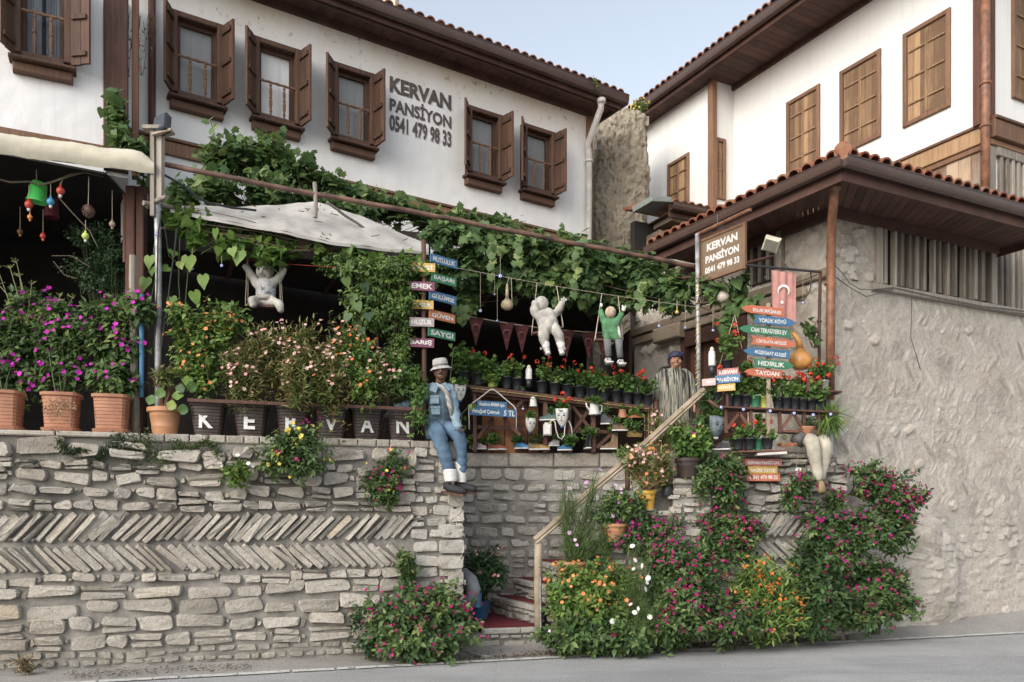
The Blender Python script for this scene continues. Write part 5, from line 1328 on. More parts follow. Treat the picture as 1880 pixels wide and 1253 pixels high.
mb = MB(); mb.add(V, [(j*(n+1)+i, j*(n+1)+i+1, (j+1)*(n+1)+i+1, (j+1)*(n+1)+i) for j in range(m_) for i in range(n)])
obj('cloth', mb, M_plain('faded_red_cloth', (.40,.20,.175), .9, .12, 8, .3, 60), t, True)
mb = MB(T(fa.x+wF*.46, fa.y-.052, fa.z-hF*.42)); crescent(mb, wF*.24, RY(4)); star5(mb, wF*.10, T(-.02, 0, -wF*.47)); obj('crescent_and_star', mb, WHITE, t)
# dark red bunting
s0_, s1_ = P(845, 578, 11.6), P(1120, 612, 12.2)
pts = [s0_.lerp(s1_, i/20)-Vector((0, 0, .05*math.sin(math.pi*i/20))) for i in range(21)]
t = thing('bunting', 'string of dark red pennants with crescents hanging inside the terrace', 'bunting', tuple(s0_)); mb = MB(); mb.tube(pts, .006, 5); obj('string', mb, ROPE, t)
RED2 = M_plain('dark_red_pennant', (.06,.010,.010), .85, .2, 8, 0); RED3 = M_plain('dull_crescent', (.14,.055,.05), .85, .2, 8, 0)
for px in (877, 922, 961, 1000, 1044, 1080, 1108):
    u = (px-845)/275; c = pts[min(20, int(u*20+.5))]; wd, hh = .11, .42
    mb = MB(T(c) @ RZ(random.uniform(-15, 15))); mb.prism([(-wd, 0), (0, -hh), (wd, 0)], -.002, .002); b_ = obj('pennant', mb, RED2, t)
    mb = MB(T(c.x, c.y-.036, c.z-.15)); crescent(mb, .055, M0); star5(mb, .022, T(0, 0, -.11)); obj('crescent', mb, RED3, b_)
# string wire across and beads
w0, w1 = P(838, 492, 10.75), P(1292, 566, 10.85)
def onwire(px, dz=0): u = (px-838)/454; p = w0.lerp(w1, u); return p-Vector((0, 0, .03*math.sin(math.pi*u)))
mb = MB(); mb.tube([onwire(838+454*i/24) for i in range(25)], .003, 4)
obj('string_wire', mb, ROPE, None, loc=tuple(w0), label='thin wire strung across the pergola front, carrying dolls and beads', cat='wire')
mb = MB(); mb.tube([P(420+200*i/10, 474+17*i/10+2*math.sin(math.pi*i/10), 9.6) for i in range(11)], .003, 4); obj('cord', mb, M_plain('red_cord', (.30,.04,.03), .8, .1, 5, 0), None, loc=tuple(P(420, 474, 9.6)), label='thin red cord stretched behind the swinging doll with grey hair', cat='cord')
EYEB = paint('bead_blue', (.02,.05,.28), .2); EYEL = paint('bead_pale', (.35,.55,.75), .3)
def bead(px, py0, py1, D, lab, r=.02, grp='blue eye beads'):
    a, b_ = P(px, py0, D), P(px, py1, D)
    t = thing('eye_bead', lab, 'bead', tuple(b_), 0, grp)
    mb = MB(T(b_)); mb.lathe([(.001, -.006), (r*.8, -.006), (r, 0), (r*.8, .006), (.001, .006)], 14, RX(90)); obj('blue_disc', mb, EYEB, t, True)
    mb = MB(T(b_)); mb.lathe([(.001, -.0015), (r*.62, -.0015), (.001, .0015)], 12, T(0, -.0075, 0) @ RX(90)); obj('white_ring', mb, WHITE, t)
    mb = MB(T(b_)); mb.lathe([(.001, -.001), (r*.3, -.001), (.001, .001)], 10, T(0, -.0095, 0) @ RX(90)); obj('pupil', mb, EYEB, t)
    if py0 != py1: mb = MB(); mb.tube([b_+Vector((0, 0, r*.8)), a], .0025, 4); obj('thread', mb, ROPE, t)
bead(882, 500, 571, 10.75, 'blue eye bead on a long thread left of the hanging gourd', .026)
bead(918.5, 470, 507, 10.6, 'large pale-ringed eye bead hanging from the vine above the gourd', .032)
bead(913, 530, 589, 11.0, 'small eye bead low on its thread, just left of the gourd', .018)
bead(908, 500, 541, 11.0, 'tiny pale bead in the leaf shade beside the gourd', .016)
bead(1210, 548, 599, 10.8, 'dark blue bead hanging before the stone wall above the woman', .024)
bead(1258, 552, 602, 10.8, 'eye bead hanging left of the tinsel-wrapped pole', .02)
bead(1309, 562, 607, 10.6, 'eye bead hanging right of the tinsel-wrapped pole', .022)
bead(1474, 505, 556, 10.1, 'dark blue bead hanging under the cable loop beside the flag', .022)
bead(1435, 600, 624, 9.96, 'dark blue bead between the green and orange arrow boards', .018)
bead(353, 455, 494, 9.2, 'blue bead hanging among gourd leaves near the grey pipe post', .022)
bead(407, 470, 488, 9.3, 'pale eye bead under the gourd leaves left of the swinging doll', .022)
bead(288, 420, 431, 8.9, 'pale bead on the upper part of the grey pipe post', .018)
bead(960, 744, 751, 10.98, 'white-ringed bead left of the white cup planter', .022)
bead(1102, 752, 759, 10.98, 'eye bead below the white teapot planter', .018)
for i, (px, py) in enumerate(((1324, 748), (1365, 752), (1414, 755), (1458, 759), (1493, 762), (1525, 761))):
    bead(px, py, py, 9.81, ['leftmost eye bead', 'second eye bead from the left', 'eye bead on the pale pole', 'eye bead right of the pale pole', 'second eye bead from the right', 'rightmost eye bead'][i]+' on the edge of the geranium shelf', .025, 'eye beads on the shelf edge')
# gourds -------------------------------------------------------
GRD = M_plain('dried_gourd', (.36,.29,.19), .55, .4, 9, .2)
def gourd(c, r, neck, lab, mat=GRD, hang=None, bend=0, D=None):
    c = Vector(c); t = thing('gourd', lab, 'gourd', tuple(c)); mb = MB(T(c))
    pr = [(.001, 0), (r*.5, r*.06), (r*.9, r*.4), (r, r*.85), (r*.85, r*1.3), (r*.5, r*1.65), (r*.3, r*1.9)]
    mb.lathe(pr, 20, None, .5, cap=False); obj('body', mb, mat, t, True)
    mb = MB(); z0 = c.z+r*1.85; mb.tube([c+Vector((0, 0, r*1.85)), c+Vector((bend*.3, 0, r*1.85+neck*.5)), c+Vector((bend, 0, r*1.85+neck))], [r*.31, r*.24, r*.16], 12); obj('neck', mb, mat, t, True)
    if hang is not None:
        mb = MB(); top = c+Vector((bend, 0, r*1.85+neck))
        for h_ in hang: mb.tube([top if h_ is hang[0] else c+Vector((r*.8, 0, r)), h_], .004, 4)
        obj('cord', mb, ROPE, t)
gourd(P(931, 570, 10.78), .085, .20, 'dried round gourd hanging from the wire left of the plump white doll', hang=[onwire(934), onwire(938)])
gourd(P(1327, 556, 10.7), .09, .20, 'pale gourd resting on the timber lintel behind the framed sign', M_plain('pale_gourd', (.50,.44,.38), .6, .2, 9, .1))
gourd(P(1243, 577, 10.8), .028, .05, 'tiny yellow gourd hanging near the tinsel-wrapped pole', M_plain('yellow_gourd', (.55,.36,.12), .5, .2, 9, 0), hang=[P(1243, 552, 10.8)])
gourd(P(1470, 680, 10.2), .145, .24, 'big orange gourd with netted top standing right of the arrow boards', M_plain('orange_gourd', (.50,.24,.07), .4, .3, 5, 0), bend=-.12)

# ---------------------------------------------------------------- things hanging in the dark room, left
t = thing('branch', 'bare twisted branch hung across the dark room under the canopy', 'branch', tuple(P(0, 335, 8.9)))
mb = MB(); br = [P(-20, 325, 8.9), P(20, 335, 8.9), P(55, 334, 8.9), P(75, 340, 8.88), P(95, 335, 8.9), P(115, 328, 8.9), P(130, 322, 8.95), P(155, 317, 9.0), P(190, 325, 9.1)]
mb.tube(br, [.010, .012, .010, .013, .012, .014, .018, .008, .005], 7); mb.tube([P(115, 330, 8.9), P(107, 362, 8.95), P(130, 388, 9.0), P(165, 425, 9.1), P(180, 455, 9.1)], [.008, .01, .008, .007, .004], 6)
mb.tube([P(95, 470, 9.2), P(130, 470, 9.2), P(165, 490, 9.2)], .005, 5); mb.tube([P(98, 480, 9.2), P(118, 505, 9.2), P(140, 512, 9.2)], .005, 5)
obj('wood', mb, BARK, t)
def lantern_bucket():
    c = P(67, 350, 9.0); t = thing('green_bucket', 'bright green plastic bucket hanging upside down under the canopy', 'bucket', tuple(c))
    Mx = T(P(67, 371, 9.0)) @ RY(8); mb = MB(Mx); mb.lathe([(.105, 0), (.10, .01), (.085, .20), (.06, .225), (.001, .23)], 10, None, .5, cap=False)
    mb.lathe([(.108, -.004), (.11, .012), (.10, .014)], 10, None, .5, cap=False); obj('bucket', mb, M_plain('bright_green_plastic', (.07,.50,.10), .4, .05, 3, 0), t, True)
    mb = MB(); mb.tube([P(67, 336, 9.0), P(67, 312, 9.0)], .005, 5); obj('string', mb, ROPE, t)
lantern_bucket()
def ornament(px, py, ptop, col, col2, lab, r=.045, D=8.9):
    c = P(px, py, D); t = thing('gourd_ornament', lab, 'ornament', tuple(c), 0, 'painted gourds hanging under the canopy'); Mx = T(c)
    mb = MB(Mx); mb.lathe([(.001, -r), (r*.6, -r*.85), (r, -.1*r), (r*.8, r*.6), (r*.35, r*.95), (r*.28, r*1.5), (.001, r*1.6)], 14, None, .5, cap=False); obj('body', mb, col, t, True)
    mb = MB(Mx); mb.lathe([(.001, -r*1.7), (r*.35, -r*1.6), (r*.42, -r*1.2), (r*.3, -r*.9)], 12, None, .5, cap=False); obj('tip', mb, col2, t, True)
    mb = MB(); mb.tube([c+Vector((0, 0, r*1.5)), P(px, ptop, D)], .004, 4); obj('string', mb, ROPE, t)
OR = M_plain('red_lacquer', (.50,.06,.04), .35, .15, 20, 0); OB = M_plain('blue_lacquer', (.06,.26,.45), .35, .15, 20, 0); OG = M_plain('lime_lacquer', (.45,.52,.12), .35, .15, 20, 0); OO = M_plain('orange_lacquer', (.62,.22,.06), .3, .15, 20, 0)
ornament(53, 376, 340, OR, WHITE, 'red gourd ornament hanging below the green bucket')
ornament(55, 399, 385, OO, OO, 'small orange ornament dangling under the red gourd', .028)
ornament(93, 371, 338, OB, WHITE, 'blue gourd ornament hanging from the branch', .042)
ornament(111, 351, 335, OR, WHITE, 'red gourd ornament hanging highest on the branch')
ornament(157, 434, 405, OG, WHITE, 'lime green ornament below the pine cone ball', .04)
ornament(79, 434, 385, OR, OO, 'dark red ornament low in the shade of the dark room', .034, 9.3)
ornament(37, 426, 380, paint('dull_brown', (.16,.08,.04)), OO, 'dull brown ornament at far left in the dark', .034, 9.5)
ornament(206, 412, 350, GRD, GRD, 'little dried gourd bell hanging near the timber post', .036, 9.2)
c = P(162, 387, 8.95); t = thing('pine_cone_ball', 'round brown pine cone ball hanging from the branch', 'ornament', tuple(c))
mb = MB(); 
for i in range(90):
    z = 1-2*(i+.5)/90; a_ = i*2.4; r_ = math.sqrt(1-z*z); d = Vector((r_*math.cos(a_), r_*math.sin(a_), z)); q = c+d*.062
    mb.add([q-d*.03, q+d.cross(Vector((.1, .2, 1))).normalized()*.016, q+d*.012+Vector((0, 0, -.01)), q-d.cross(Vector((.1, .2, 1))).normalized()*.016], [(0, 1, 2, 3)], None, random.random())
mb.ball(c, .05); obj('cone', mb, M_wood('cone_scale', (.10,.06,.05), (.30,.20,.16), (8, 8, 8)), t)
mb = MB(); mb.tube([c+Vector((0, 0, .06)), P(163, 325, 8.95)], .004, 4); obj('string', mb, ROPE, t)
mb = MB(); c = P(95, 400, 9.4); mb.lathe([(.08, 0), (.065, .22), (.001, .225)], 12, T(c), .5, cap=False); obj('lampshade', mb, M_plain('dark_maroon_cloth', (.09,.01,.02), .9, .1, 4, 0), None, True, loc=tuple(c), label='dark maroon lampshade hanging in the dark room', cat='lampshade')
# ================================================================ geranium railing above the middle wall
def RP(px, py, dD=0): D = 11.02+(px-865)/330*.14+dD; return P(px, py, D)
t = thing('railing', 'dark wooden railing with crossed braces and a gold tinsel line, above the middle wall', 'railing', tuple(RP(1030, 830)))
mb = MB(); beam(mb, RP(845, 709), RP(1195, 751), .20, .03, .5); beam(mb, RP(866, 722, -.02), RP(1190, 757, -.02), .04, .06, .4); beam(mb, RP(866, 716, -.10), RP(1190, 754, -.10), .025, .05, .3)
beam(mb, RP(870, 784), RP(960, 787), .035, .05, .3); beam(mb, RP(1055, 792), RP(1190, 795), .035, .05, .3)
obj('rail', mb, DARKWOOD, t)
for px in (872, 1001, 1045, 1089, 1189):
    yt = 716+(px-865)*.11; a, b_ = RP(px, 829), RP(px, yt); w_ = .05 if px in (872, 1045) else .065; mb = MB(); mb.bbox(a.x-w_/2, a.x+w_/2, a.y-.05, a.y+.02, TZ, b_.z, .006, None, .5); obj('post', mb, REDWOOD, t)
mb = MB()
for (x0_, y0_, x1_, y1_) in ((876, 732, 905, 760), (960, 736, 925, 770), (876, 806, 905, 768), (955, 800, 925, 768), (1050, 745, 1085, 790), (1087, 745, 1050, 795), (1095, 740, 1140, 790), (1185, 745, 1145, 790), (1095, 822, 1130, 790)):
    mb = MB(); beam(mb, RP(x0_, y0_, -.02), RP(x1_, y1_, -.02), .03, .045, random.random()); obj('brace', mb, REDWOOD, t)
mb = MB(); n = 120; mb.tube([RP(864+328*i/n, 712.5+39*i/n+.5*math.sin(i*2.1), -.13) for i in range(n+1)], .006, 5); mb.tube([RP(1191, 752+74*i/30+.5*math.sin(i*2.), -.07) for i in range(31)], .006, 5); mb.tube([RP(1197, 752, -.03), RP(1197, 822, -.03)], .008, 5)
obj('tinsel', mb, bpy.data.materials['gold_tinsel'], t)
mb = MB(); x_ = RP(884, 0).x
while x_ < RP(978, 0).x: mb.bbox(x_+.003, x_+.155, 11.22, 11.25, TZ, RP(930, 722).z, .004, None, random.random()); x_ += .16
obj('back_boards', mb, M_wood('orange_brown_board', (.10,.035,.014), (.28,.12,.05), (2, 20, 20)), t)
mb = MB(); a = RP(1056, 0).x; mb.box(a, a+.15, 11.2, 11.24, TZ+.3, RP(1060, 725).z, None, .3); mb.box(RP(984, 0).x, RP(1052, 0).x, 11.3, 11.33, TZ, RP(1010, 740).z, None, .1); mb.box(RP(1076, 0).x, RP(1190, 0).x, 11.5, 11.53, TZ, RP(1130, 750).z, None, .1)
obj('back_panel', mb, DARKWOOD, t)
pn = ['first', 'second', 'third', 'fourth', 'fifth', 'sixth']
labs = {853: 'leftmost black pot of geraniums on the railing, nearest the denim figure', 876: 'geranium pot on the railing, above the left end of the photo fee sign', 905: 'geranium pot with a yellow-green label, on the railing', 930: 'geranium pot on the railing, right of the yellow-labelled pot',
 951: 'geranium pot on the railing, just left of the white bottle', 994: 'geranium pot on the railing under the plump white doll, left one', 1019: 'geranium pot on the railing under the plump white doll, right one', 1042: 'geranium pot midway between the two right swinging dolls', 1064: 'geranium pot in the middle of the railing right half, no bloom',
 1088: 'geranium pot on the railing just left of the green doll', 1109: 'geranium pot directly below the green doll\'s left shoe', 1131: 'geranium pot directly below the green doll\'s right shoe', 1151: 'geranium pot on the railing right of the green doll', 1171: 'second last geranium pot on the railing, towards the woman', 1189: 'last geranium pot on the railing, beside the woman\'s arm'}
YG = M_plain('yellow_green_plastic', (.32,.38,.08), .5, .15, 4, 0)
for px, lb in labs.items():
    c = RP(px+random.uniform(-1.5, 1.5), 709+(px-865)*.125, .02); c.z += .016
    geranium(tuple(c), random.uniform(0, 360), lb, .078, .17, YG if px == 905 else BLACKP, nl=26, nf=random.choice((1, 2, 3, 4)), spread=.13, hgt=.26, group='potted geraniums on the railing')
def jar(px, py, D, lab, r=.045, h=.20, cat='bottle'):
    c = P(px, py, D); t = thing('bottle', lab, cat, tuple(c)); mb = MB(T(c)); mb.lathe([(r*.95, 0), (r, .01), (r, h*.78), (r*.9, h*.82), (r*.9, h*.95), (.001, h*.96)], 16); obj('body', mb, WHITE, t, 'auto')
    mb = MB(T(c)); mb.lathe([(r*.8, -.11), (r*.92, -.001)], 14); obj('stand', mb, BLACKP, t, True)
    mb = MB(T(c)); mb.lathe([(r*.6, h*.96), (r*.62, h*1.08), (r*.45, h*1.2), (.001, h*1.26)], 12, cap=False); obj('cap', mb, CANVAS, t, True)
jar(971, 697, 11.0, 'white cylinder bottle standing among the geraniums on the railing', .045, .16)
# the denser mass of geranium above the left half of the railing
bl = [px_blob(878, 672, 11.1, 24, 20, .12), px_blob(850, 655, 11.1, 20, 24, .12), px_blob(905, 690, 11.05, 20, 14, .1)]
bush('geranium_bush', 'big leafy geranium with red blooms behind the denim figure\'s hat', 'plant', bl, [(bl[0][0], 11.1, 3.45)], 130, 'round', 'geranium', .075, 5, .08, droop=.1, nst=14)
# red blooms spread over the mass as a part of single pots is added in geranium()

def succulent(root, c, r, n=14, mat='geranium', leaf='small', ls=.05):
    mb, tips = foliage([(c[0], c[1], c[2]+r*.4, r, r, r*.6)], n, leaf, ls, 6, .05, up=.7, droop=.0, shell=.2, tone=(.1, .8)); obj('foliage', mb, LEAF[mat], root)
def shoe(px, py, D, rz, col, lab, L=.25, boot=0, plant='geranium', leaf='small', n=14, sole=WHITE, pr=.07, ls=.05, tilt=0):
    c = P(px, py, D); t = thing('boot' if boot else 'shoe', lab, 'boot' if boot else 'shoe', tuple(c), 0, 'old shoes used as planters')
    L *= .86; n = int(n*2.4); pr *= 1.3; M = T(c) @ RZ(rz) @ RY(tilt); mb = MB(M); w = L*.17
    V = []; K = 11; secs = []
    for i in range(K):
        u = i/(K-1); x = -L/2+L*u; ww = w*(1.0 if u < .35 else 1.0+.25*math.sin((u-.35)/.65*math.pi))*(1 if 0 < i < K-1 else .55)
        hh = (.085+boot if u < .38 else max(.035, .085*(1-(u-.38)/.62*1.0)+.012)) if not (boot and u < .34) else .085+boot
        if i == 0: hh *= .93
        secs.append((x, ww, hh))
    m_ = 10
    for (x, ww, hh) in secs:
        for j in range(m_+1):
            a_ = math.pi*j/m_; V.append((x, ww*math.cos(a_), .015+hh*(math.sin(a_)**.55)))
    F = [(i*(m_+1)+j, (i+1)*(m_+1)+j, (i+1)*(m_+1)+j+1, i*(m_+1)+j+1) for i in range(K-1) for j in range(m_)]
    F += [tuple(range(m_, -1, -1)), tuple(range((K-1)*(m_+1), K*(m_+1)))]
    mb.add(V, F); obj('upper', mb, col, t, True)
    mb = MB(M); mb.slab([(x, -ww*1.06) for x, ww, h in secs]+[(x, ww*1.06) for x, ww, h in secs[::-1]], -.004, .012); obj('sole', mb, sole, t)
    mb = MB(M); mb.slab([(-L*.43, -w*.8), (-L*.12, -w*.8), (-L*.12, w*.8), (-L*.43, w*.8)], .07+boot, .105+boot); obj('collar', mb, BLACKP, t)
    q = M @ Vector((-L*.27, 0, .10+boot)); succulent(t, q, pr, n, plant, leaf, ls)
    return t
def cloth(nm, c): return M_plain(nm, tuple(.7*x for x in c), .75, .35, 9, .5, 30)
zw = lambda px: 829
S1 = cloth('pink_canvas', (.42,.32,.36)); S2 = cloth('rust_suede', (.28,.07,.04)); S3 = cloth('blue_canvas', (.05,.20,.42)); S4 = cloth('ochre_leather', (.34,.22,.07)); S5 = cloth('black_leather', (.03,.03,.032)); S6 = cloth('tan_suede', (.22,.14,.08)); S7 = cloth('teal_felt', (.10,.16,.15)); S8 = cloth('grey_rubber', (.10,.11,.12))
shoe(880, 825, 11.10, -8, S1, 'pale pink shoe planted with a round leaf, leftmost on the middle wall', .24, pr=.06, leaf='round', ls=.08, n=8)
shoe(913, 826, 11.10, -5, S2, 'rust red shoe bushy with green leaves, below the photo fee sign', .30, pr=.10, n=26)
shoe(958, 824, 11.10, -12, S3, 'bright blue shoe with a succulent, below the right leg of the pipe frame', .24, pr=.06, leaf='round', ls=.05)
shoe(990, 826, 11.06, 0, S4, 'flat ochre shoe with a low creeper spilling over it', .34, pr=.11, n=22, plant='moss', ls=.04)
shoe(1017, 819, 11.08, 200, cloth('white_canvas', (.55,.53,.50)), 'small white shoe left of the second blue shoe', .18, pr=.05, n=8)
shoe(1037, 827, 11.06, 170, S3, 'second blue shoe, under the white bottle face with red geraniums', .24, pr=.08, leaf='round', ls=.07, n=16)
shoe(1079, 824, 11.08, 95, S5, 'dark sneaker with white rim standing against a railing post', .26, boot=.09, pr=.09, n=20, sole=WHITE)
shoe(1118, 825, 11.08, 178, S6, 'tall brown suede boot on the middle wall, below the white sneaker', .28, boot=.14, pr=.07, n=12)
shoe(1139, 791, 11.0, 6, S6, 'brown sneaker with thick white sole, on the railing brace', .28, pr=.07, n=12)
shoe(1118, 779, 11.05, -2, S8, 'dark grey ankle boot with cactus leaves, above the white-soled sneaker', .27, boot=.07, pr=.07, n=16)
shoe(1006, 772, 11.0, 172, S7, 'grey-green slipper with white sole on the small shelf behind the jerrycan', .28, pr=.06, n=8)
shoe(1165, 802, 11.02, 10, S4, 'worn yellowish sandal under green sprigs near the tinsel end', .24, pr=.12, n=26, sole=S4)
shoe(1322, 826, 9.98, 160, S5, 'black sneaker with white sole lying on the right wall coping', .30, pr=.02, n=3)
shoe(1345, 824, 10.05, 90, S4, 'small dull shoe with a cactus between the black sneaker and the pots', .12, pr=.03, n=8)
def cup(px, py, D, r, h, mat, lab, leaf='round', pl='geranium', n=14, ls=.05, spout=True, pr=.08, cat='teapot', name='teapot'):
    c = P(px, py, D); t = thing(name, lab, cat, tuple(c)); mb = MB(T(c)); mb.lathe([(r*1.05, 0), (r*1.08, .01), (r*.8, h), (r*.85, h*1.04), (.001, h*1.02)], 16, cap=False); obj('body', mb, mat, t, True)
    if spout:
        mb = MB(T(c)); mb.tube([(-r*.9, 0, h*.4), (-r*1.5, 0, h*.75), (-r*1.6, 0, h*1.05)], [.016, .012, .009], 8); obj('spout', mb, mat, t, True)
        mb = MB(T(c)); mb.tube([(r*.8, 0, h*.85), (r*1.5, 0, h*.8), (r*1.5, 0, h*.3), (r*.95, 0, h*.2)], .008, 6); obj('handle', mb, mat, t, True)
    succulent(t, c+Vector((0, 0, h)), pr, n, pl, leaf, ls); return t
cup(979, 747, 10.98, .05, .125, WHITE, 'white enamel mug hung on the railing post', spout=False, pr=.05, n=8, cat='mug', name='mug')
cup(1091, 762, 10.98, .07, .16, WHITE, 'white teapot planter on the railing, overgrown with round leaves', n=34, pr=.11)
cup(1143, 768, 11.0, .06, .11, TERRA, 'small terracotta pot in the middle of the crossed railing braces', spout=False, cat='flower pot', name='flower_pot', pr=.06, leaf='small')
cup(1166, 769, 11.0, .11, .045, cloth('orange_bowl', (.42,.15,.06)), 'shallow orange bowl with one big round succulent', spout=False, leaf='round', ls=.12, n=6, pr=.06, cat='bowl', name='bowl')
cup(960, 728, 11.0, .05, .09, BLACKP, 'small black tin hanging left of the white mug', spout=False, cat='tin', name='tin', pr=.03, n=4)
def face_bottle(px, py, D, s, mat, lab, rz=0, plant=('round', 'geranium', 20, .06), fl=0):
    """upturned plastic bottle with a drawn face; (px,py) = centre"""
    c = P(px, py, D); t = thing('bottle_planter', lab, 'planter', tuple(c), 0, 'upturned bottle planters with faces'); M = T(c) @ RZ(rz) @ RX(8) @ SC(s, s*.8, s)
    mb = MB(M); mb.lathe([(.16, -.62), (.20, -.55), (.30, -.42), (.42, -.1), (.47, .3), (.46, .62), (.44, .60), (.001, .5)], 20, None, .5, .25, cap=False); obj('body', mb, mat, t, True)
    mb = MB(M); mb.lathe([(.001, -.78), (.15, -.77), (.16, -.63), (.001, -.62)], 14, cap=False); obj('cap', mb, PBLUE if mat is WHITE else WHITE, t, True)
    INK = WIRE; f = MB(M)
    for sx in (-.18, .20): f.ball((sx, -.47+abs(sx)*.12, .12), (.075, .03, .05), 8, 6); f.tube([(sx-.1, -.475, .22), (sx, -.49, .27), (sx+.1, -.47, .23)], .014, 5)
    f.tube([(.0, -.50, .1), (.03, -.52, -.08), (-.03, -.50, -.1)], .016, 5); f.tube([(-.12, -.45, -.24), (0, -.47, -.21), (.12, -.45, -.25)], .020, 5); obj('drawn_face', f, INK, t)
    top = M @ Vector((0, 0, .58)); mb, tips = foliage([(top.x, top.y, top.z+.05, .10*s/.22, .09, .07*s/.22)], plant[2], plant[0], plant[3], 5, .06, up=.5, droop=.15, shell=.2); obj('foliage', mb, LEAF[plant[1]], t)
    if fl:
        fm = MB()
        for q in ((-.10, .12), (.01, .20), (.10, .13), (.03, .09))[:fl]:
            m = 18; d = unit(rnd(m)+np.array([0, -.4, .4])); scatter(fm, 'flower5', np.array(top+Vector((q[0], -.05, q[1])))+d*.028, unit(np.cross(d, rnd(m))), d, .035, rng.random(m))
        obj('flowers', fm, FL['red'], t)
face_bottle(974, 780, 10.95, .15, WHITE, 'white bottle face under leafy green hair, below the white mug', 20)
face_bottle(1032, 766, 10.92, .19, WHITE, 'white bottle face crowned with three red geraniums', -14, fl=4)
face_bottle(845, 720, 10.8, .17, WHITE, 'white bottle face half hidden behind the denim figure\'s shoulder', 10)
face_bottle(1316, 783, 9.98, .21, cloth('frosted_blue_grey', (.20,.25,.28)), 'blue-grey bottle face with white cap at the left end of the lower shelf', 16)
c = P(1005, 800, 10.95); t = thing('jerrycan', 'small white jerrycan with a bent hose between the two bottle faces', 'jerrycan', tuple(c))
mb = MB(T(c)); mb.bbox(-.055, .055, -.045, .045, .0, .15, .018); mb.bbox(-.04, .02, -.03, .03, .15, .175, .008); obj('can', mb, WHITE, t)
mb = MB(T(c)); mb.lathe([(.018, .15), (.012, .20)], 10, T(.04, 0, 0)); obj('spout', mb, YG, t); mb = MB(); mb.tube([P(1010, 776, 10.94), P(1014, 772, 10.94), P(1019, 775, 10.93), P(1021, 790, 10.92), P(1025, 803, 10.92), P(1031, 807, 10.92), P(1036, 800, 10.92), P(1037, 785, 10.93), P(1040, 773, 10.94), P(1045, 774, 10.94), P(1049, 785, 10.94), P(1051, 799, 10.94)], .008, 6); obj('hose', mb, PIPEW, t, True)
# left-over leafy climber strings in front of the railing
for (pts, lb) in ((((833, 640), (826, 700), (832, 760), (828, 815)), 'thin leafless climber hanging right of the denim figure'), (((868, 740), (848, 760), (846, 790), (852, 815)), 'pale thin climber curling left of the photo fee sign')):
    mb = MB(); mb.tube([P(a, b_, 10.2) for a, b_ in pts], .006, 5); t = thing('climber', lb, 'climbing plant', tuple(P(pts[-1][0], pts[-1][1], 10.2))); obj('stem', mb, STEM, t)
    l = MB(); e = np.array([P(a+random.uniform(-10, 10), b_+random.uniform(-10, 10), 10.18) for a, b_ in pts for _ in range(3)]); scatter(l, 'heart', e, rnd(len(e), .4)+np.array([0, 0, -1.]), rnd(len(e), .4)+np.array([0, -1., .3]), .06, rng.random(len(e))); obj('leaves', l, LEAF['gourd'], t)

# ================================================================ shelf unit right of the entrance
D3 = 10.0
t = thing('plant_shelf', 'brown wooden plant shelf with slanted braces, on the right wall below the arrow signs', 'shelf', tuple(P(1420, 840, D3)))
def sp(px, py, d=0): return P(px, py, D3+d)
mb = MB(); beam(mb, sp(1322, 750), sp(1532, 760), .30, .022, .4); beam(mb, sp(1338, 790, .0), sp(1400, 791, .0), .12, .03, .5); beam(mb, sp(1432, 793), sp(1462, 794), .2, .03, .8); beam(mb, sp(1350, 831, -.05), sp(1442, 829, -.05), .26, .02, .8); beam(mb, sp(1480, 717, .1), sp(1540, 722, .1), .22, .02, .5); beam(mb, sp(1455, 697, .12), sp(1490, 699, .12), .22, .02, .8)
beam(mb, sp(1380, 700, .15), sp(1440, 700, .15), .2, .02, .5)
obj('shelf_board', mb, DARKWOOD, t)
for (x0_, y0_, x1_, y1_) in ((1331, 750, 1333, 795), (1378, 752, 1380, 800), (1431, 755, 1432, 795), (1476, 758, 1476, 800), (1300, 790, 1298, 855), (1483, 700, 1483, 722), (1503, 760, 1503, 800)):
    mb = MB(); beam(mb, sp(x0_, y0_, -.08), sp(x1_, y1_, -.08), .035, .04, .5); obj('post', mb, REDWOOD, t)
mb = MB()
for (x0_, y0_, x1_, y1_) in ((1335, 788, 1357, 758), (1357, 758, 1377, 788), (1436, 786, 1456, 758), (1456, 758, 1474, 788), (1300, 735, 1324, 752)): mb = MB(); beam(mb, sp(x0_, y0_, -.10), sp(x1_, y1_, -.10), .03, .035, random.random()); obj('brace', mb, REDWOOD, t)
mb = MB(); beam(mb, sp(1388, 835, -.12), sp(1442, 832, -.12), .12, .03, .5); obj('white_plank', mb, PIPEW, t)
sh = [(1315, 744, BLACKP, 'geranium pot at the left end of the right shelf, behind the entrance sign'), (1338, 748, BLACKP, 'black geranium pot on the right shelf, left of the green pot, outer'), (1353, 749, BLACKP, 'black geranium pot on the right shelf, third from its left end'), (1370, 750, BLACKP, 'black geranium pot touching the green pot on the right shelf'),
 (1387, 751, PGREEN, 'green plastic pot of geraniums left of the pale sign pole'), (1404, 752, YG, 'yellow-green pot of geraniums behind the pale sign pole'), (1428, 753, BLACKP, 'black geranium pot just right of the pale sign pole'), (1444, 754, BLACKP, 'black geranium pot in the middle of the shelf right half'), (1459, 755, BLACKP, 'black geranium pot below the orange gourd'),
 (1474, 756, BLACKP, 'black geranium pot below the small upper shelf, left one'), (1490, 757, BLACKP, 'broad black geranium pot below the small upper shelf'), (1508, 758, BLACKP, 'black geranium pot at the right end of the shelf, full of red blooms')]
for px, py, mt, lb in sh:
    c = sp(px, py, .02); c.z += .012
    geranium(tuple(c), random.uniform(0, 360), lb, .066, .15, mt, nl=24, nf=1 if px < 1450 else 4, spread=.12, hgt=.24, group='potted geraniums on the right shelf')
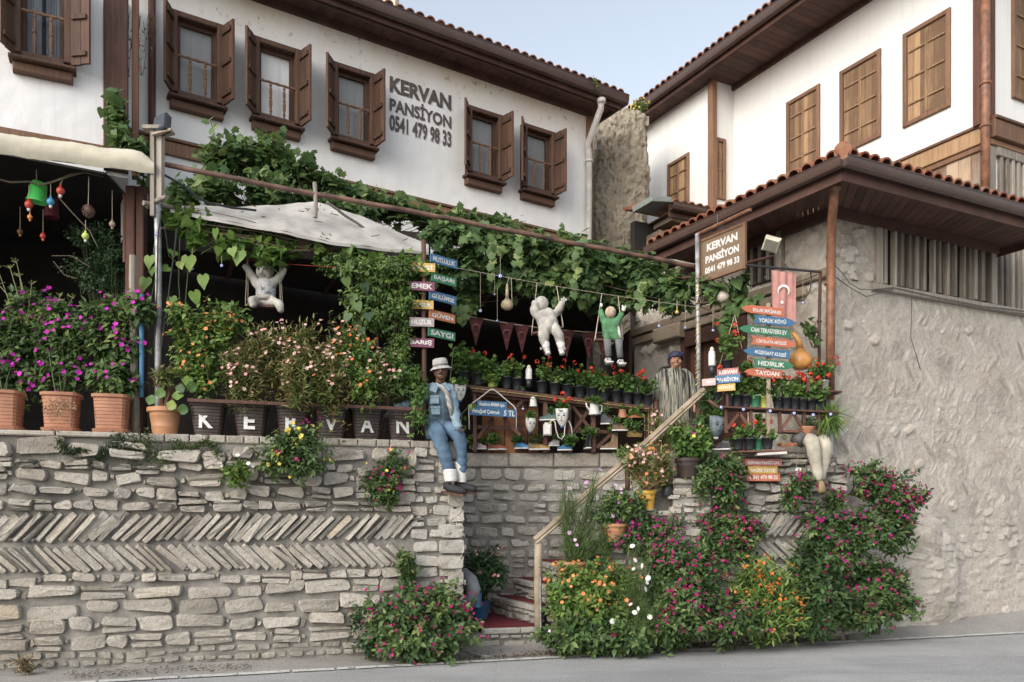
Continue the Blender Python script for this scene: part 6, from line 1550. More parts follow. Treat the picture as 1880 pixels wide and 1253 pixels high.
for px, py, lb in ((1355, 828, 'black pot on the lower plank, leftmost of the row'), (1376, 828, 'smaller black pot on the lower plank, second in the row'), (1409, 827, 'larger black pot on the lower plank, right end of the row')):
    c = sp(px, py, -.05); c.z += .01; geranium(tuple(c), 0, lb+', with red geraniums', .072, .145, BLACKP, nl=22, nf=2, spread=.10, hgt=.17, group='potted geraniums on the lower plank')
c = sp(1392, 828, -.0); geranium(tuple(c), 0, 'green pot with tall red geranium on the lower plank', .06, .15, PGREEN, nl=24, nf=3, spread=.08, hgt=.34, group='potted geraniums on the lower plank')
c = sp(1497, 716, .08); geranium(tuple(c), 0, 'black pot with red and pink geraniums on the small upper shelf, left', .07, .15, BLACKP, nl=18, nf=2, spread=.11, hgt=.16, fl='red', group='potted geraniums on the small upper shelf')
c = sp(1513, 718, .1); geranium(tuple(c), 0, 'pale pot with coral geraniums on the small upper shelf, right', .06, .13, PIPEW, nl=26, nf=5, spread=.19, hgt=.24, fl='red', group='potted geraniums on the small upper shelf')
c = sp(1335, 684, .0); tt_ = geranium(tuple(c), 0, 'hanging black pot of red geraniums left of the arrow boards', .07, .15, BLACKP, nl=34, nf=6, spread=.17, hgt=.36)
mb = MB(); mb.tube([sp(1322, 668), sp(1349, 578, .1)], .004, 4); mb.tube([sp(1362, 640), sp(1349, 578, .1)], .004, 4); obj('cord', mb, ROPE, tt_)
c = sp(1372, 706, .1); geranium(tuple(c), 0, 'black pot half hidden behind the blue and green arrow boards', .065, .14, BLACKP, nl=20, nf=2, spread=.11, hgt=.15)
jar(1307, 672, 9.95, 'white sleeved bottle standing on a black stand, right of the tinsel-wrapped pole', .042, .19)
c = sp(1481, 791, -.06); t = thing('flower_pot', 'wide terracotta bowl with a spiky plant at the right end of the lower shelf', 'flower pot', tuple(c)); mb = MB(T(c)); mb.lathe([(.04, -.05), (.10, .03), (.105, .045), (.001, .04)], 16, cap=False); obj('pot', mb, TERRA, t, True); succulent(t, c+Vector((0, 0, .04)), .11, 30, 'shrub', 'lance', .07)
t = thing('grass_plant', 'long arching grass hanging from the right end of the shelf', 'plant', tuple(sp(1520, 775)))
mb = MB(); n = 150; base = np.array(sp(1522, 768))+rnd(n, .05); d = unit(rnd(n, .5)+np.array([0, -.4, -.5])); scatter(mb, 'blade', base, d, unit(rnd(n, .3)+np.array([0, -1., .6])), rng.uniform(.14, .36, n), rng.random(n)); d = unit(rnd(n, .5)+np.array([-.1, -.3, .5])); scatter(mb, 'blade', base, d, unit(rnd(n, .3)+np.array([0, -1., .6])), rng.uniform(.1, .22, n), rng.random(n)); obj('blades', mb, LEAF['light'], t)
c = sp(1440, 806, -.0); t = thing('cactus', 'round green cactus on the plank right of the lower pots', 'cactus', tuple(c)); mb = MB(T(c)); mb.ball((0, 0, .02), .032, 12, 8); obj('body', mb, M_plain('cactus_green', (.14,.20,.07), .7, .2, 40, .5), t, True)
c = sp(1445, 822, -.0); t = thing('broken_pot', 'pile of broken terracotta shards beside the round cactus', 'pot shards', tuple(c)); mb = MB(T(c)); 
for k in range(9): mb.bbox(-.03, .04, -.006, .006, -.02, .03, .003, T(random.uniform(-.1, .1), random.uniform(-.05, .05), .03) @ RZ(random.uniform(0, 180)) @ RX(random.uniform(-60, 60)), random.random())
obj('shards', mb, TERRA, t)
c = P(1466, 868, 9.95); t = thing('paper_card', 'small white tag hanging on the wall right of the stacked boards', 'tag', tuple(c)); mb = MB(T(c)); mb.box(-.035, .035, -.003, .003, -.05, .06); obj('card', mb, WHITE, t); mb = MB(); mb.tube([P(1462, 858, 9.95), P(1466, 832, 9.98)], .003, 4); obj('string', mb, ROPE, t)
# ================================================================ figures
def skin(name, V, E_, rad, mat, par, sub=2, root=0, label=None, lump=.0035):
    """continuous limb surface grown over a skeleton by the Skin modifier"""
    me = bpy.data.meshes.new('sk'); me.from_pydata([tuple(v) for v in V], E_, []); o = bpy.data.objects.new('sk', me); COL.objects.link(o)
    o.modifiers.new('s', 'SKIN'); sv = me.skin_vertices[0].data if me.skin_vertices else None
    if sv is None:
        bpy.context.view_layer.objects.active = o; bpy.context.view_layer.update()
        import bmesh
        bm = bmesh.new(); bm.from_mesh(me); bm.verts.layers.skin.verify(); bm.to_mesh(me); bm.free(); sv = me.skin_vertices[0].data
    for i, r in enumerate(rad):
        sv[i].radius = r if hasattr(r, '__len__') else (r, r); sv[i].use_root = (i == root)
    m = o.modifiers.new('u', 'SUBSURF'); m.levels = sub; m.render_levels = sub
    dg = bpy.context.evaluated_depsgraph_get(); e = bpy.data.meshes.new_from_object(o.evaluated_get(dg))
    co = np.array([v.co[:] for v in e.vertices]); nr_ = np.array([v.normal[:] for v in e.vertices])
    if lump: co = co+nr_*(lump*(np.sin(co[:, :1]*47+co[:, 2:]*31)+np.sin(co[:, 2:]*61-co[:, 1:2]*37+1)+.7*np.sin(co[:, :1]*90+co[:, 2:]*110)))
    mb = MB(); mb.add([tuple(v) for v in co], [tuple(p.vertices) for p in e.polygons])
    bpy.data.objects.remove(o); bpy.data.meshes.remove(me); bpy.data.meshes.remove(e)
    return obj(name, mb, mat, par, True, label=label)
def rings(mb, secs, n=20, cap=True):        # secs: (centre, rx, ry)
    V = []
    for (c, rx, ry) in secs:
        for j in range(n):
            a = 2*math.pi*j/n; V.append((c[0]+rx*math.cos(a), c[1]+ry*math.sin(a), c[2]))
    F = [(i*n+j, i*n+(j+1) % n, (i+1)*n+(j+1) % n, (i+1)*n+j) for i in range(len(secs)-1) for j in range(n)]
    if cap: F += [tuple(range(n-1, -1, -1)), tuple(range((len(secs)-1)*n, len(secs)*n))]
    mb.add(V, F); return mb
def swing(par, l, r, tl, tr, wid=.12, mat=None):
    mb = MB(); beam(mb, l, r, wid, .022, .5); obj('swing_seat', mb, mat or REDWOOD, par)
    mb = MB()
    for a, b_ in ((l, tl), (r, tr)):
        for dy in (-wid*.4, wid*.4): mb.tube([Vector(a)+Vector((0, dy, 0)), b_], .005, 5)
    obj('rope', mb, ROPE, par)
# --- doll 1, beneath the gourd vine
D = 9.7; p = lambda x, y, d=0: P(x, y, D+d)
t = thing('stuffed_doll', 'white stuffed doll with grey hair and patterned shirt, arms raised on a swing, left', 'doll', tuple(p(485, 566)), 0, 'stuffed dolls on swings')
V = [p(487, 552), p(488, 538), p(487, 522), p(486, 512), p(484, 503), p(470, 520), p(460, 503), p(448, 484), p(502, 520), p(515, 508), p(523, 491), p(474, 553, -.02), p(462, 552, -.14), p(467, 564, -.20), p(499, 555, -.02), p(511, 556, -.12), p(518, 573, -.16)]
E_ = [(0,1),(1,2),(2,3),(3,4),(2,5),(5,6),(6,7),(2,8),(8,9),(9,10),(0,11),(11,12),(12,13),(0,14),(14,15),(15,16)]
r = [.10,.10,.09,.05,.06,.055,.05,.04,.055,.05,.035,.065,.06,.04,.065,.06,.04]
skin('body', V, E_, r, CLOTHW, t)
mb = MB(); hc = p(483, 500, -.02); mb.ball(hc, (.085, .08, .09), 20, 14); mb.ball(hc+Vector((.005, -.082, -.012)), (.018, .016, .022), 10, 8); obj('head', mb, CLOTHD, t, True)
mb = MB(); mb.ball(hc+Vector((.025, .02, .012)), (.10, .085, .10), 20, 14); mb.ball(hc+Vector((.075, -.01, -.04)), (.035, .05, .06), 10, 8); obj('hair', mb, M_plain('grey_yarn', (.26,.25,.22), .95, .3, 60, .8, 70), t, True)
mb = MB(); 
for dx in (-.032, .034): mb.ball(hc+Vector((dx, -.078, .018)), (.012, .006, .014), 8, 6)
mb.tube([hc+Vector((-.02, -.078, -.045)), hc+Vector((.01, -.080, -.05)), hc+Vector((.03, -.076, -.043))], .003, 4); obj('face', mb, WIRE, t)
m, n, b, o = newmat('patterned_shirt'); n.links.new(ramp(n, noise(n, 11, 3, None, .5, 1.5), [(.42, (.16,.17,.20)), (.50, (.55,.52,.50)), (.56, (.30,.31,.34)), (.7, (.60,.57,.55))]), b.inputs['Base Color']); b.inputs['Roughness'].default_value = .9; PSH = m
mb = MB(); rings(mb, [(p(488, 548, 0), .085, .085), (p(488, 543, 0), .118, .11), (p(488, 530, 0), .118, .11), (p(487, 518), .105, .095), (p(486, 511), .05, .05)], 20); obj('shirt', mb, PSH, t, True)
mb = MB(); rings(mb, [(p(487, 553), .10, .10), (p(487, 550), .125, .115), (p(488, 545), .122, .113)], 20); obj('waistband', mb, CLOTHW, t, True)
swing(t, p(453, 562), p(517, 566), p(455, 440), p(512, 436))
# --- doll 2, plump white
D = 10.62; 
t = thing('stuffed_doll', 'plump all-white stuffed doll with frilled boots on a swing, hand over its face', 'doll', tuple(p(1000, 612)), 0, 'stuffed dolls on swings')
V = [p(1005, 603), p(1004, 588), p(1003, 575), p(998, 566), p(989, 581), p(980, 573, -.03), p(984, 552, -.06), p(1018, 578), p(1027, 568, -.03), p(1034, 553, -.05), p(998, 606, -.06), p(998, 618, -.12), p(1001, 637, -.10), p(1007, 648, -.16), p(1016, 603, -.06), p(1027, 617, -.12), p(1030, 637, -.10), p(1032, 648, -.16)]
E_ = [(0,1),(1,2),(2,3),(2,4),(4,5),(5,6),(2,7),(7,8),(8,9),(0,10),(10,11),(11,12),(12,13),(0,14),(14,15),(15,16),(16,17)]
r = [.12,.13,.12,.05,.075,.07,.055,.065,.055,.04,.085,.08,.045,.035,.085,.08,.045,.035]
skin('body', V, E_, r, CLOTHW, t)
mb = MB(); mb.ball(p(994, 558), (.095, .09, .10), 20, 14); obj('head', mb, CLOTHW, t, True)
mb = MB(); mb.tube([p(1034, 556, -.06), p(1041, 549, -.07)], .015, 7); mb.tube([p(1032, 556, -.06), p(1031, 548, -.07)], .014, 7); mb.tube([p(1033, 556, -.06), p(1036, 546, -.07)], .014, 7); obj('fingers', mb, CLOTHW, t, True)
mb = MB()
for (a, b_, c_, d_) in ((1001, 630, 1003, 642), (1029, 630, 1031, 642)): rings(mb, [(p(c_, d_, -.11), .045, .05), (p((a+c_)/2, (b_+d_)/2, -.11), .05, .05), (p(a, b_, -.11), .058, .055), (p(a, b_-1.5, -.11), .05, .05)], 14)
for (a, b_) in ((1006, 649), (1032, 649)): mb.ball(p(a, b_, -.19), (.038, .075, .03), 12, 8)
obj('boots', mb, WHITE, t, True)
mb = MB(); 
for (a, b_) in ((994, 640), (1037, 640)):
    for k in range(10): d_ = Vector((random.gauss(0, 1), random.gauss(0, 1), random.gauss(0, 1))).normalized(); mb.tube([p(a, b_, -.14), p(a, b_, -.14)+d_*.022], .004, 4)
obj('pompoms', mb, CLOTHD, t)
swing(t, p(976, 614), p(1034, 602), onwire(985), onwire(1021))
# --- doll 3, green
D = 10.7
GRC = M_plain('green_knit', (.075,.19,.09), .9, .3, 9, .8, 30)
t = thing('stuffed_doll', 'small stuffed doll in green with grey trousers and white shoes on a swing', 'doll', tuple(p(1118, 622)), 0, 'stuffed dolls on swings')
V = [p(1122, 618), p(1121, 605), p(1120, 592), p(1121, 583), p(1107, 588), p(1103, 576), p(1104, 566), p(1134, 589), p(1140, 580), p(1143, 573), p(1115, 619, -.05), p(1115, 626, -.10), p(1131, 619, -.05), p(1136, 626, -.10)]
E_ = [(0,1),(1,2),(2,3),(2,4),(4,5),(5,6),(2,7),(7,8),(8,9),(0,10),(10,11),(0,12),(12,13)]
skin('body', V, E_, [.095,.105,.10,.05,.05,.045,.035,.05,.045,.035,.065,.045,.065,.045], GRC, t)
mb = MB(); mb.ball(p(1121, 574, -.02), (.075, .07, .08), 18, 12); obj('head', mb, M_plain('tan_hair', (.42,.33,.24), .9, .35, 14, .5, 50), t, True)
mb = MB(); mb.ball(p(1145, 568), (.03, .03, .035), 10, 8); mb.tube([p(1145, 568), p(1149, 562)], .011, 6); mb.tube([p(1143, 568), p(1143, 561)], .011, 6); obj('hand', mb, WHITE, t, True); mb = MB(); mb.ball(p(1104, 561), (.02, .02, .03), 10, 8); obj('hand', mb, WHITE, t, True)
mb = MB(); mb.tube([p(1115, 624, -.1), p(1116, 640, -.1), p(1117, 655, -.1)], [.052, .046, .042], 12); mb.tube([p(1136, 624, -.1), p(1137, 640, -.1), p(1139, 657, -.1)], [.052, .046, .042], 12); obj('trousers', mb, M_plain('grey_cloth', (.13,.135,.135), .9, .2, 14, .5), t, True)
mb = MB()
for a, b_ in ((1116, 662), (1139, 665)): mb = MB(); mb.ball(p(a, b_, -.17), (.045, .085, .038), 14, 8); mb.box(p(a, b_).x-.045, p(a, b_).x+.045, D-.26, D-.06, p(a, b_, -.17).z-.042, p(a, b_, -.17).z-.025); obj('shoe', mb, WHITE, t, True)
mb = MB()
for a, b_ in ((1116, 657), (1139, 660)):
    mb = MB()
    for k in range(3): mb.tube([p(a-3, b_+k*2, -.25), p(a+3, b_+k*2, -.25)], .004, 4)
    obj('laces', mb, WIRE, t)
mb = MB(); mb.tube([p(1134, 600, -.05), p(1137, 612, -.08), p(1139, 622, -.08)], .022, 8); obj('scarf_end', mb, CLOTHW, t, True)
swing(t, p(1092, 625), p(1143, 626), onwire(1104), onwire(1134))

# --- denim figure sitting on the wall
def M_denim(nm, a, b2):
    m, n, b, o = newmat(nm); f = noise(n, 5, 5); w_ = noise(n, 120, 2, (1, 1, .2))
    col = ramp(n, math_(n, 'ADD', math_(n, 'MULTIPLY', f, .8), math_(n, 'MULTIPLY', w_, .2)), [(.35, a), (.65, b2)])
    n.links.new(col, b.inputs['Base Color']); b.inputs['Roughness'].default_value = .85; bump(n, b, math_(n, 'ADD', noise(n, 9, 4, None, .6, 1.), math_(n, 'MULTIPLY', w_, .3)), .7, .02); return m
DEN = M_denim('light_denim', (.10,.155,.20), (.21,.285,.335)); JEAN = M_denim('jeans_denim', (.04,.08,.13), (.11,.18,.26))
D = 9.42
t = thing('denim_dummy', 'life-size dummy in denim jacket, jeans and grey cap sitting on the wall edge', 'dummy', tuple(p(805, 793)))
V = [p(805, 785, .12), p(806, 765, .10), p(808, 742, .06), p(808, 718, .05), p(806, 703, .04), p(808, 690, .02), p(789, 716, .08), p(773, 738, .16), p(748, 745, .08), p(722, 751, -.02), p(826, 718, .05), p(834, 745, .0), p(836, 768, -.05), p(843, 788, -.14)]
E_ = [(0,1),(1,2),(2,3),(3,4),(4,5),(3,6),(6,7),(7,8),(8,9),(3,10),(10,11),(11,12),(12,13)]
skin('jacket', V[:5]+V[6:], [(0,1),(1,2),(2,3),(3,4),(3,5),(5,6),(6,7),(7,8),(3,9),(9,10),(10,11),(11,12)], [(.148,.11),(.140,.11),(.15,.115),(.13,.10),.065,.075,.064,.058,.045,.08,.068,.06,.045], DEN, t, lump=.006)
mb = MB(); rings(mb, [(p(806, 789, .1), .14, .12), (p(806, 784, .1), .165, .14), (p(806, 779, .1), .165, .14), (p(806, 776, .1), .15, .12)], 24); obj('jacket_hem', mb, DEN, t, True)
V = [p(805, 786, .14), p(797, 788, .02), p(806, 800, -.20), p(817, 838, -.17), p(826, 875, -.14), p(822, 787, .04), p(842, 796, -.14), p(848, 835, -.10), p(848, 876, -.06)]
skin('jeans', V, [(0,1),(1,2),(2,3),(3,4),(0,5),(5,6),(6,7),(7,8)], [.12,.115,.10,.082,.07,.10,.088,.07,.055], JEAN, t, lump=.005)
hc = p(809, 683, .0)
mb = MB(); mb.ball(hc, (.078, .095, .105), 24, 16); mb.ball(hc+Vector((.012, -.10, -.01)), (.018, .024, .026), 10, 8); mb.ball(hc+Vector((.004, -.055, -.06)), (.05, .045, .045), 12, 8); mb.ball(hc+Vector((-.075, .01, 0)), (.012, .022, .03), 8, 6); mb.tube([hc-Vector((0, 0, .07)), p(807, 706, .03)], [.05, .055], 12)
obj('head', mb, M_plain('brown_mask', (.13,.065,.035), .6, .35, 12, .4, 30), t, True)
mb = MB(); 
for dx in (-.030, .042): mb.ball(hc+Vector((dx, -.085, .012)), (.019, .010, .010), 10, 6); mb.tube([hc+Vector((dx-.026, -.085, .035)), hc+Vector((dx, -.096, .042)), hc+Vector((dx+.026, -.085, .036))], .006, 5)
mb.tube([hc+Vector((-.025, -.10, -.045)), hc+Vector((.012, -.108, -.042)), hc+Vector((.042, -.095, -.046))], .005, 5); obj('face', mb, WIRE, t)
Mh = T(hc+Vector((0, .0, .055))) @ RY(-8) @ RX(4); mb = MB(Mh); mb.lathe([(.135, -.03), (.128, -.022), (.092, .008), (.094, .03), (.086, .085), (.07, .10), (.001, .103)], 24, None, .5, cap=False); obj('hat', mb, M_plain('grey_tweed_cap', (.36,.35,.33), .9, .2, 40, .5, 80), t, True)
mb = MB(Mh); mb.lathe([(.0935, .008), (.0955, .028)], 24, None, .5, cap=False); obj('hat_band', mb, cloth('hat_band_grey', (.20,.19,.18)), t, True)
mb = MB(); mb.tube([p(800, 705, -.06), p(812, 712, -.10), p(820, 722, -.10), p(826, 745, -.09), p(829, 764, -.08)], [.018, .028, .026, .034, .016], 8)
m, n, b, o = newmat('striped_tie'); wv = n.nodes.new('ShaderNodeTexWave'); wv.inputs['Scale'].default_value = 9; wv.bands_direction = 'DIAGONAL'; tc = n.nodes.new('ShaderNodeTexCoord'); n.links.new(tc.outputs['Object'], wv.inputs[0]); n.links.new(ramp(n, wv.outputs[0], [(.3, (.20,.19,.185)), (.7, (.33,.32,.30))]), b.inputs['Base Color']); b.inputs['Roughness'].default_value = .8
obj('tie', mb, m, t, True)
mb = MB(); mb.add([p(793, 702, -.06), p(806, 706, -.10), p(800, 722, -.11), p(788, 716, -.08)], [(0, 1, 2, 3)]); mb.add([p(808, 706, -.10), p(818, 702, -.06), p(826, 716, -.08), p(815, 722, -.11)], [(0, 1, 2, 3)]); obj('collar', mb, DEN, t)
mb = MB(); 
for (a, b_) in ((798, 735), (800, 755)): mb = MB(); mb.bbox(-.055, .055, -.012, .0, -.045, .05, .006, T(p(a, b_, -.085)) @ RZ(-10)); mb.bbox(-.058, .058, -.018, -.008, .028, .055, .004, T(p(a, b_, -.085)) @ RZ(-10)); obj('chest_pocket', mb, DEN, t)
mb = MB(); mb.tube([p(811, 712, -.095), p(813, 745, -.09), p(815, 780, -.06)], .006, 5); obj('placket', mb, JEAN, t)
mb = MB(); rings(mb, [(p(828, 884, -.14), .072, .075), (p(828, 880, -.14), .080, .08), (p(826, 864, -.145), .084, .085), (p(826, 862, -.145), .07, .075)], 16); obj('paper_cuff', mb, WHITE, t, 'auto'); mb = MB(); rings(mb, [(p(848, 886, -.06), .052, .06), (p(847, 870, -.06), .062, .065), (p(845, 850, -.07), .07, .07), (p(845, 848, -.07), .06, .06)], 16); obj('paper_cuff', mb, WHITE, t, 'auto')
def trainer(a, b_, dd, L, rz, lab=None):
    M = T(p(a, b_, dd)) @ RZ(rz) @ RY(9); mb = MB(M)
    mb.tube([(-.08, 0, .10), (-.075, 0, .05), (-.03, 0, .035), (.06, 0, .028), (.14, 0, .022), (.19, 0, .018)], [.045, .055, .052, .048, .045, .02], 14)
    o_ = obj('shoe', mb, cloth('black_trainer', (.02,.022,.028)), t, True)
    mb = MB(M); mb.slab([(-.135, -.03), (-.10, -.052), (0, -.045), (.1, -.055), (.18, -.04), (.205, 0), (.18, .04), (.1, .055), (0, .045), (-.10, .052), (-.135, .03)], -.035, -.008); obj('sole', mb, cloth('orange_black_sole', (.12,.05,.03)), o_)
trainer(830, 903, -.17, .28, -28); trainer(850, 899, -.06, .26, -35)
mb = MB(); mb.ball(p(718, 754, -.03), (.05, .035, .035), 12, 8)
for k in range(5): a = R(200+k*28); q = p(716, 756, -.04); mb.tube([q, q+Vector((math.cos(a)*.05, -.02, math.sin(a)*.035-.01)), q+Vector((math.cos(a)*.07, -.02, math.sin(a)*.05-.045))], [.012, .011, .008], 7)
obj('glove', mb, cloth('dark_glove', (.08,.065,.07)), t, True); mb = MB()
mb.ball(p(845, 790, -.16), (.035, .035, .025), 12, 8)
for k in range(4): q = p(845, 790, -.17)+Vector((-.03+k*.02, -.02, 0)); mb.tube([q, q+Vector((.01, -.04, -.008)), q+Vector((.012, -.055, -.03))], [.010, .009, .007], 7)
q = p(842, 789, -.15); mb.tube([q, q+Vector((-.035, -.02, .0)), q+Vector((-.04, -.045, -.01))], [.011, .010, .008], 7)
obj('glove', mb, bpy.data.materials['dark_glove'], t, True)

# --- stuffed trouser legs on the right wall
D = 9.95
CT = M_plain('cream_trouser_cloth', (.38,.35,.285), .9, .25, 5, .9, 10)
t = thing('trouser_dummy', 'stuffed cream trouser legs with crossed ankles dangling over the right wall', 'dummy', tuple(p(1490, 820)))
V = [p(1478, 812, .16), p(1484, 806, -.02), p(1492, 812, -.10), p(1497, 845, -.10), p(1504, 885, -.12), p(1500, 806, .12), p(1512, 806, -.02), p(1518, 822, -.08), p(1512, 855, -.05), p(1506, 885, -.05)]
skin('trousers', V, [(0,1),(1,2),(2,3),(3,4),(0,5),(5,6),(6,7),(7,8),(8,9)], [.10,.10,.095,.082,.055,.09,.085,.08,.072,.048], CT, t, lump=.0018)
mb = MB(); mb.tube([p(1461, 800, .08), p(1478, 810, .0)], [.10, .10], 12); obj('seat_patch', mb, cloth('dark_mesh_cloth', (.12,.11,.10)), t, True)
mb = MB(); mb.tube([p(1504, 884, -.12), p(1507, 895, -.13), p(1510, 905, -.18)], [.045, .055, .045], 14); obj('shoe', mb, cloth('straw_slipper', (.34,.25,.12)), t, True)
mb = MB(); mb.tube([p(1500, 886, -.12), p(1512, 888, -.12)], .012, 6); obj('tie_cord', mb, ROPE, t)

# --- woman on the terrace
D = 11.45
SKINM = M_plain('tanned_skin', (.36,.19,.125), .6, .12, 10, .15, 40)
t = thing('person', 'woman in a loose striped dress and blue patterned headscarf standing by the brown door', 'person', (p(1238, 800).x, D, TZ))
zf_ = TZ; X0 = p(1238, 0).x
def w(x, z, y=0): return Vector((X0+x, D+y, zf_+z))
hz = p(0, 662).z-zf_          # face centre height
V = [w(0, .76), w(0, .94), w(0, 1.10), w(.0, 1.20), w(.01, 1.25), w(.015, hz-.065, -.01), w(.017, hz+.0), w(.018, hz+.06), w(-.17, 1.14), w(-.25, .94), w(-.285, .72, -.06), w(.18, 1.14), w(.245, .94), w(.255, .74, -.12), w(-.09, .75), w(-.09, .4), w(-.09, .06), w(.09, .75), w(.09, .4), w(.09, .06), w(-.09, .04, -.14), w(.09, .04, -.14), w(-.285, .66, -.09), w(.262, .66, -.17)]
E_ = [(0,1),(1,2),(2,3),(3,4),(4,5),(5,6),(6,7),(2,8),(8,9),(9,10),(2,11),(11,12),(12,13),(0,14),(14,15),(15,16),(0,17),(17,18),(18,19),(16,20),(19,21),(10,22),(13,23)]
rad = [(.20,.17),(.20,.18),(.16,.13),(.07,.07),(.062,.062),(.078,.084),(.090,.10),(.084,.096),.052,.048,.036,.052,.048,.036,.11,.075,.045,.11,.075,.045,.035,.035,(.038,.02),(.038,.02)]
# fingers
def fing(base, dirv, n0, th=(0, 0, 0)):
    for k in range(4):
        s_ = (-.024+.016*k); L = (.058, .066, .062, .048)[k]; a = base+Vector((s_*dirv[0], s_*dirv[1], 0)); V.append(a+Vector((0, -.005, -.035))); V.append(a+Vector((0, -.02, -.035-L*.55))); V.append(a+Vector((0, -.045, -.035-L*.8)))
        i = len(V)-3; E_.extend([(n0, i), (i, i+1), (i+1, i+2)]); rad.extend([.0095, .0085, .0075])
    V.append(base+Vector((-.035*dirv[0], -.02, -.01))); V.append(base+Vector((-.045*dirv[0], -.035, -.045))); i = len(V)-2; E_.extend([(n0, i), (i, i+1)]); rad.extend([.011, .009])
fing(V[22], (1, 0), 22); fing(V[23], (-1, 0), 23)
skin('body', V, E_, rad, SKINM, t, 2, lump=0)
hc = w(.018, hz, -.005)
mb = MB(); mb.tube([hc+Vector((0, -.088, .02)), hc+Vector((0, -.108, -.018))], [.008, .012], 8); mb.ball(hc+Vector((0, -.096, -.020)), (.015, .012, .010), 10, 7); mb.ball(hc+Vector((-.042, -.058, -.03)), (.034, .026, .034), 10, 8); mb.ball(hc+Vector((.042, -.058, -.03)), (.034, .026, .034), 10, 8); mb.ball(hc+Vector((0, -.062, -.075)), (.036, .03, .026), 10, 8); obj('nose_and_cheeks', mb, SKINM, t, True)
mb = MB()
for dx in (-.032, .032): mb.ball(hc+Vector((dx, -.084, .012)), (.012, .006, .006), 8, 6); mb.tube([hc+Vector((dx-.02, -.082, .028)), hc+Vector((dx, -.090, .034)), hc+Vector((dx+.02, -.080, .027))], .0035, 5)
obj('eyes_and_brows', mb, cloth('dark_brow', (.10,.05,.035)), t, True)
mb = MB(); mb.tube([hc+Vector((-.022, -.087, -.055)), hc+Vector((0, -.091, -.053)), hc+Vector((.022, -.087, -.056))], .0045, 6); obj('lips', mb, cloth('lip_red', (.36,.15,.12)), t, True)
m, n, b, o = newmat('headscarf_cloth'); n.links.new(ramp(n, noise(n, 30, 3, None, .6, 1.), [(.42, (.012,.014,.03)), (.53, (.035,.05,.12)), (.60, (.015,.015,.03)), (.70, (.18,.09,.11))]), b.inputs['Base Color']); b.inputs['Roughness'].default_value = .7
mb = MB(T(hc+Vector((0, .012, .040))) @ RX(-16)); mb.lathe([(.098, -.03), (.106, -.005), (.104, .03), (.085, .062), (.045, .08), (.001, .085)], 20, SC(1, 1.08, 1), .5, cap=False); mb.lathe([(.104, -.028), (.112, -.012), (.106, .006)], 20, SC(1, 1.08, 1), .5, cap=False)
mb.ball((.0, .05, -.03), (.104, .07, .095), 16, 12); mb.tube([(.07, -.07, .03), (.12, -.05, .05), (.15, -.02, .035)], [.015, .012, .004], 6); mb.tube([(.07, -.07, .03), (.12, -.07, .01)], [.012, .004], 6); obj('headscarf', mb, m, t, True)
m, n, b, o = newmat('striped_dress_cloth'); tc = n.nodes.new('ShaderNodeTexCoord'); mp = n.nodes.new('ShaderNodeMapping'); mp.inputs['Scale'].default_value = (30, 6, 1.2); n.links.new(tc.outputs['Object'], mp.inputs[0])
ns = n.nodes.new('ShaderNodeTexNoise'); ns.inputs['Scale'].default_value = 1; ns.inputs['Detail'].default_value = 3; n.links.new(mp.outputs[0], ns.inputs[0])
n.links.new(ramp(n, ns.outputs[0], [(.42, (.02,.025,.02)), (.46, (.22,.21,.17)), (.51, (.36,.345,.28)), (.54, (.03,.035,.03)), (.58, (.30,.285,.23)), (.64, (.05,.05,.045))]), b.inputs['Base Color']); b.inputs['Roughness'].default_value = .85; bump(n, b, noise(n, 6, 3, (3, 3, .4)), .8, .03); DR = m
mb = MB(); n_ = 36; V2 = []; secs = [(.25, .27, .21), (.5, .265, .21), (.75, .26, .205), (.95, .25, .20), (1.08, .232, .18), (1.155, .20, .15), (1.21, .13, .115), (1.24, .080, .085)]
for k, (z, rx, ry) in enumerate(secs):
    for j in range(n_):
        a = 2*math.pi*j/n_; f = 1+.035*math.sin(a*7+z*3)*max(0, 1.15-z); V2.append(w(rx*f*math.cos(a), z, ry*f*math.sin(a)))
mb.add(V2, [(i*n_+j, i*n_+(j+1) % n_, (i+1)*n_+(j+1) % n_, (i+1)*n_+j) for i in range(len(secs)-1) for j in range(n_)])
obj('dress', mb, DR, t, True)
mb = MB()
for sx in (-1, 1): mb = MB(); mb.tube([w(.05*sx, 1.185), w(.13*sx, 1.165), w(.19*sx, 1.11), w(.225*sx, 1.02, -.01), w(.255*sx, .90, -.02), w(.272*sx, .76 if sx < 0 else .80, -.05)], [.055, .08, .09, .088, .082, .078], 14); obj('sleeve', mb, DR, t, True)
mb = MB(); mb.tube([w(-.03, 1.24, -.085), w(.0, 1.18, -.135), w(.01, 1.0, -.19), w(.01, .7, -.2)], .006, 5); obj('front_seam', mb, cloth('dark_piping', (.03,.03,.03)), t)
# chair back behind her
t2 = thing('chair', 'old chair with a rounded black metal back standing behind the woman', 'chair', (p(1222, 0).x, D+.5, TZ)); c = p(1222, 0); q = lambda x, z, y=.45: Vector((P(1222, 0, 11.95).x+x, 11.95+y-.45, TZ+z))
mb = MB(); mb.tube([q(-.17, .4), q(-.17, 1.0), q(-.14, 1.22), q(-.05, 1.34), q(.08, 1.36), q(.2, 1.30), q(.24, 1.1), q(.24, .4)], .022, 8); obj('backrest_frame', mb, WIRE, t2, True)
mb = MB(); mb.box(q(-.18, 0).x, q(.26, 0).x, 11.6, 12.0, TZ+.4, TZ+.45); obj('seat', mb, DARKWOOD, t2)
for sx in (-.16, .23):
    for yy in (11.62, 11.97): mb = MB(); mb.tube([(q(sx, 0).x, yy, TZ), (q(sx, 0).x, yy, TZ+.4)], .015, 6); obj('leg', mb, WIRE, t2)
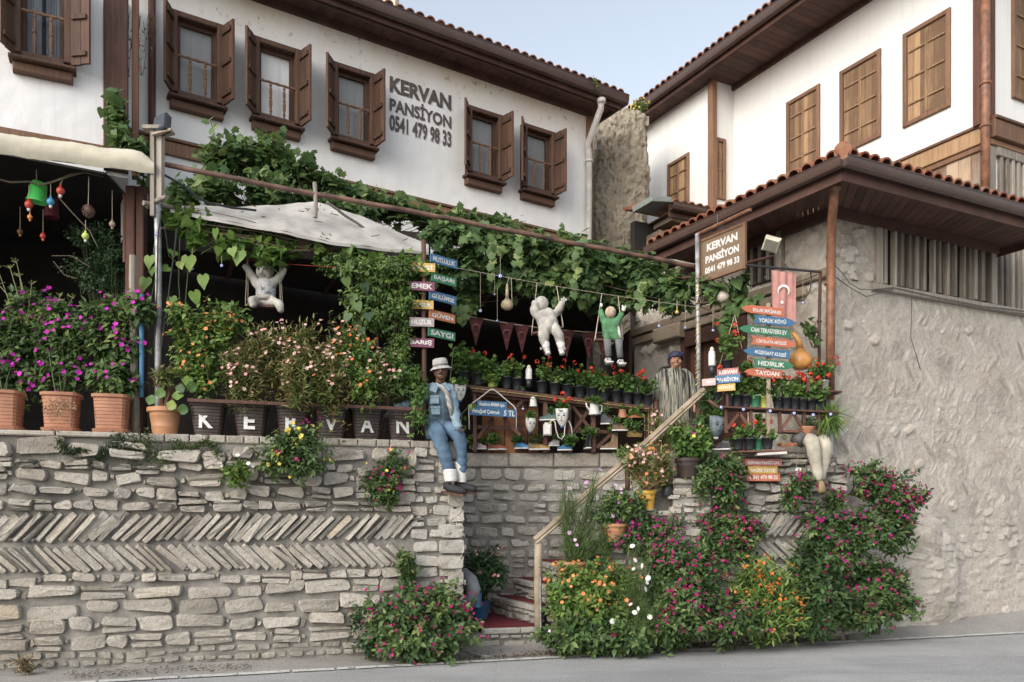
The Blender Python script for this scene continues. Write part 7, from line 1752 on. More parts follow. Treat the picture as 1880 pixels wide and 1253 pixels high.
# ================================================================ handrail
t = thing('handrail', 'weathered wooden handrail on round posts climbing right beside the steps', 'handrail', tuple(P(988, 1155, 9.74)))
ra, rb_, rc = P(981, 992, 9.70), P(1200, 800, 10.35), P(1292, 716, 10.75)
mb = MB(); pts = [ra]+[ra.lerp(rb_, k/6)+Vector((0, 0, random.gauss(0, .006))) for k in range(1, 6)]+[rb_, rb_.lerp(rc, .5), rc]
for i in range(len(pts)-1): pass
mb.tube(pts, [.040]*len(pts), 6); mb.tube([q+Vector((.02, -.01, -.035)) for q in pts], [.022]*len(pts), 6, None, .8); obj('rail', mb, RAILWOOD, t, 30)
for (px, y0, y1, D, r_) in ((988, 998, 1160, 9.74, .050), (1152, 842, 900, 10.2, .032), (1283, 724, 850, 10.75, .045)):
    mb = MB(); mb.tube(wobble(P(px, y1, D), P(px, y0, D), 6, .003), r_, 10); obj('post', mb, RAILWOOD if px == 988 else REDWOOD, t, True)
mb = MB(); mb.tube([P(993, 1192, 9.66), P(992, 1060, 9.66)], .010, 6); obj('steel_rod', mb, STEEL, t)

# ================================================================ pots on the left wall
def lpt(px, off=-.30): return LF.W(LF.S(px, off), off, TZ)
def square_pot(px, lab):
    c = lpt(px); t = thing('planter', lab, 'planter', tuple(c), 15.6, 'square terracotta planters on the wall'); M = WM[t]
    mb = MB(M); r = .185; pr = [(r*.80, .045), (r*.82, .05)]
    for k in range(9): z = .06+k*.037; rr = r*(.83+.012*k); pr += [(rr, z), (rr+.003, z+.004), (rr+.003, z+.032), (rr, z+.036)]
    pr += [(r*.97, .395), (r*1.05, .40), (r*1.06, .43), (r*.98, .435), (r*.93, .40), (.001, .39)]
    mb.lathe(pr, 32, None, .5, .62, cap=False); obj('pot', mb, TERRA, t)
    mb = MB(M); mb.lathe([(r*.85, .0), (r*.98, .02), (r*1.03, .052), (r*.98, .056), (.001, .05)], 32, None, .5, .62, cap=False); s_ = obj('saucer', mb, TERRA, t)
    mb = MB(M); mb.box(-.05, .05, -r*1.0, -r*.9, .002, .020); obj('slot', mb, BLACKP, s_); return t, c
tp1, c1 = square_pot(8, 'square terracotta planter at the far left, cut by the picture edge'); tp2, c2 = square_pot(114, 'square terracotta planter with dried brown stalks hanging over its rim'); tp3, c3 = square_pot(206, 'square terracotta planter just left of the grey and blue poles')
c4_ = lpt(303); t4 = thing('planter', 'round orange terracotta pot between the blue pipe and the K bucket', 'planter', tuple(c4_), 15.6)
mb = MB(WM[t4]); r = .175; mb.lathe([(r*.72, 0), (r*.74, .01), (r*.80, .10), (r*.81, .105), (r*.80, .11), (r*.90, .22), (r*.92, .225), (r*.90, .23), (r*.93, .265), (r*1.08, .27), (r*1.10, .315), (r*1.02, .32), (r*.92, .29), (.001, .285)], 32, None, .5, cap=False); obj('pot', mb, TERRA2, t4, 'auto')
bk = []
for L_, px in zip('KERVAN', (383, 461, 538, 608, 673, 737)):
    c = lpt(px, -.27); t = thing('bucket_planter', 'dark brown square bucket painted with a white letter '+L_, 'planter', tuple(c), 15.6, 'lettered brown buckets'); M = WM[t]; r = .195
    mb = MB(M); pr = [(r*.72, 0)]
    for k in range(9): z = .01+k*.036; rr = r*(.74+.028*k); pr += [(rr, z), (rr+.003, z+.004), (rr+.0035, z+.032), (rr, z+.035)]
    pr += [(r*1.03, .34), (r*1.05, .365), (r*.98, .368), (r*.93, .34), (.001, .33)]
    mb.lathe(pr, 32, None, .5, .6, cap=False); obj('bucket', mb, BROWNB, t)
    for sx in (-.09, .09): mb = MB(M); mb.bbox(sx-.03, sx+.03, -r*.78, -r*.5, -.0, .016, .004); obj('foot', mb, CANVAS, t)
    mb = MB(M); text_mb(mb, L_, .15 if L_ != 'E' else .12, .19, T(-.01, -r*.895-.008, .18) @ RX(-9), .0, .03); obj('letter', mb, WHITE, t)
    bk.append((t, c))
mb = MB(); beam(mb, P(345, 735, 8.72), P(775, 752, 9.25), .05, .035, .4); obj('plank', mb, REDWOOD, None, loc=tuple(P(345, 735, 8.72)), label='thin red-brown plank fixed along the rims of the lettered buckets', cat='plank')
RB = [(c.x, c.y, TZ+.35) for c in (c1, c2, c3)]
bush('foliage', '', '', [px_blob(20, 625, 9.0, 55, 62, .28), px_blob(50, 560, 9.1, 40, 30, .2), px_blob(25, 692, 8.9, 55, 34, .2)], [RB[0]], 420, 'ovate', 'shrub', .085, fl=(('violet', 'flower5', 31, .056, 2),), tone=(.3, 1), root=tp1, nst=5)
bush('foliage', '', '', [px_blob(110, 625, 9.0, 62, 58, .28), px_blob(95, 575, 9.05, 45, 28, .2), px_blob(110, 692, 8.9, 58, 34, .2)], [RB[1]], 460, 'ovate', 'shrub', .085, fl=(('violet', 'flower5', 40, .056, 2),), tone=(.3, 1), root=tp2, nst=5)
bush('foliage', '', '', [px_blob(200, 590, 9.0, 55, 50, .26), px_blob(215, 640, 9.0, 45, 40, .2), px_blob(258, 570, 8.95, 30, 24, .15), px_blob(205, 696, 8.88, 52, 34, .2)], [RB[2]], 440, 'ovate', 'shrub', .10, droop=.6, fl=(('violet', 'flower5', 31, .056, 2),), tone=(.3, 1), root=tp3, nst=5)
mb = MB(); l = MB(); base = np.array(c2)+np.array([.06, -.17, .40]); 
for k in range(26):
    q = Vector(base)+Vector((random.uniform(-.12, .16), random.uniform(-.05, .02), 0)); e = q+Vector((random.gauss(0, .05), -.05, -random.uniform(.1, .3))); mb.tube([q, q+Vector((0, -.04, -.02)), e], .003, 4)
    pp = np.array([q.lerp(e, u) for u in np.linspace(.3, 1, 7)]); scatter(l, 'small', pp+rnd(7, .012), rnd(7, .5)+np.array([0, -.2, -1.]), rnd(7), .028, rng.random(7))
l2 = obj('dried_stalks', l, LEAF['dry'], tp2)
t = thing('dill_plant', 'pale dry umbel stalks rising above the leftmost planter', 'plant', tuple(lpt(20)))
mb = MB(); l = MB()
for (x0_, y0_, x1_, y1_) in ((30, 620, -5, 492), (40, 600, 18, 490), (45, 600, 35, 505), (50, 590, 52, 545), (45, 600, 58, 520), (85, 620, 135, 545), (90, 610, 110, 542), (40, 590, -5, 520), (50, 600, 30, 480)):
    a, b_ = P(x0_, y0_, 9.0), P(x1_, y1_, 8.9); m2 = a.lerp(b_, .5)+Vector((.02, 0, .03)); mb.tube([a, m2, b_], [.006, .005, .003], 5)
    for k in range(9): d_ = Vector((random.gauss(0, .03), random.gauss(0, .02), random.uniform(.0, .03))); mb.tube([b_-Vector((0, 0, .02)), b_+d_], .002, 4); scatter(l, 'tiny', np.array([b_+d_]), rnd(1), np.array([[0, -.3, 1.]]), .02, np.array([.8]))
obj('stalks', mb, M_plain('straw_stem', (.26,.25,.12), .8, .2, 9, 0), t); obj('umbels', l, LEAF['light'], t)
bush('foliage', '', '', [px_blob(300, 690, 8.95, 22, 22, .12)], [(c4_.x, c4_.y, TZ+.28)], 36, 'lance', 'balsam', .09, root=t4, nst=10)
l = MB(); e = np.array([P(x, y, 8.72) for x, y in ((325, 718), (318, 735), (337, 742), (280, 725), (335, 705), (296, 712), (345, 690), (350, 700))]); scatter(l, 'round', e, rnd(8, .3)+np.array([0, -.1, -1.]), rnd(8, .2)+np.array([0, -1., .5]), .13, rng.random(8)); obj('round_leaves', l, LEAF['geranium'], t4)
BB = [(c.x, c.y, TZ+.33) for t_, c in bk]
bush('f', '', '', [px_blob(375, 630, 9.0, 62, 55, .22), px_blob(420, 585, 9.05, 48, 34, .2), px_blob(365, 690, 8.95, 50, 36, .2), px_blob(330, 580, 8.95, 30, 28, .15)], [BB[0]], 340, 'ovate', 'light', .075, fl=(('orange', 'flower5', 33, .048, 2),), root=bk[0][0], nst=50)
bush('f', '', '', [px_blob(450, 680, 8.95, 46, 60, .18)], [BB[1]], 150, 'lance', 'balsam', .095, per=11, L=.24, up=1.1, fl=(('pink', 'flower5', 16, .045, 3),), root=bk[1][0], nst=40)
bush('f', '', '', [px_blob(500, 650, 9.05, 42, 62, .18), px_blob(545, 680, 8.9, 35, 55, .15)], [BB[2]], 210, 'lance', 'balsam', .095, per=12, L=.26, up=1.2, fl=(('pink', 'flower5', 18, .045, 3),), root=bk[2][0], nst=44)
bush('f', '', '', [px_blob(560, 640, 9.1, 40, 60, .18), px_blob(600, 690, 8.95, 45, 55, .18)], [BB[3]], 210, 'lance', 'balsam', .095, per=12, L=.26, up=1.2, fl=(('pink', 'flower5', 18, .05, 3), ('orange', 'flower5', 4, .045, 2)), root=bk[3][0], nst=44)
bush('f', '', '', [px_blob(655, 650, 9.2, 48, 45, .2), px_blob(665, 700, 9.1, 42, 42, .18)], [BB[4]], 230, 'ovate', 'light', .06, fl=(('deeporange', 'flower5', 18, .042, 2), ('pink', 'flower5', 5, .05, 2)), root=bk[4][0], nst=44)
bush('f', '', '', [px_blob(735, 690, 9.35, 45, 46, .2), px_blob(768, 720, 9.3, 24, 50, .12), px_blob(770, 770, 9.25, 22, 30, .08), px_blob(715, 655, 9.3, 40, 22, .15)], [BB[5]], 260, 'ovate', 'geranium', .05, per=9, droop=.8, up=.1, root=bk[5][0], nst=50)
bush('balsam_plant', 'reddish dry balsam with pink blooms crowding behind the V and A buckets', 'plant', [px_blob(625, 640, 9.3, 40, 55, .16), px_blob(690, 690, 9.25, 45, 40, .18)], [tuple(lpt(640, -.45))], 110, 'lance', 'balsam', .095, per=12, L=.26, up=1.2, fl=(('pink', 'flower5', 16, .048, 3),), nst=30)
bush('potted_shrub', 'dark green small-leaved shrub in the shade under the canopy', 'shrub', [px_blob(185, 505, 9.6, 58, 42, .3), px_blob(170, 440, 9.7, 40, 32, .25), px_blob(215, 470, 9.6, 36, 40, .25), px_blob(240, 540, 9.5, 22, 20, .15)], [(P(200, 0, 9.6).x, 9.6, TZ)], 330, 'ovate', 'dark', .055, per=8, L=.14, nst=60)

# ================================================================ vines
def vine(name, label, blobs, base, n, leaf, mat, ls, **kw):
    nst = kw.pop('nst', 60); t = thing(name, label, 'vine', tuple(base[0])); mb, tips = foliage(blobs, n, leaf, ls, **kw); obj('foliage', mb, LEAF[mat], t)
    obj('stems', stems(blobs, tips, base, nst, .004), BARK, t); return t
V1 = [px_blob(x, y, d, a, b_, c) for x, y, d, a, b_, c in ((405, 290, 11.0, 30, 36, .35), (440, 285, 11.2, 45, 30, .4), (500, 290, 11.3, 42, 38, .4), (545, 318, 11.3, 40, 26, .4), (600, 345, 11.5, 48, 22, .4), (665, 362, 11.7, 48, 17, .35), (725, 378, 11.9, 48, 15, .35), (400, 345, 10.6, 50, 26, .4), (490, 348, 10.8, 55, 30, .4), (570, 368, 10.9, 50, 18, .35), (340, 350, 10.2, 32, 26, .25), (650, 388, 11.2, 60, 13, .3), (790, 395, 12.0, 45, 11, .3), (850, 402, 12.2, 50, 10, .3), (915, 412, 12.4, 50, 10, .3))]
v = vine('grape_vine', 'broad grapevine mass piled on the pergola roof behind the rusty front pipe', V1, [(-3.6, 12.6, 5.3), (-2.6, 12.2, 5.3), (-1.5, 12.0, 5.3)], 820, 'grape', 'grape', .13, per=6, L=.26, up=.6, nst=110, shell=.3)
mb = MB(); sp_ = MB()
for (x0_, y0_, x1_, y1_, d) in ((392, 268, 386, 222, 10.9), (515, 268, 517, 245, 11.2), (572, 310, 571, 280, 11.2), (430, 265, 425, 250, 11.1), (1035, 440, 1030, 413, 11.4)):
    a, b_ = P(x0_, y0_, d), P(x1_, y1_, d); sp_.tube([a, a.lerp(b_, .5)+Vector((.03, 0, 0)), b_], .005, 5)
    e = np.array([a.lerp(b_, u) for u in np.linspace(0, 1, 9)])+rnd(9, .02); scatter(mb, 'grape', e, rnd(9, .7)+np.array([0, 0, -.3]), rnd(9, .3)+np.array([0, -.8, .5]), .11, rng.random(9)); obj('top_sprig', mb, LEAF['grape'], v); mb = MB()
obj('sprig_stems', sp_, STEM, v)
V2 = [px_blob(x, y, d, a, b_, c) for x, y, d, a, b_, c in ((815, 425, 11.2, 45, 30, .3), (870, 440, 11.3, 50, 36, .35), (930, 450, 11.3, 52, 36, .35), (990, 458, 11.4, 50, 36, .35), (1045, 465, 11.4, 50, 38, .35), (850, 490, 11.4, 48, 38, .3), (915, 510, 11.6, 45, 32, .3), (975, 510, 11.5, 45, 34, .3), (1030, 520, 11.5, 48, 40, .3), (1085, 500, 11.5, 50, 46, .35), (1140, 485, 11.6, 50, 38, .35), (1185, 510, 11.5, 45, 38, .3), (1225, 525, 11.4, 38, 30, .3), (1110, 545, 11.8, 50, 22, .25), (1170, 548, 11.6, 40, 16, .2), (1240, 555, 11.3, 30, 22, .2), (860, 545, 11.7, 30, 40, .2))]
v2 = vine('grape_vine', 'dense grapevine curtain hanging over the pergola front, above the swinging dolls', V2, [(-.9, 11.6, 5.2), (.3, 11.8, 5.2), (1.2, 12.0, 5.1), (1.8, 12.0, 5.0)], 1150, 'grape', 'grape', .14, per=6, L=.24, up=-.1, droop=.8, nst=110, shell=.3)
mb = MB()
for (x0_, y0_, x1_, y1_, d) in ((1062, 470, 1052, 535, 10.9), (905, 430, 903, 500, 10.8), (1070, 440, 1055, 470, 10.8), (850, 560, 845, 590, 10.9), (790, 480, 795, 520, 10.5), (955, 430, 950, 480, 10.8), (1180, 510, 1176, 560, 10.9)):
    a, b_ = P(x0_, y0_, d), P(x1_, y1_, d); e = np.array([a.lerp(b_, u) for u in np.linspace(0, 1, 9)])+rnd(9, .02); scatter(mb, 'grape', e, rnd(9, .3)+np.array([0, 0, -1.]), rnd(9, .25)+np.array([0, -1., .4]), .12, .6+.4*rng.random(9)); obj('hanging_shoot', mb, LEAF['grape'], v2); mb = MB()
V3 = [px_blob(1310, 530, 10.75, 26, 24, .2), px_blob(1350, 548, 10.7, 32, 28, .2), px_blob(1338, 585, 10.6, 22, 20, .12), px_blob(1375, 560, 10.6, 22, 16, .12), px_blob(1285, 520, 10.9, 24, 26, .2), px_blob(1360, 515, 10.7, 18, 14, .12)]
vine('climber', 'broad-leaved climber spilling around the foot of the framed sign', V3, [tuple(P(1283, 560, 10.8))], 56, 'heart', 'grape', .145, per=5, L=.2, up=-.1, droop=.9, nst=24)
V3 = [px_blob(1490, 608, 10.25, 22, 14, .06), px_blob(1480, 590, 10.25, 14, 8, .05), px_blob(1495, 625, 10.2, 12, 8, .05)]
vine('climber', 'small climber sprig against the plaster right of the arrow boards', V3, [tuple(P(1500, 640, 10.3))], 14, 'heart', 'grape', .09, per=4, L=.12, up=.1, droop=.6, nst=8)
# gourd vine along the tarpaulin edge
gp = [(310, 372), (345, 388), (385, 405), (430, 418), (480, 430), (535, 442), (590, 452), (640, 462), (690, 470), (740, 474), (780, 480)]
V4 = [px_blob(x, y+6, 9.35+(x-310)/470*.7, 30, 17, .10) for x, y in gp]+[px_blob(355, 425, 9.3, 30, 18, .1), px_blob(420, 447, 9.4, 40, 16, .1), px_blob(500, 462, 9.5, 40, 12, .1), px_blob(330, 400, 9.25, 20, 20, .1)]
g_ = vine('gourd_vine', 'light green gourd vine with heart-shaped leaves trailing below the tarpaulin edge', V4, [tuple(P(310, 420, 9.3)), tuple(P(450, 440, 9.5)), tuple(P(620, 460, 9.8))], 190, 'heart', 'gourd', .13, per=5, L=.2, up=.4, droop=.6, nst=60, shell=.2)
mb = MB(); st_ = MB()
for pl in (((330, 440), (328, 520), (332, 580), (338, 640)), ((300, 400), (310, 470), (345, 500), (340, 560)), ((275, 560), (288, 500), (282, 460), (290, 420))):
    pp = [P(a, b_, 9.15) for a, b_ in pl]; st_.tube(pp, .006, 5)
e = np.array([P(a, b_, 9.12) for a, b_ in ((318, 460), (372, 505), (355, 535), (315, 545), (310, 490), (362, 408), (425, 455), (440, 460), (280, 490), (275, 470), (268, 510), (395, 420), (330, 480), (346, 470))])
scatter(mb, 'heart', e, rnd(14, .3)+np.array([0, -.1, -1.]), rnd(14, .3)+np.array([0, -1., .4]), rng.uniform(.11, .19, 14), .5+.5*rng.random(14)); obj('large_leaves', mb, LEAF['gourd'], g_); obj('hanging_stems', st_, STEM, g_)
V5 = [px_blob(x, y, d, a, b_, c) for x, y, d, a, b_, c in ((635, 490, 9.75, 50, 24, .2), (690, 500, 9.8, 55, 30, .25), (735, 500, 9.9, 42, 32, .2), (670, 545, 9.8, 45, 34, .22), (725, 555, 9.9, 48, 34, .22), (690, 590, 9.85, 34, 22, .18), (745, 590, 10.0, 26, 20, .15), (655, 580, 9.8, 25, 18, .12), (735, 625, 9.9, 26, 20, .12))]
v5 = vine('jasmine', 'dense bright green jasmine mass beside the word signpost', V5, [(P(700, 0, 9.9).x, 9.95, TZ)], 1150, 'ovate', 'jasmine', .062, per=9, L=.16, up=.1, droop=.6, nst=12, shell=.3, tone=(.3, 1))
mb = MB(); e = np.array([P(a, b_, 9.6) for a, b_ in ((634, 510), (650, 540), (655, 555), (640, 575), (655, 590), (668, 520), (645, 480), (665, 600), (675, 575))]); scatter(mb, 'heart', e, rnd(9, .3)+np.array([0, 0, -1.]), rnd(9, .2)+np.array([0, -1., .4]), .13, rng.random(9)); obj('heart_leaves', mb, LEAF['grape'], v5)
V6 = [px_blob(212, 180, 10.35, 12, 18, .08), px_blob(214, 215, 10.3, 18, 22, .1), px_blob(222, 250, 10.2, 20, 22, .12), px_blob(250, 265, 10.2, 24, 16, .12), px_blob(268, 330, 9.6, 12, 30, .08)]
vine('climber', 'climber with big leaves running up the dark corner post of the left wing', V6, [tuple(P(228, 290, 10.3))], 70, 'heart', 'grape', .13, per=5, L=.18, up=.3, droop=.7, nst=24)
mb = MB(); l = MB()
for k in range(14):
    x = random.uniform(235, 282); y = random.uniform(5, 60); a = P(x, y, 11.05); b_ = P(x+random.uniform(-8, 8), y+random.uniform(40, 90), 11.0); mb.tube([a, a.lerp(b_, .5)+Vector((random.gauss(0, .03), 0, 0)), b_], .004, 4)
    e = np.array([a.lerp(b_, u) for u in np.linspace(.2, 1, 5)]); scatter(l, 'small', e, rnd(5), rnd(5), .05, rng.random(5))
t = thing('dry_vine', 'dried brown vine tendrils on the plaster beside the dark red pipe', 'vine', tuple(P(270, 60, 11.05))); obj('tendrils', mb, BARK, t); obj('dry_leaves', l, LEAF['dry'], t)

# ================================================================ bushes at the foot and on the face of the walls
GS = 1.16; GN = 1.4
def gb(lab, cat, blobs, base, n, leaf, mat, ls, **kw): return bush(kw.pop('name', 'flowering_bush'), lab, cat, [px_blob(q[0], q[1], q[2], q[3]*GS, q[4]*GS, q[5]) for q in blobs], base, int(n*GN), leaf, mat, ls, **kw)
def g0(px, D, z=.02): return (P(px, 0, D).x, D, z)
gb('four o\'clock bush with crimson blooms left of the steps', 'bush', [(770, 1120, 8.95, 70, 45, .35), (720, 1150, 8.85, 60, 45, .3), (815, 1150, 8.95, 50, 42, .3), (770, 1175, 8.75, 85, 34, .3), (800, 1110, 9.0, 50, 40, .25)], [g0(770, 9.0)], 520, 'ovate', 'shrub', .085, fl=(('crimson', 'flower5', 108, .042, 2),), nst=80, zmin=.03)
gb('thin climber on the wall above the crimson bush', 'climbing plant', [(750, 1060, 9.15, 12, 30, .06), (745, 1025, 9.2, 10, 20, .05)], [g0(750, 9.2)], 30, 'ovate', 'shrub', .09, nst=12, name='climber')
gb('low dark weeds at the left edge of the crimson bush', 'weeds', [(680, 1175, 8.8, 30, 22, .12), (655, 1130, 8.95, 14, 28, .08)], [g0(680, 8.85)], 60, 'ovate', 'dark', .05, nst=20, zmin=.02, name='weeds')
gb('orange flowering four o\'clock bush right of the handrail post', 'bush', [(1070, 1075, 9.3, 70, 42, .3), (1130, 1075, 9.35, 45, 45, .25), (1040, 1110, 9.25, 42, 40, .22), (1090, 1120, 9.2, 60, 40, .25)], [g0(1075, 9.4)], 400, 'ovate', 'light', .080, fl=(('orange', 'flower5', 49, .050, 2),), nst=80)
gb('broad green leafy clump at the foot of the orange bush', 'bush', [(1060, 1165, 9.1, 62, 30, .25), (1110, 1150, 9.15, 50, 36, .25), (1150, 1170, 9.05, 45, 26, .2)], [g0(1090, 9.25)], 230, 'ovate', 'shrub', .095, fl=(('lilac', 'flower5', 5, .05, 1), ('crimson', 'flower5', 4, .042, 2)), nst=50, zmin=.02)
c_ = gb('feathery cosmos with white flowers between the orange and crimson bushes', 'flowering plant', [(1165, 1080, 9.2, 35, 70, .2), (1180, 1130, 9.1, 35, 45, .2), (1150, 1130, 9.15, 30, 45, .15)], [g0(1170, 9.2)], 330, 'blade', 'fern', .07, per=12, L=.2, up=1.0, nst=70, name='cosmos', zmin=.02)
mb = MB(); e = np.array([P(a, b_, 8.95) for a, b_ in ((1161, 1003), (1166, 1029), (1179, 1039), (1163, 1045), (1166, 1060), (1190, 1062), (1188, 1070), (1185, 1082), (1172, 1118), (1124, 1141), (1165, 1125), (1193, 1133), (1158, 1110))]); scatter(mb, 'flower8', e, rnd(13), rnd(13, .3)+np.array([0, -1., .3]), rng.uniform(.045, .075, 13), rng.random(13)); obj('flowers', mb, FL['white'], c_)
gb('tall crimson four o\'clock bush in the middle of the street-side planting', 'bush', [(1250, 1040, 9.45, 62, 42, .3), (1215, 1070, 9.4, 30, 60, .25), (1265, 1095, 9.35, 60, 50, .3), (1240, 1140, 9.25, 60, 40, .3), (1290, 1060, 9.45, 40, 50, .25)], [g0(1250, 9.5)], 640, 'ovate', 'shrub', .078, fl=(('crimson', 'flower5', 144, .042, 2),), nst=90, zmin=.02)
gb('yellow-green bush with small orange blooms in front of the right wall', 'bush', [(1400, 1060, 9.6, 50, 36, .25), (1425, 1095, 9.55, 48, 40, .25), (1370, 1095, 9.5, 45, 46, .25), (1400, 1135, 9.4, 60, 32, .25)], [g0(1400, 9.7)], 400, 'lance', 'light', .095, fl=(('deeporange', 'flower5', 60, .038, 2),), nst=80, zmin=.02)
gb('low magenta bush below the yellow-green bush, towards its left', 'bush', [(1340, 1140, 9.35, 50, 30, .25), (1320, 1110, 9.45, 36, 32, .2)], [g0(1340, 9.5)], 170, 'ovate', 'shrub', .08, fl=(('magenta', 'flower5', 24, .042, 2),), nst=40, zmin=.02)
gb('dark leafy bush right of the yellow-green bush, few blooms', 'bush', [(1490, 1050, 9.9, 42, 45, .25), (1510, 1095, 9.8, 50, 45, .3), (1500, 1135, 9.7, 42, 28, .2)], [g0(1500, 9.95, .06)], 330, 'ovate', 'shrub', .095, fl=(('crimson', 'flower5', 17, .042, 2),), nst=60, tone=(.05, .6), zmin=.04)
gb('crimson bush at the right end of the planting, by the rendered wall', 'bush', [(1600, 1080, 10.2, 50, 38, .3), (1645, 1100, 10.15, 42, 36, .25), (1590, 1120, 10.05, 60, 32, .25), (1620, 1055, 10.2, 36, 24, .2)], [g0(1605, 10.2, .1)], 400, 'ovate', 'shrub', .085, fl=(('crimson', 'flower5', 79, .042, 2),), nst=70, zmin=.08)
gb('wide magenta bush growing out of the wall below the dangling trouser legs', 'bush', [(1545, 985, 9.95, 60, 38, .25), (1600, 975, 10.0, 62, 36, .25), (1650, 955, 10.1, 36, 22, .18), (1510, 960, 9.9, 40, 34, .2), (1560, 1030, 10.0, 42, 30, .2), (1640, 990, 10.1, 30, 20, .15)], [(P(1540, 0, 10.2).x, 10.25, 1.3)], 520, 'ovate', 'shrub', .078, fl=(('magenta', 'flower5', 93, .042, 2),), nst=80)
gb('upper crimson bush reaching right across the rendered wall', 'bush', [(1590, 865, 10.05, 36, 20, .15), (1620, 890, 10.1, 45, 28, .2), (1660, 910, 10.1, 36, 22, .16), (1640, 925, 10.1, 40, 24, .18), (1685, 915, 10.1, 16, 12, .08)], [(P(1570, 0, 10.3).x, 10.35, 1.9)], 270, 'ovate', 'shrub', .075, fl=(('crimson', 'flower5', 93, .042, 2),), nst=60)
gb('crimson clump on the right wall under the stacked name boards', 'bush', [(1330, 960, 9.9, 55, 28, .2), (1370, 975, 9.9, 40, 26, .18), (1310, 990, 9.85, 42, 28, .18), (1350, 1000, 9.85, 42, 24, .18)], [(P(1330, 0, 10.1).x, 10.12, 1.4)], 300, 'ovate', 'shrub', .072, fl=(('crimson', 'flower5', 72, .042, 2),), nst=50)
gb('hanging bush with scattered crimson blooms left of the stacked name boards', 'bush', [(1320, 860, 9.85, 42, 30, .18), (1335, 895, 9.85, 38, 28, .16), (1290, 875, 9.85, 24, 30, .15)], [(P(1310, 0, 10.05).x, 10.1, 2.3)], 260, 'ovate', 'shrub', .075, droop=.6, fl=(('crimson', 'flower5', 24, .042, 2),), nst=50)
gb('small crimson plant on the wall left of the dangling shoe', 'plant', [(1468, 890, 9.85, 30, 22, .14), (1455, 915, 9.85, 20, 22, .1)], [(P(1465, 0, 10.0).x, 10.1, 2.0)], 110, 'ovate', 'shrub', .065, fl=(('crimson', 'flower5', 15, .042, 2),), nst=24)
gb('small crimson plant just right of the dangling shoe', 'plant', [(1535, 915, 10.0, 22, 14, .1)], [(P(1535, 0, 10.2).x, 10.2, 1.8)], 46, 'ovate', 'shrub', .06, fl=(('crimson', 'flower5', 10, .042, 2),), nst=14)
gb('low sprawling magenta plant under the yellow bucket', 'plant', [(1205, 965, 9.75, 50, 24, .15), (1160, 985, 9.7, 42, 22, .14), (1230, 1000, 9.65, 40, 22, .15)], [(P(1190, 0, 9.9).x, 9.85, 1.0)], 190, 'ovate', 'shrub', .06, fl=(('magenta', 'flower5', 53, .042, 2),), nst=40)
GS, GN = 1.0, 1.1
# wall-face plants, left wall
gb('green plant with yellow and pink blooms hanging over the left wall below the R bucket', 'plant', [(540, 810, 8.75, 62, 34, .14), (560, 845, 8.7, 48, 28, .12), (500, 850, 8.7, 34, 22, .1)], [tuple(lpt(540, -.1))], 230, 'ovate', 'shrub', .07, droop=.6, fl=(('yellow', 'flower5', 30, .048, 1), ('crimson', 'flower5', 11, .042, 2)), nst=50)
gb('small white-flowered plant on the left wall, left of the yellow-bloomed plant', 'plant', [(435, 865, 8.6, 26, 20, .08)], [(P(450, 0, 8.8).x, 8.85, 2.1)], 50, 'ovate', 'light', .065, fl=(('white', 'flower5', 4, .05, 1),), nst=14)
gb('plant with pink and yellow blooms on the wall beside the denim figure\'s legs', 'plant', [(725, 850, 9.15, 26, 28, .12), (695, 885, 9.1, 42, 28, .12), (710, 905, 9.1, 30, 20, .1)], [(P(715, 0, 9.3).x, 9.35, 2.2)], 190, 'ovate', 'shrub', .06, fl=(('crimson', 'flower5', 18, .042, 2), ('yellow', 'flower5', 9, .045, 1)), nst=40)
# creeping mat on the wall
t = thing('creeper', 'dark creeping mat of tiny leaves on the upper left wall', 'creeper', tuple(P(260, 830, 8.5)))
mb = MB(); n = 2600; k = rng.random(n); px_ = 105+300*k+rng.normal(size=n)*6; cy = 825+9*np.sin(px_/21)+6*np.sin(px_/9); py_ = cy+rng.normal(size=n)*9*(1+.7*np.sin(px_/33))
e = []
for a, b_ in zip(px_, py_): s_, d_ = LF.at(a, .075); q = LF.W(s_, .075+random.uniform(-.02, .03), EYE+(HY-b_)/FPX*d_); e.append(q[:])
scatter(mb, 'small', np.array(e), rnd(n), rnd(n, .5)+np.array([.2, -1., .3]), .032, np.where(px_ > 250, .3+.7*rng.random(n), .4*rng.random(n))); obj('leaves', mb, LEAF['moss'], t)
gb('small dry weed at the foot of the wall in the bottom left corner', 'weed', [(46, 1215, 8.05, 18, 14, .08)], [g0(46, 8.1)], 34, 'small', 'dry', .035, nst=14, zmin=.0, name='weed')
gb('little grey-green weed on the rendered wall right of the bushes', 'weed', [(1655, 1052, 10.55, 16, 11, .05)], [(P(1655, 0, 10.7).x, 10.75, .85)], 18, 'small', 'fern', .05, nst=6, name='weed')
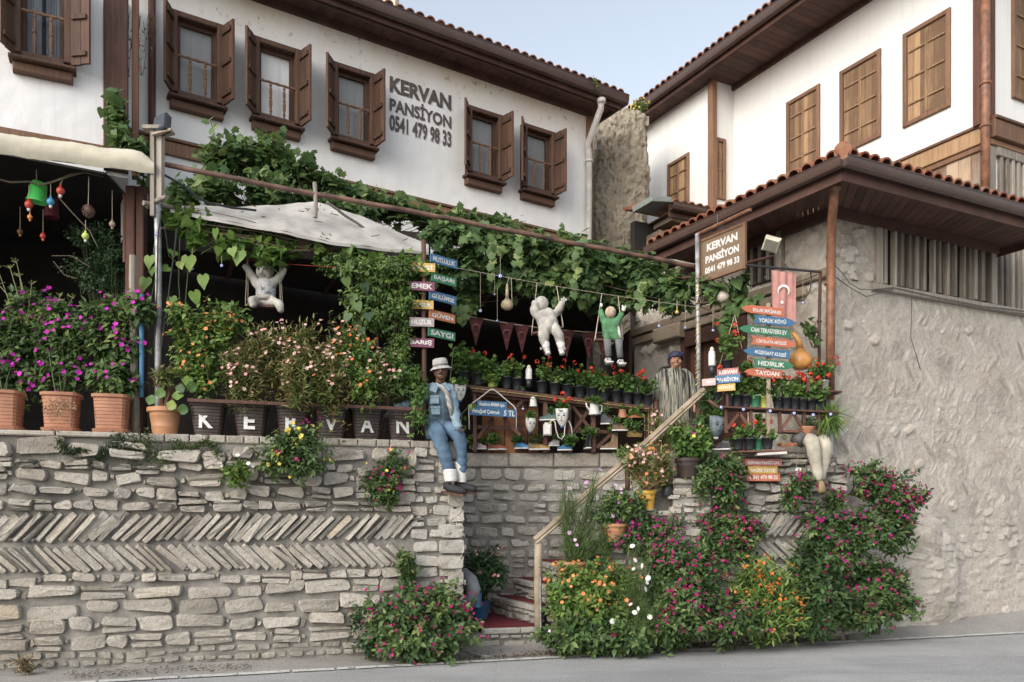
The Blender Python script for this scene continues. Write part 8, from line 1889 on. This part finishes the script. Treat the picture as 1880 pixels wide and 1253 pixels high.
# stairwell corner
c = P(880, 1100, 10.4); t = thing('planter', 'blue pot with a pink and orange flowered shrub in the stairwell corner', 'planter', (c.x, 10.5, .25))
mb = MB(T(c.x, 10.5, .25)); mb.lathe([(.10, 0), (.14, .24), (.15, .25), (.13, .24), (.001, .22)], 20, cap=False); obj('pot', mb, PBLUE, t, True)
bush('f', '', '', [px_blob(885, 1035, 10.4, 42, 34, .2), px_blob(875, 1065, 10.3, 34, 26, .18), px_blob(915, 1050, 10.3, 22, 24, .12)], [(c.x, 10.5, .5)], 280, 'ovate', 'dark', .07, fl=(('orange', 'flower5', 6, .05, 2), ('pink', 'flower5', 8, .05, 2)), root=t, nst=50)
c = P(858, 1085, 9.9); t = thing('tyre_planter', 'curved piece of grey tyre standing behind the pillar foot', 'planter', tuple(c)); mb = MB(); mb.tube([P(838, 1050, 9.95), P(851, 1052, 9.9), P(864, 1066, 9.85), P(870, 1082, 9.85), P(864, 1100, 9.85), P(855, 1130, 9.85)], [.03, .07, .09, .09, .08, .05], 14); obj('tyre', mb, M_plain('grey_rubber_dusty', (.20,.205,.21), .7, .25, 6, .3), t, True)
mb = MB(); mb.tube([P(876, 1115, 9.9), P(877, 1088, 9.9)], .05, 10); obj('blue_can', mb, PBLUE, t)
# pots on the stepped parapet
def rpot(px, z, D, r, h, mat, lab, cat='flower pot'):
    c = P(px, 0, D); t = thing('flower_pot', lab, cat, (c.x, D, z)); mb = MB(T(c.x, D, z)); mb.lathe([(r*.72, 0), (r*.75, .01), (r*.9, h*.6), (r*.92, h*.62), (r*.9, h*.64), (r*.96, h*.84), (r*1.07, h*.85), (r*1.09, h), (r, h*1.01), (r*.92, h*.9), (.001, h*.88)], 28, None, .5, cap=False); obj('pot', mb, mat, t, 'auto')
    return t, (c.x, D, z+h*.9)
t, b_ = rpot(1050, .84, 9.75, .20, .22, TERRA2, 'orange terracotta pot of tall feathery cosmos behind the orange bush')
bush('f', '', '', [px_blob(1045, 950, 9.75, 34, 70, .16), px_blob(1085, 940, 9.75, 24, 75, .14), px_blob(1065, 1000, 9.7, 42, 34, .16), px_blob(1110, 985, 9.7, 18, 50, .1)], [b_], 760, 'blade', 'fern', .065, per=14, L=.28, up=1.6, droop=.1, fl=(('lilac', 'flower8', 7, .06, 1),), root=t, nst=90)
t, b_ = rpot(1127, 1.30, 9.78, .165, .22, TERRA2, 'terracotta pot of leafy green plant on the parapet, left of the yellow bucket')
bush('f', '', '', [px_blob(1130, 925, 9.75, 40, 28, .18), px_blob(1165, 930, 9.7, 24, 26, .12), px_blob(1110, 945, 9.7, 24, 20, .12)], [b_], 210, 'ovate', 'shrub', .075, fl=(('lilac', 'flower5', 8, .05, 1), ('magenta', 'flower5', 4, .042, 2)), root=t, nst=40)
t, b_ = rpot(1188, 1.685, 9.80, .105, .24, M_plain('mustard_plastic', (.50,.28,.04), .45, .1, 5, 0), 'mustard yellow bucket of pink balsam on the parapet', 'bucket')
mb = MB(T(b_[0], 9.80, 1.685)); mb.lathe([(.09, -.004), (.11, .012), (.10, .014)], 20); obj('saucer', mb, WHITE, t)
bush('f', '', '', [px_blob(1190, 860, 9.8, 36, 34, .16), px_blob(1215, 850, 9.8, 24, 34, .12), px_blob(1165, 840, 9.8, 24, 24, .12)], [b_], 150, 'lance', 'balsam', .09, per=11, L=.2, up=1.0, fl=(('pink', 'flower5', 16, .05, 3), ('orange', 'flower5', 7, .045, 2)), root=t, nst=40)
t, b_ = rpot(1263, 2.085, 9.85, .15, .24, BROWNB, 'dark brown bucket on the top step of the parapet', 'bucket')
bush('f', '', '', [px_blob(1265, 815, 9.85, 32, 26, .15), px_blob(1245, 795, 9.9, 22, 22, .12), px_blob(1290, 800, 9.9, 20, 24, .12)], [b_], 130, 'ovate', 'geranium', .085, fl=(('yellow', 'flower5', 4, .05, 1), ('magenta', 'flower5', 4, .042, 2)), root=t, nst=30)
gb('pink balsam plant in front of the woman, behind the handrail', 'plant', [(1245, 775, 10.6, 20, 24, .12), (1225, 800, 10.6, 24, 26, .12), (1205, 780, 10.7, 16, 26, .1)], [(P(1235, 0, 10.6).x, 10.65, 2.1)], 90, 'lance', 'balsam', .085, per=11, L=.2, up=1.2, fl=(('pink', 'flower5', 12, .05, 3),), nst=30, name='balsam_plant')
gb('climber with round leaves twining up the shelf post at the stair head', 'climbing plant', [(1278, 800, 10.1, 16, 20, .08), (1290, 770, 10.1, 16, 18, .08), (1300, 735, 10.0, 12, 14, .06), (1300, 700, 10.0, 10, 10, .05)], [(P(1285, 0, 10.1).x, 10.1, 2.3)], 46, 'heart', 'grape', .09, nst=16, name='climber')
gb('orange-flowered sprigs leaning over the middle wall by the handrail', 'plant', [(1145, 828, 10.4, 26, 12, .1), (1185, 825, 10.3, 26, 14, .1)], [(P(1165, 0, 10.4).x, 10.4, 2.1)], 50, 'lance', 'light', .075, fl=(('orange', 'flower5', 6, .05, 2),), nst=24, name='orange_flowers')
t = thing('watering_jug', 'dark plastic jug standing on the parapet beside the yellow bucket', 'jug', tuple(P(1225, 905, 9.9))); mb = MB(T(P(1225, 912, 9.88))); mb.lathe([(.05, 0), (.065, .02), (.06, .12), (.03, .17), (.001, .175)], 14, cap=False); obj('jug', mb, BLACKP, t, True)
# litter at the foot of the planting
mb = MB(Rf.M); n = 2600; xs = rng.uniform(3.2, 8.6, n); ys = np.abs(rng.normal(size=n))*.16+.02; 
xs2 = rng.uniform(-.6, 1.2, 500); ys2 = rng.uniform(.1, .5, 500); xs = np.r_[xs, xs2]; ys = np.r_[ys, ys2]; n = len(xs)
zz = .18*np.clip((xs-3)/5, 0, 1)*np.clip(ys/.9, 0, 1)**1.3+.03
Pw = np.array([(Rf.M @ Vector((a, b_, c_)))[:] for a, b_, c_ in zip(xs, ys, zz)]); mb2 = MB(); scatter(mb2, 'small', Pw, rnd(n)*np.array([1, 1, .2]), rnd(n, .25)+np.array([0, 0, 1.]), rng.uniform(.015, .045, n), rng.random(n))
obj('leaf_litter', mb2, M_leaf('leaf_litter', [(.1, (.03,.02,.015)), (.5, (.09,.055,.035)), (.9, (.20,.14,.09))]), None, label='dry brown leaf litter along the foot of the bushes', cat='leaf litter', kind='stuff', loc=(2, 9, 0))
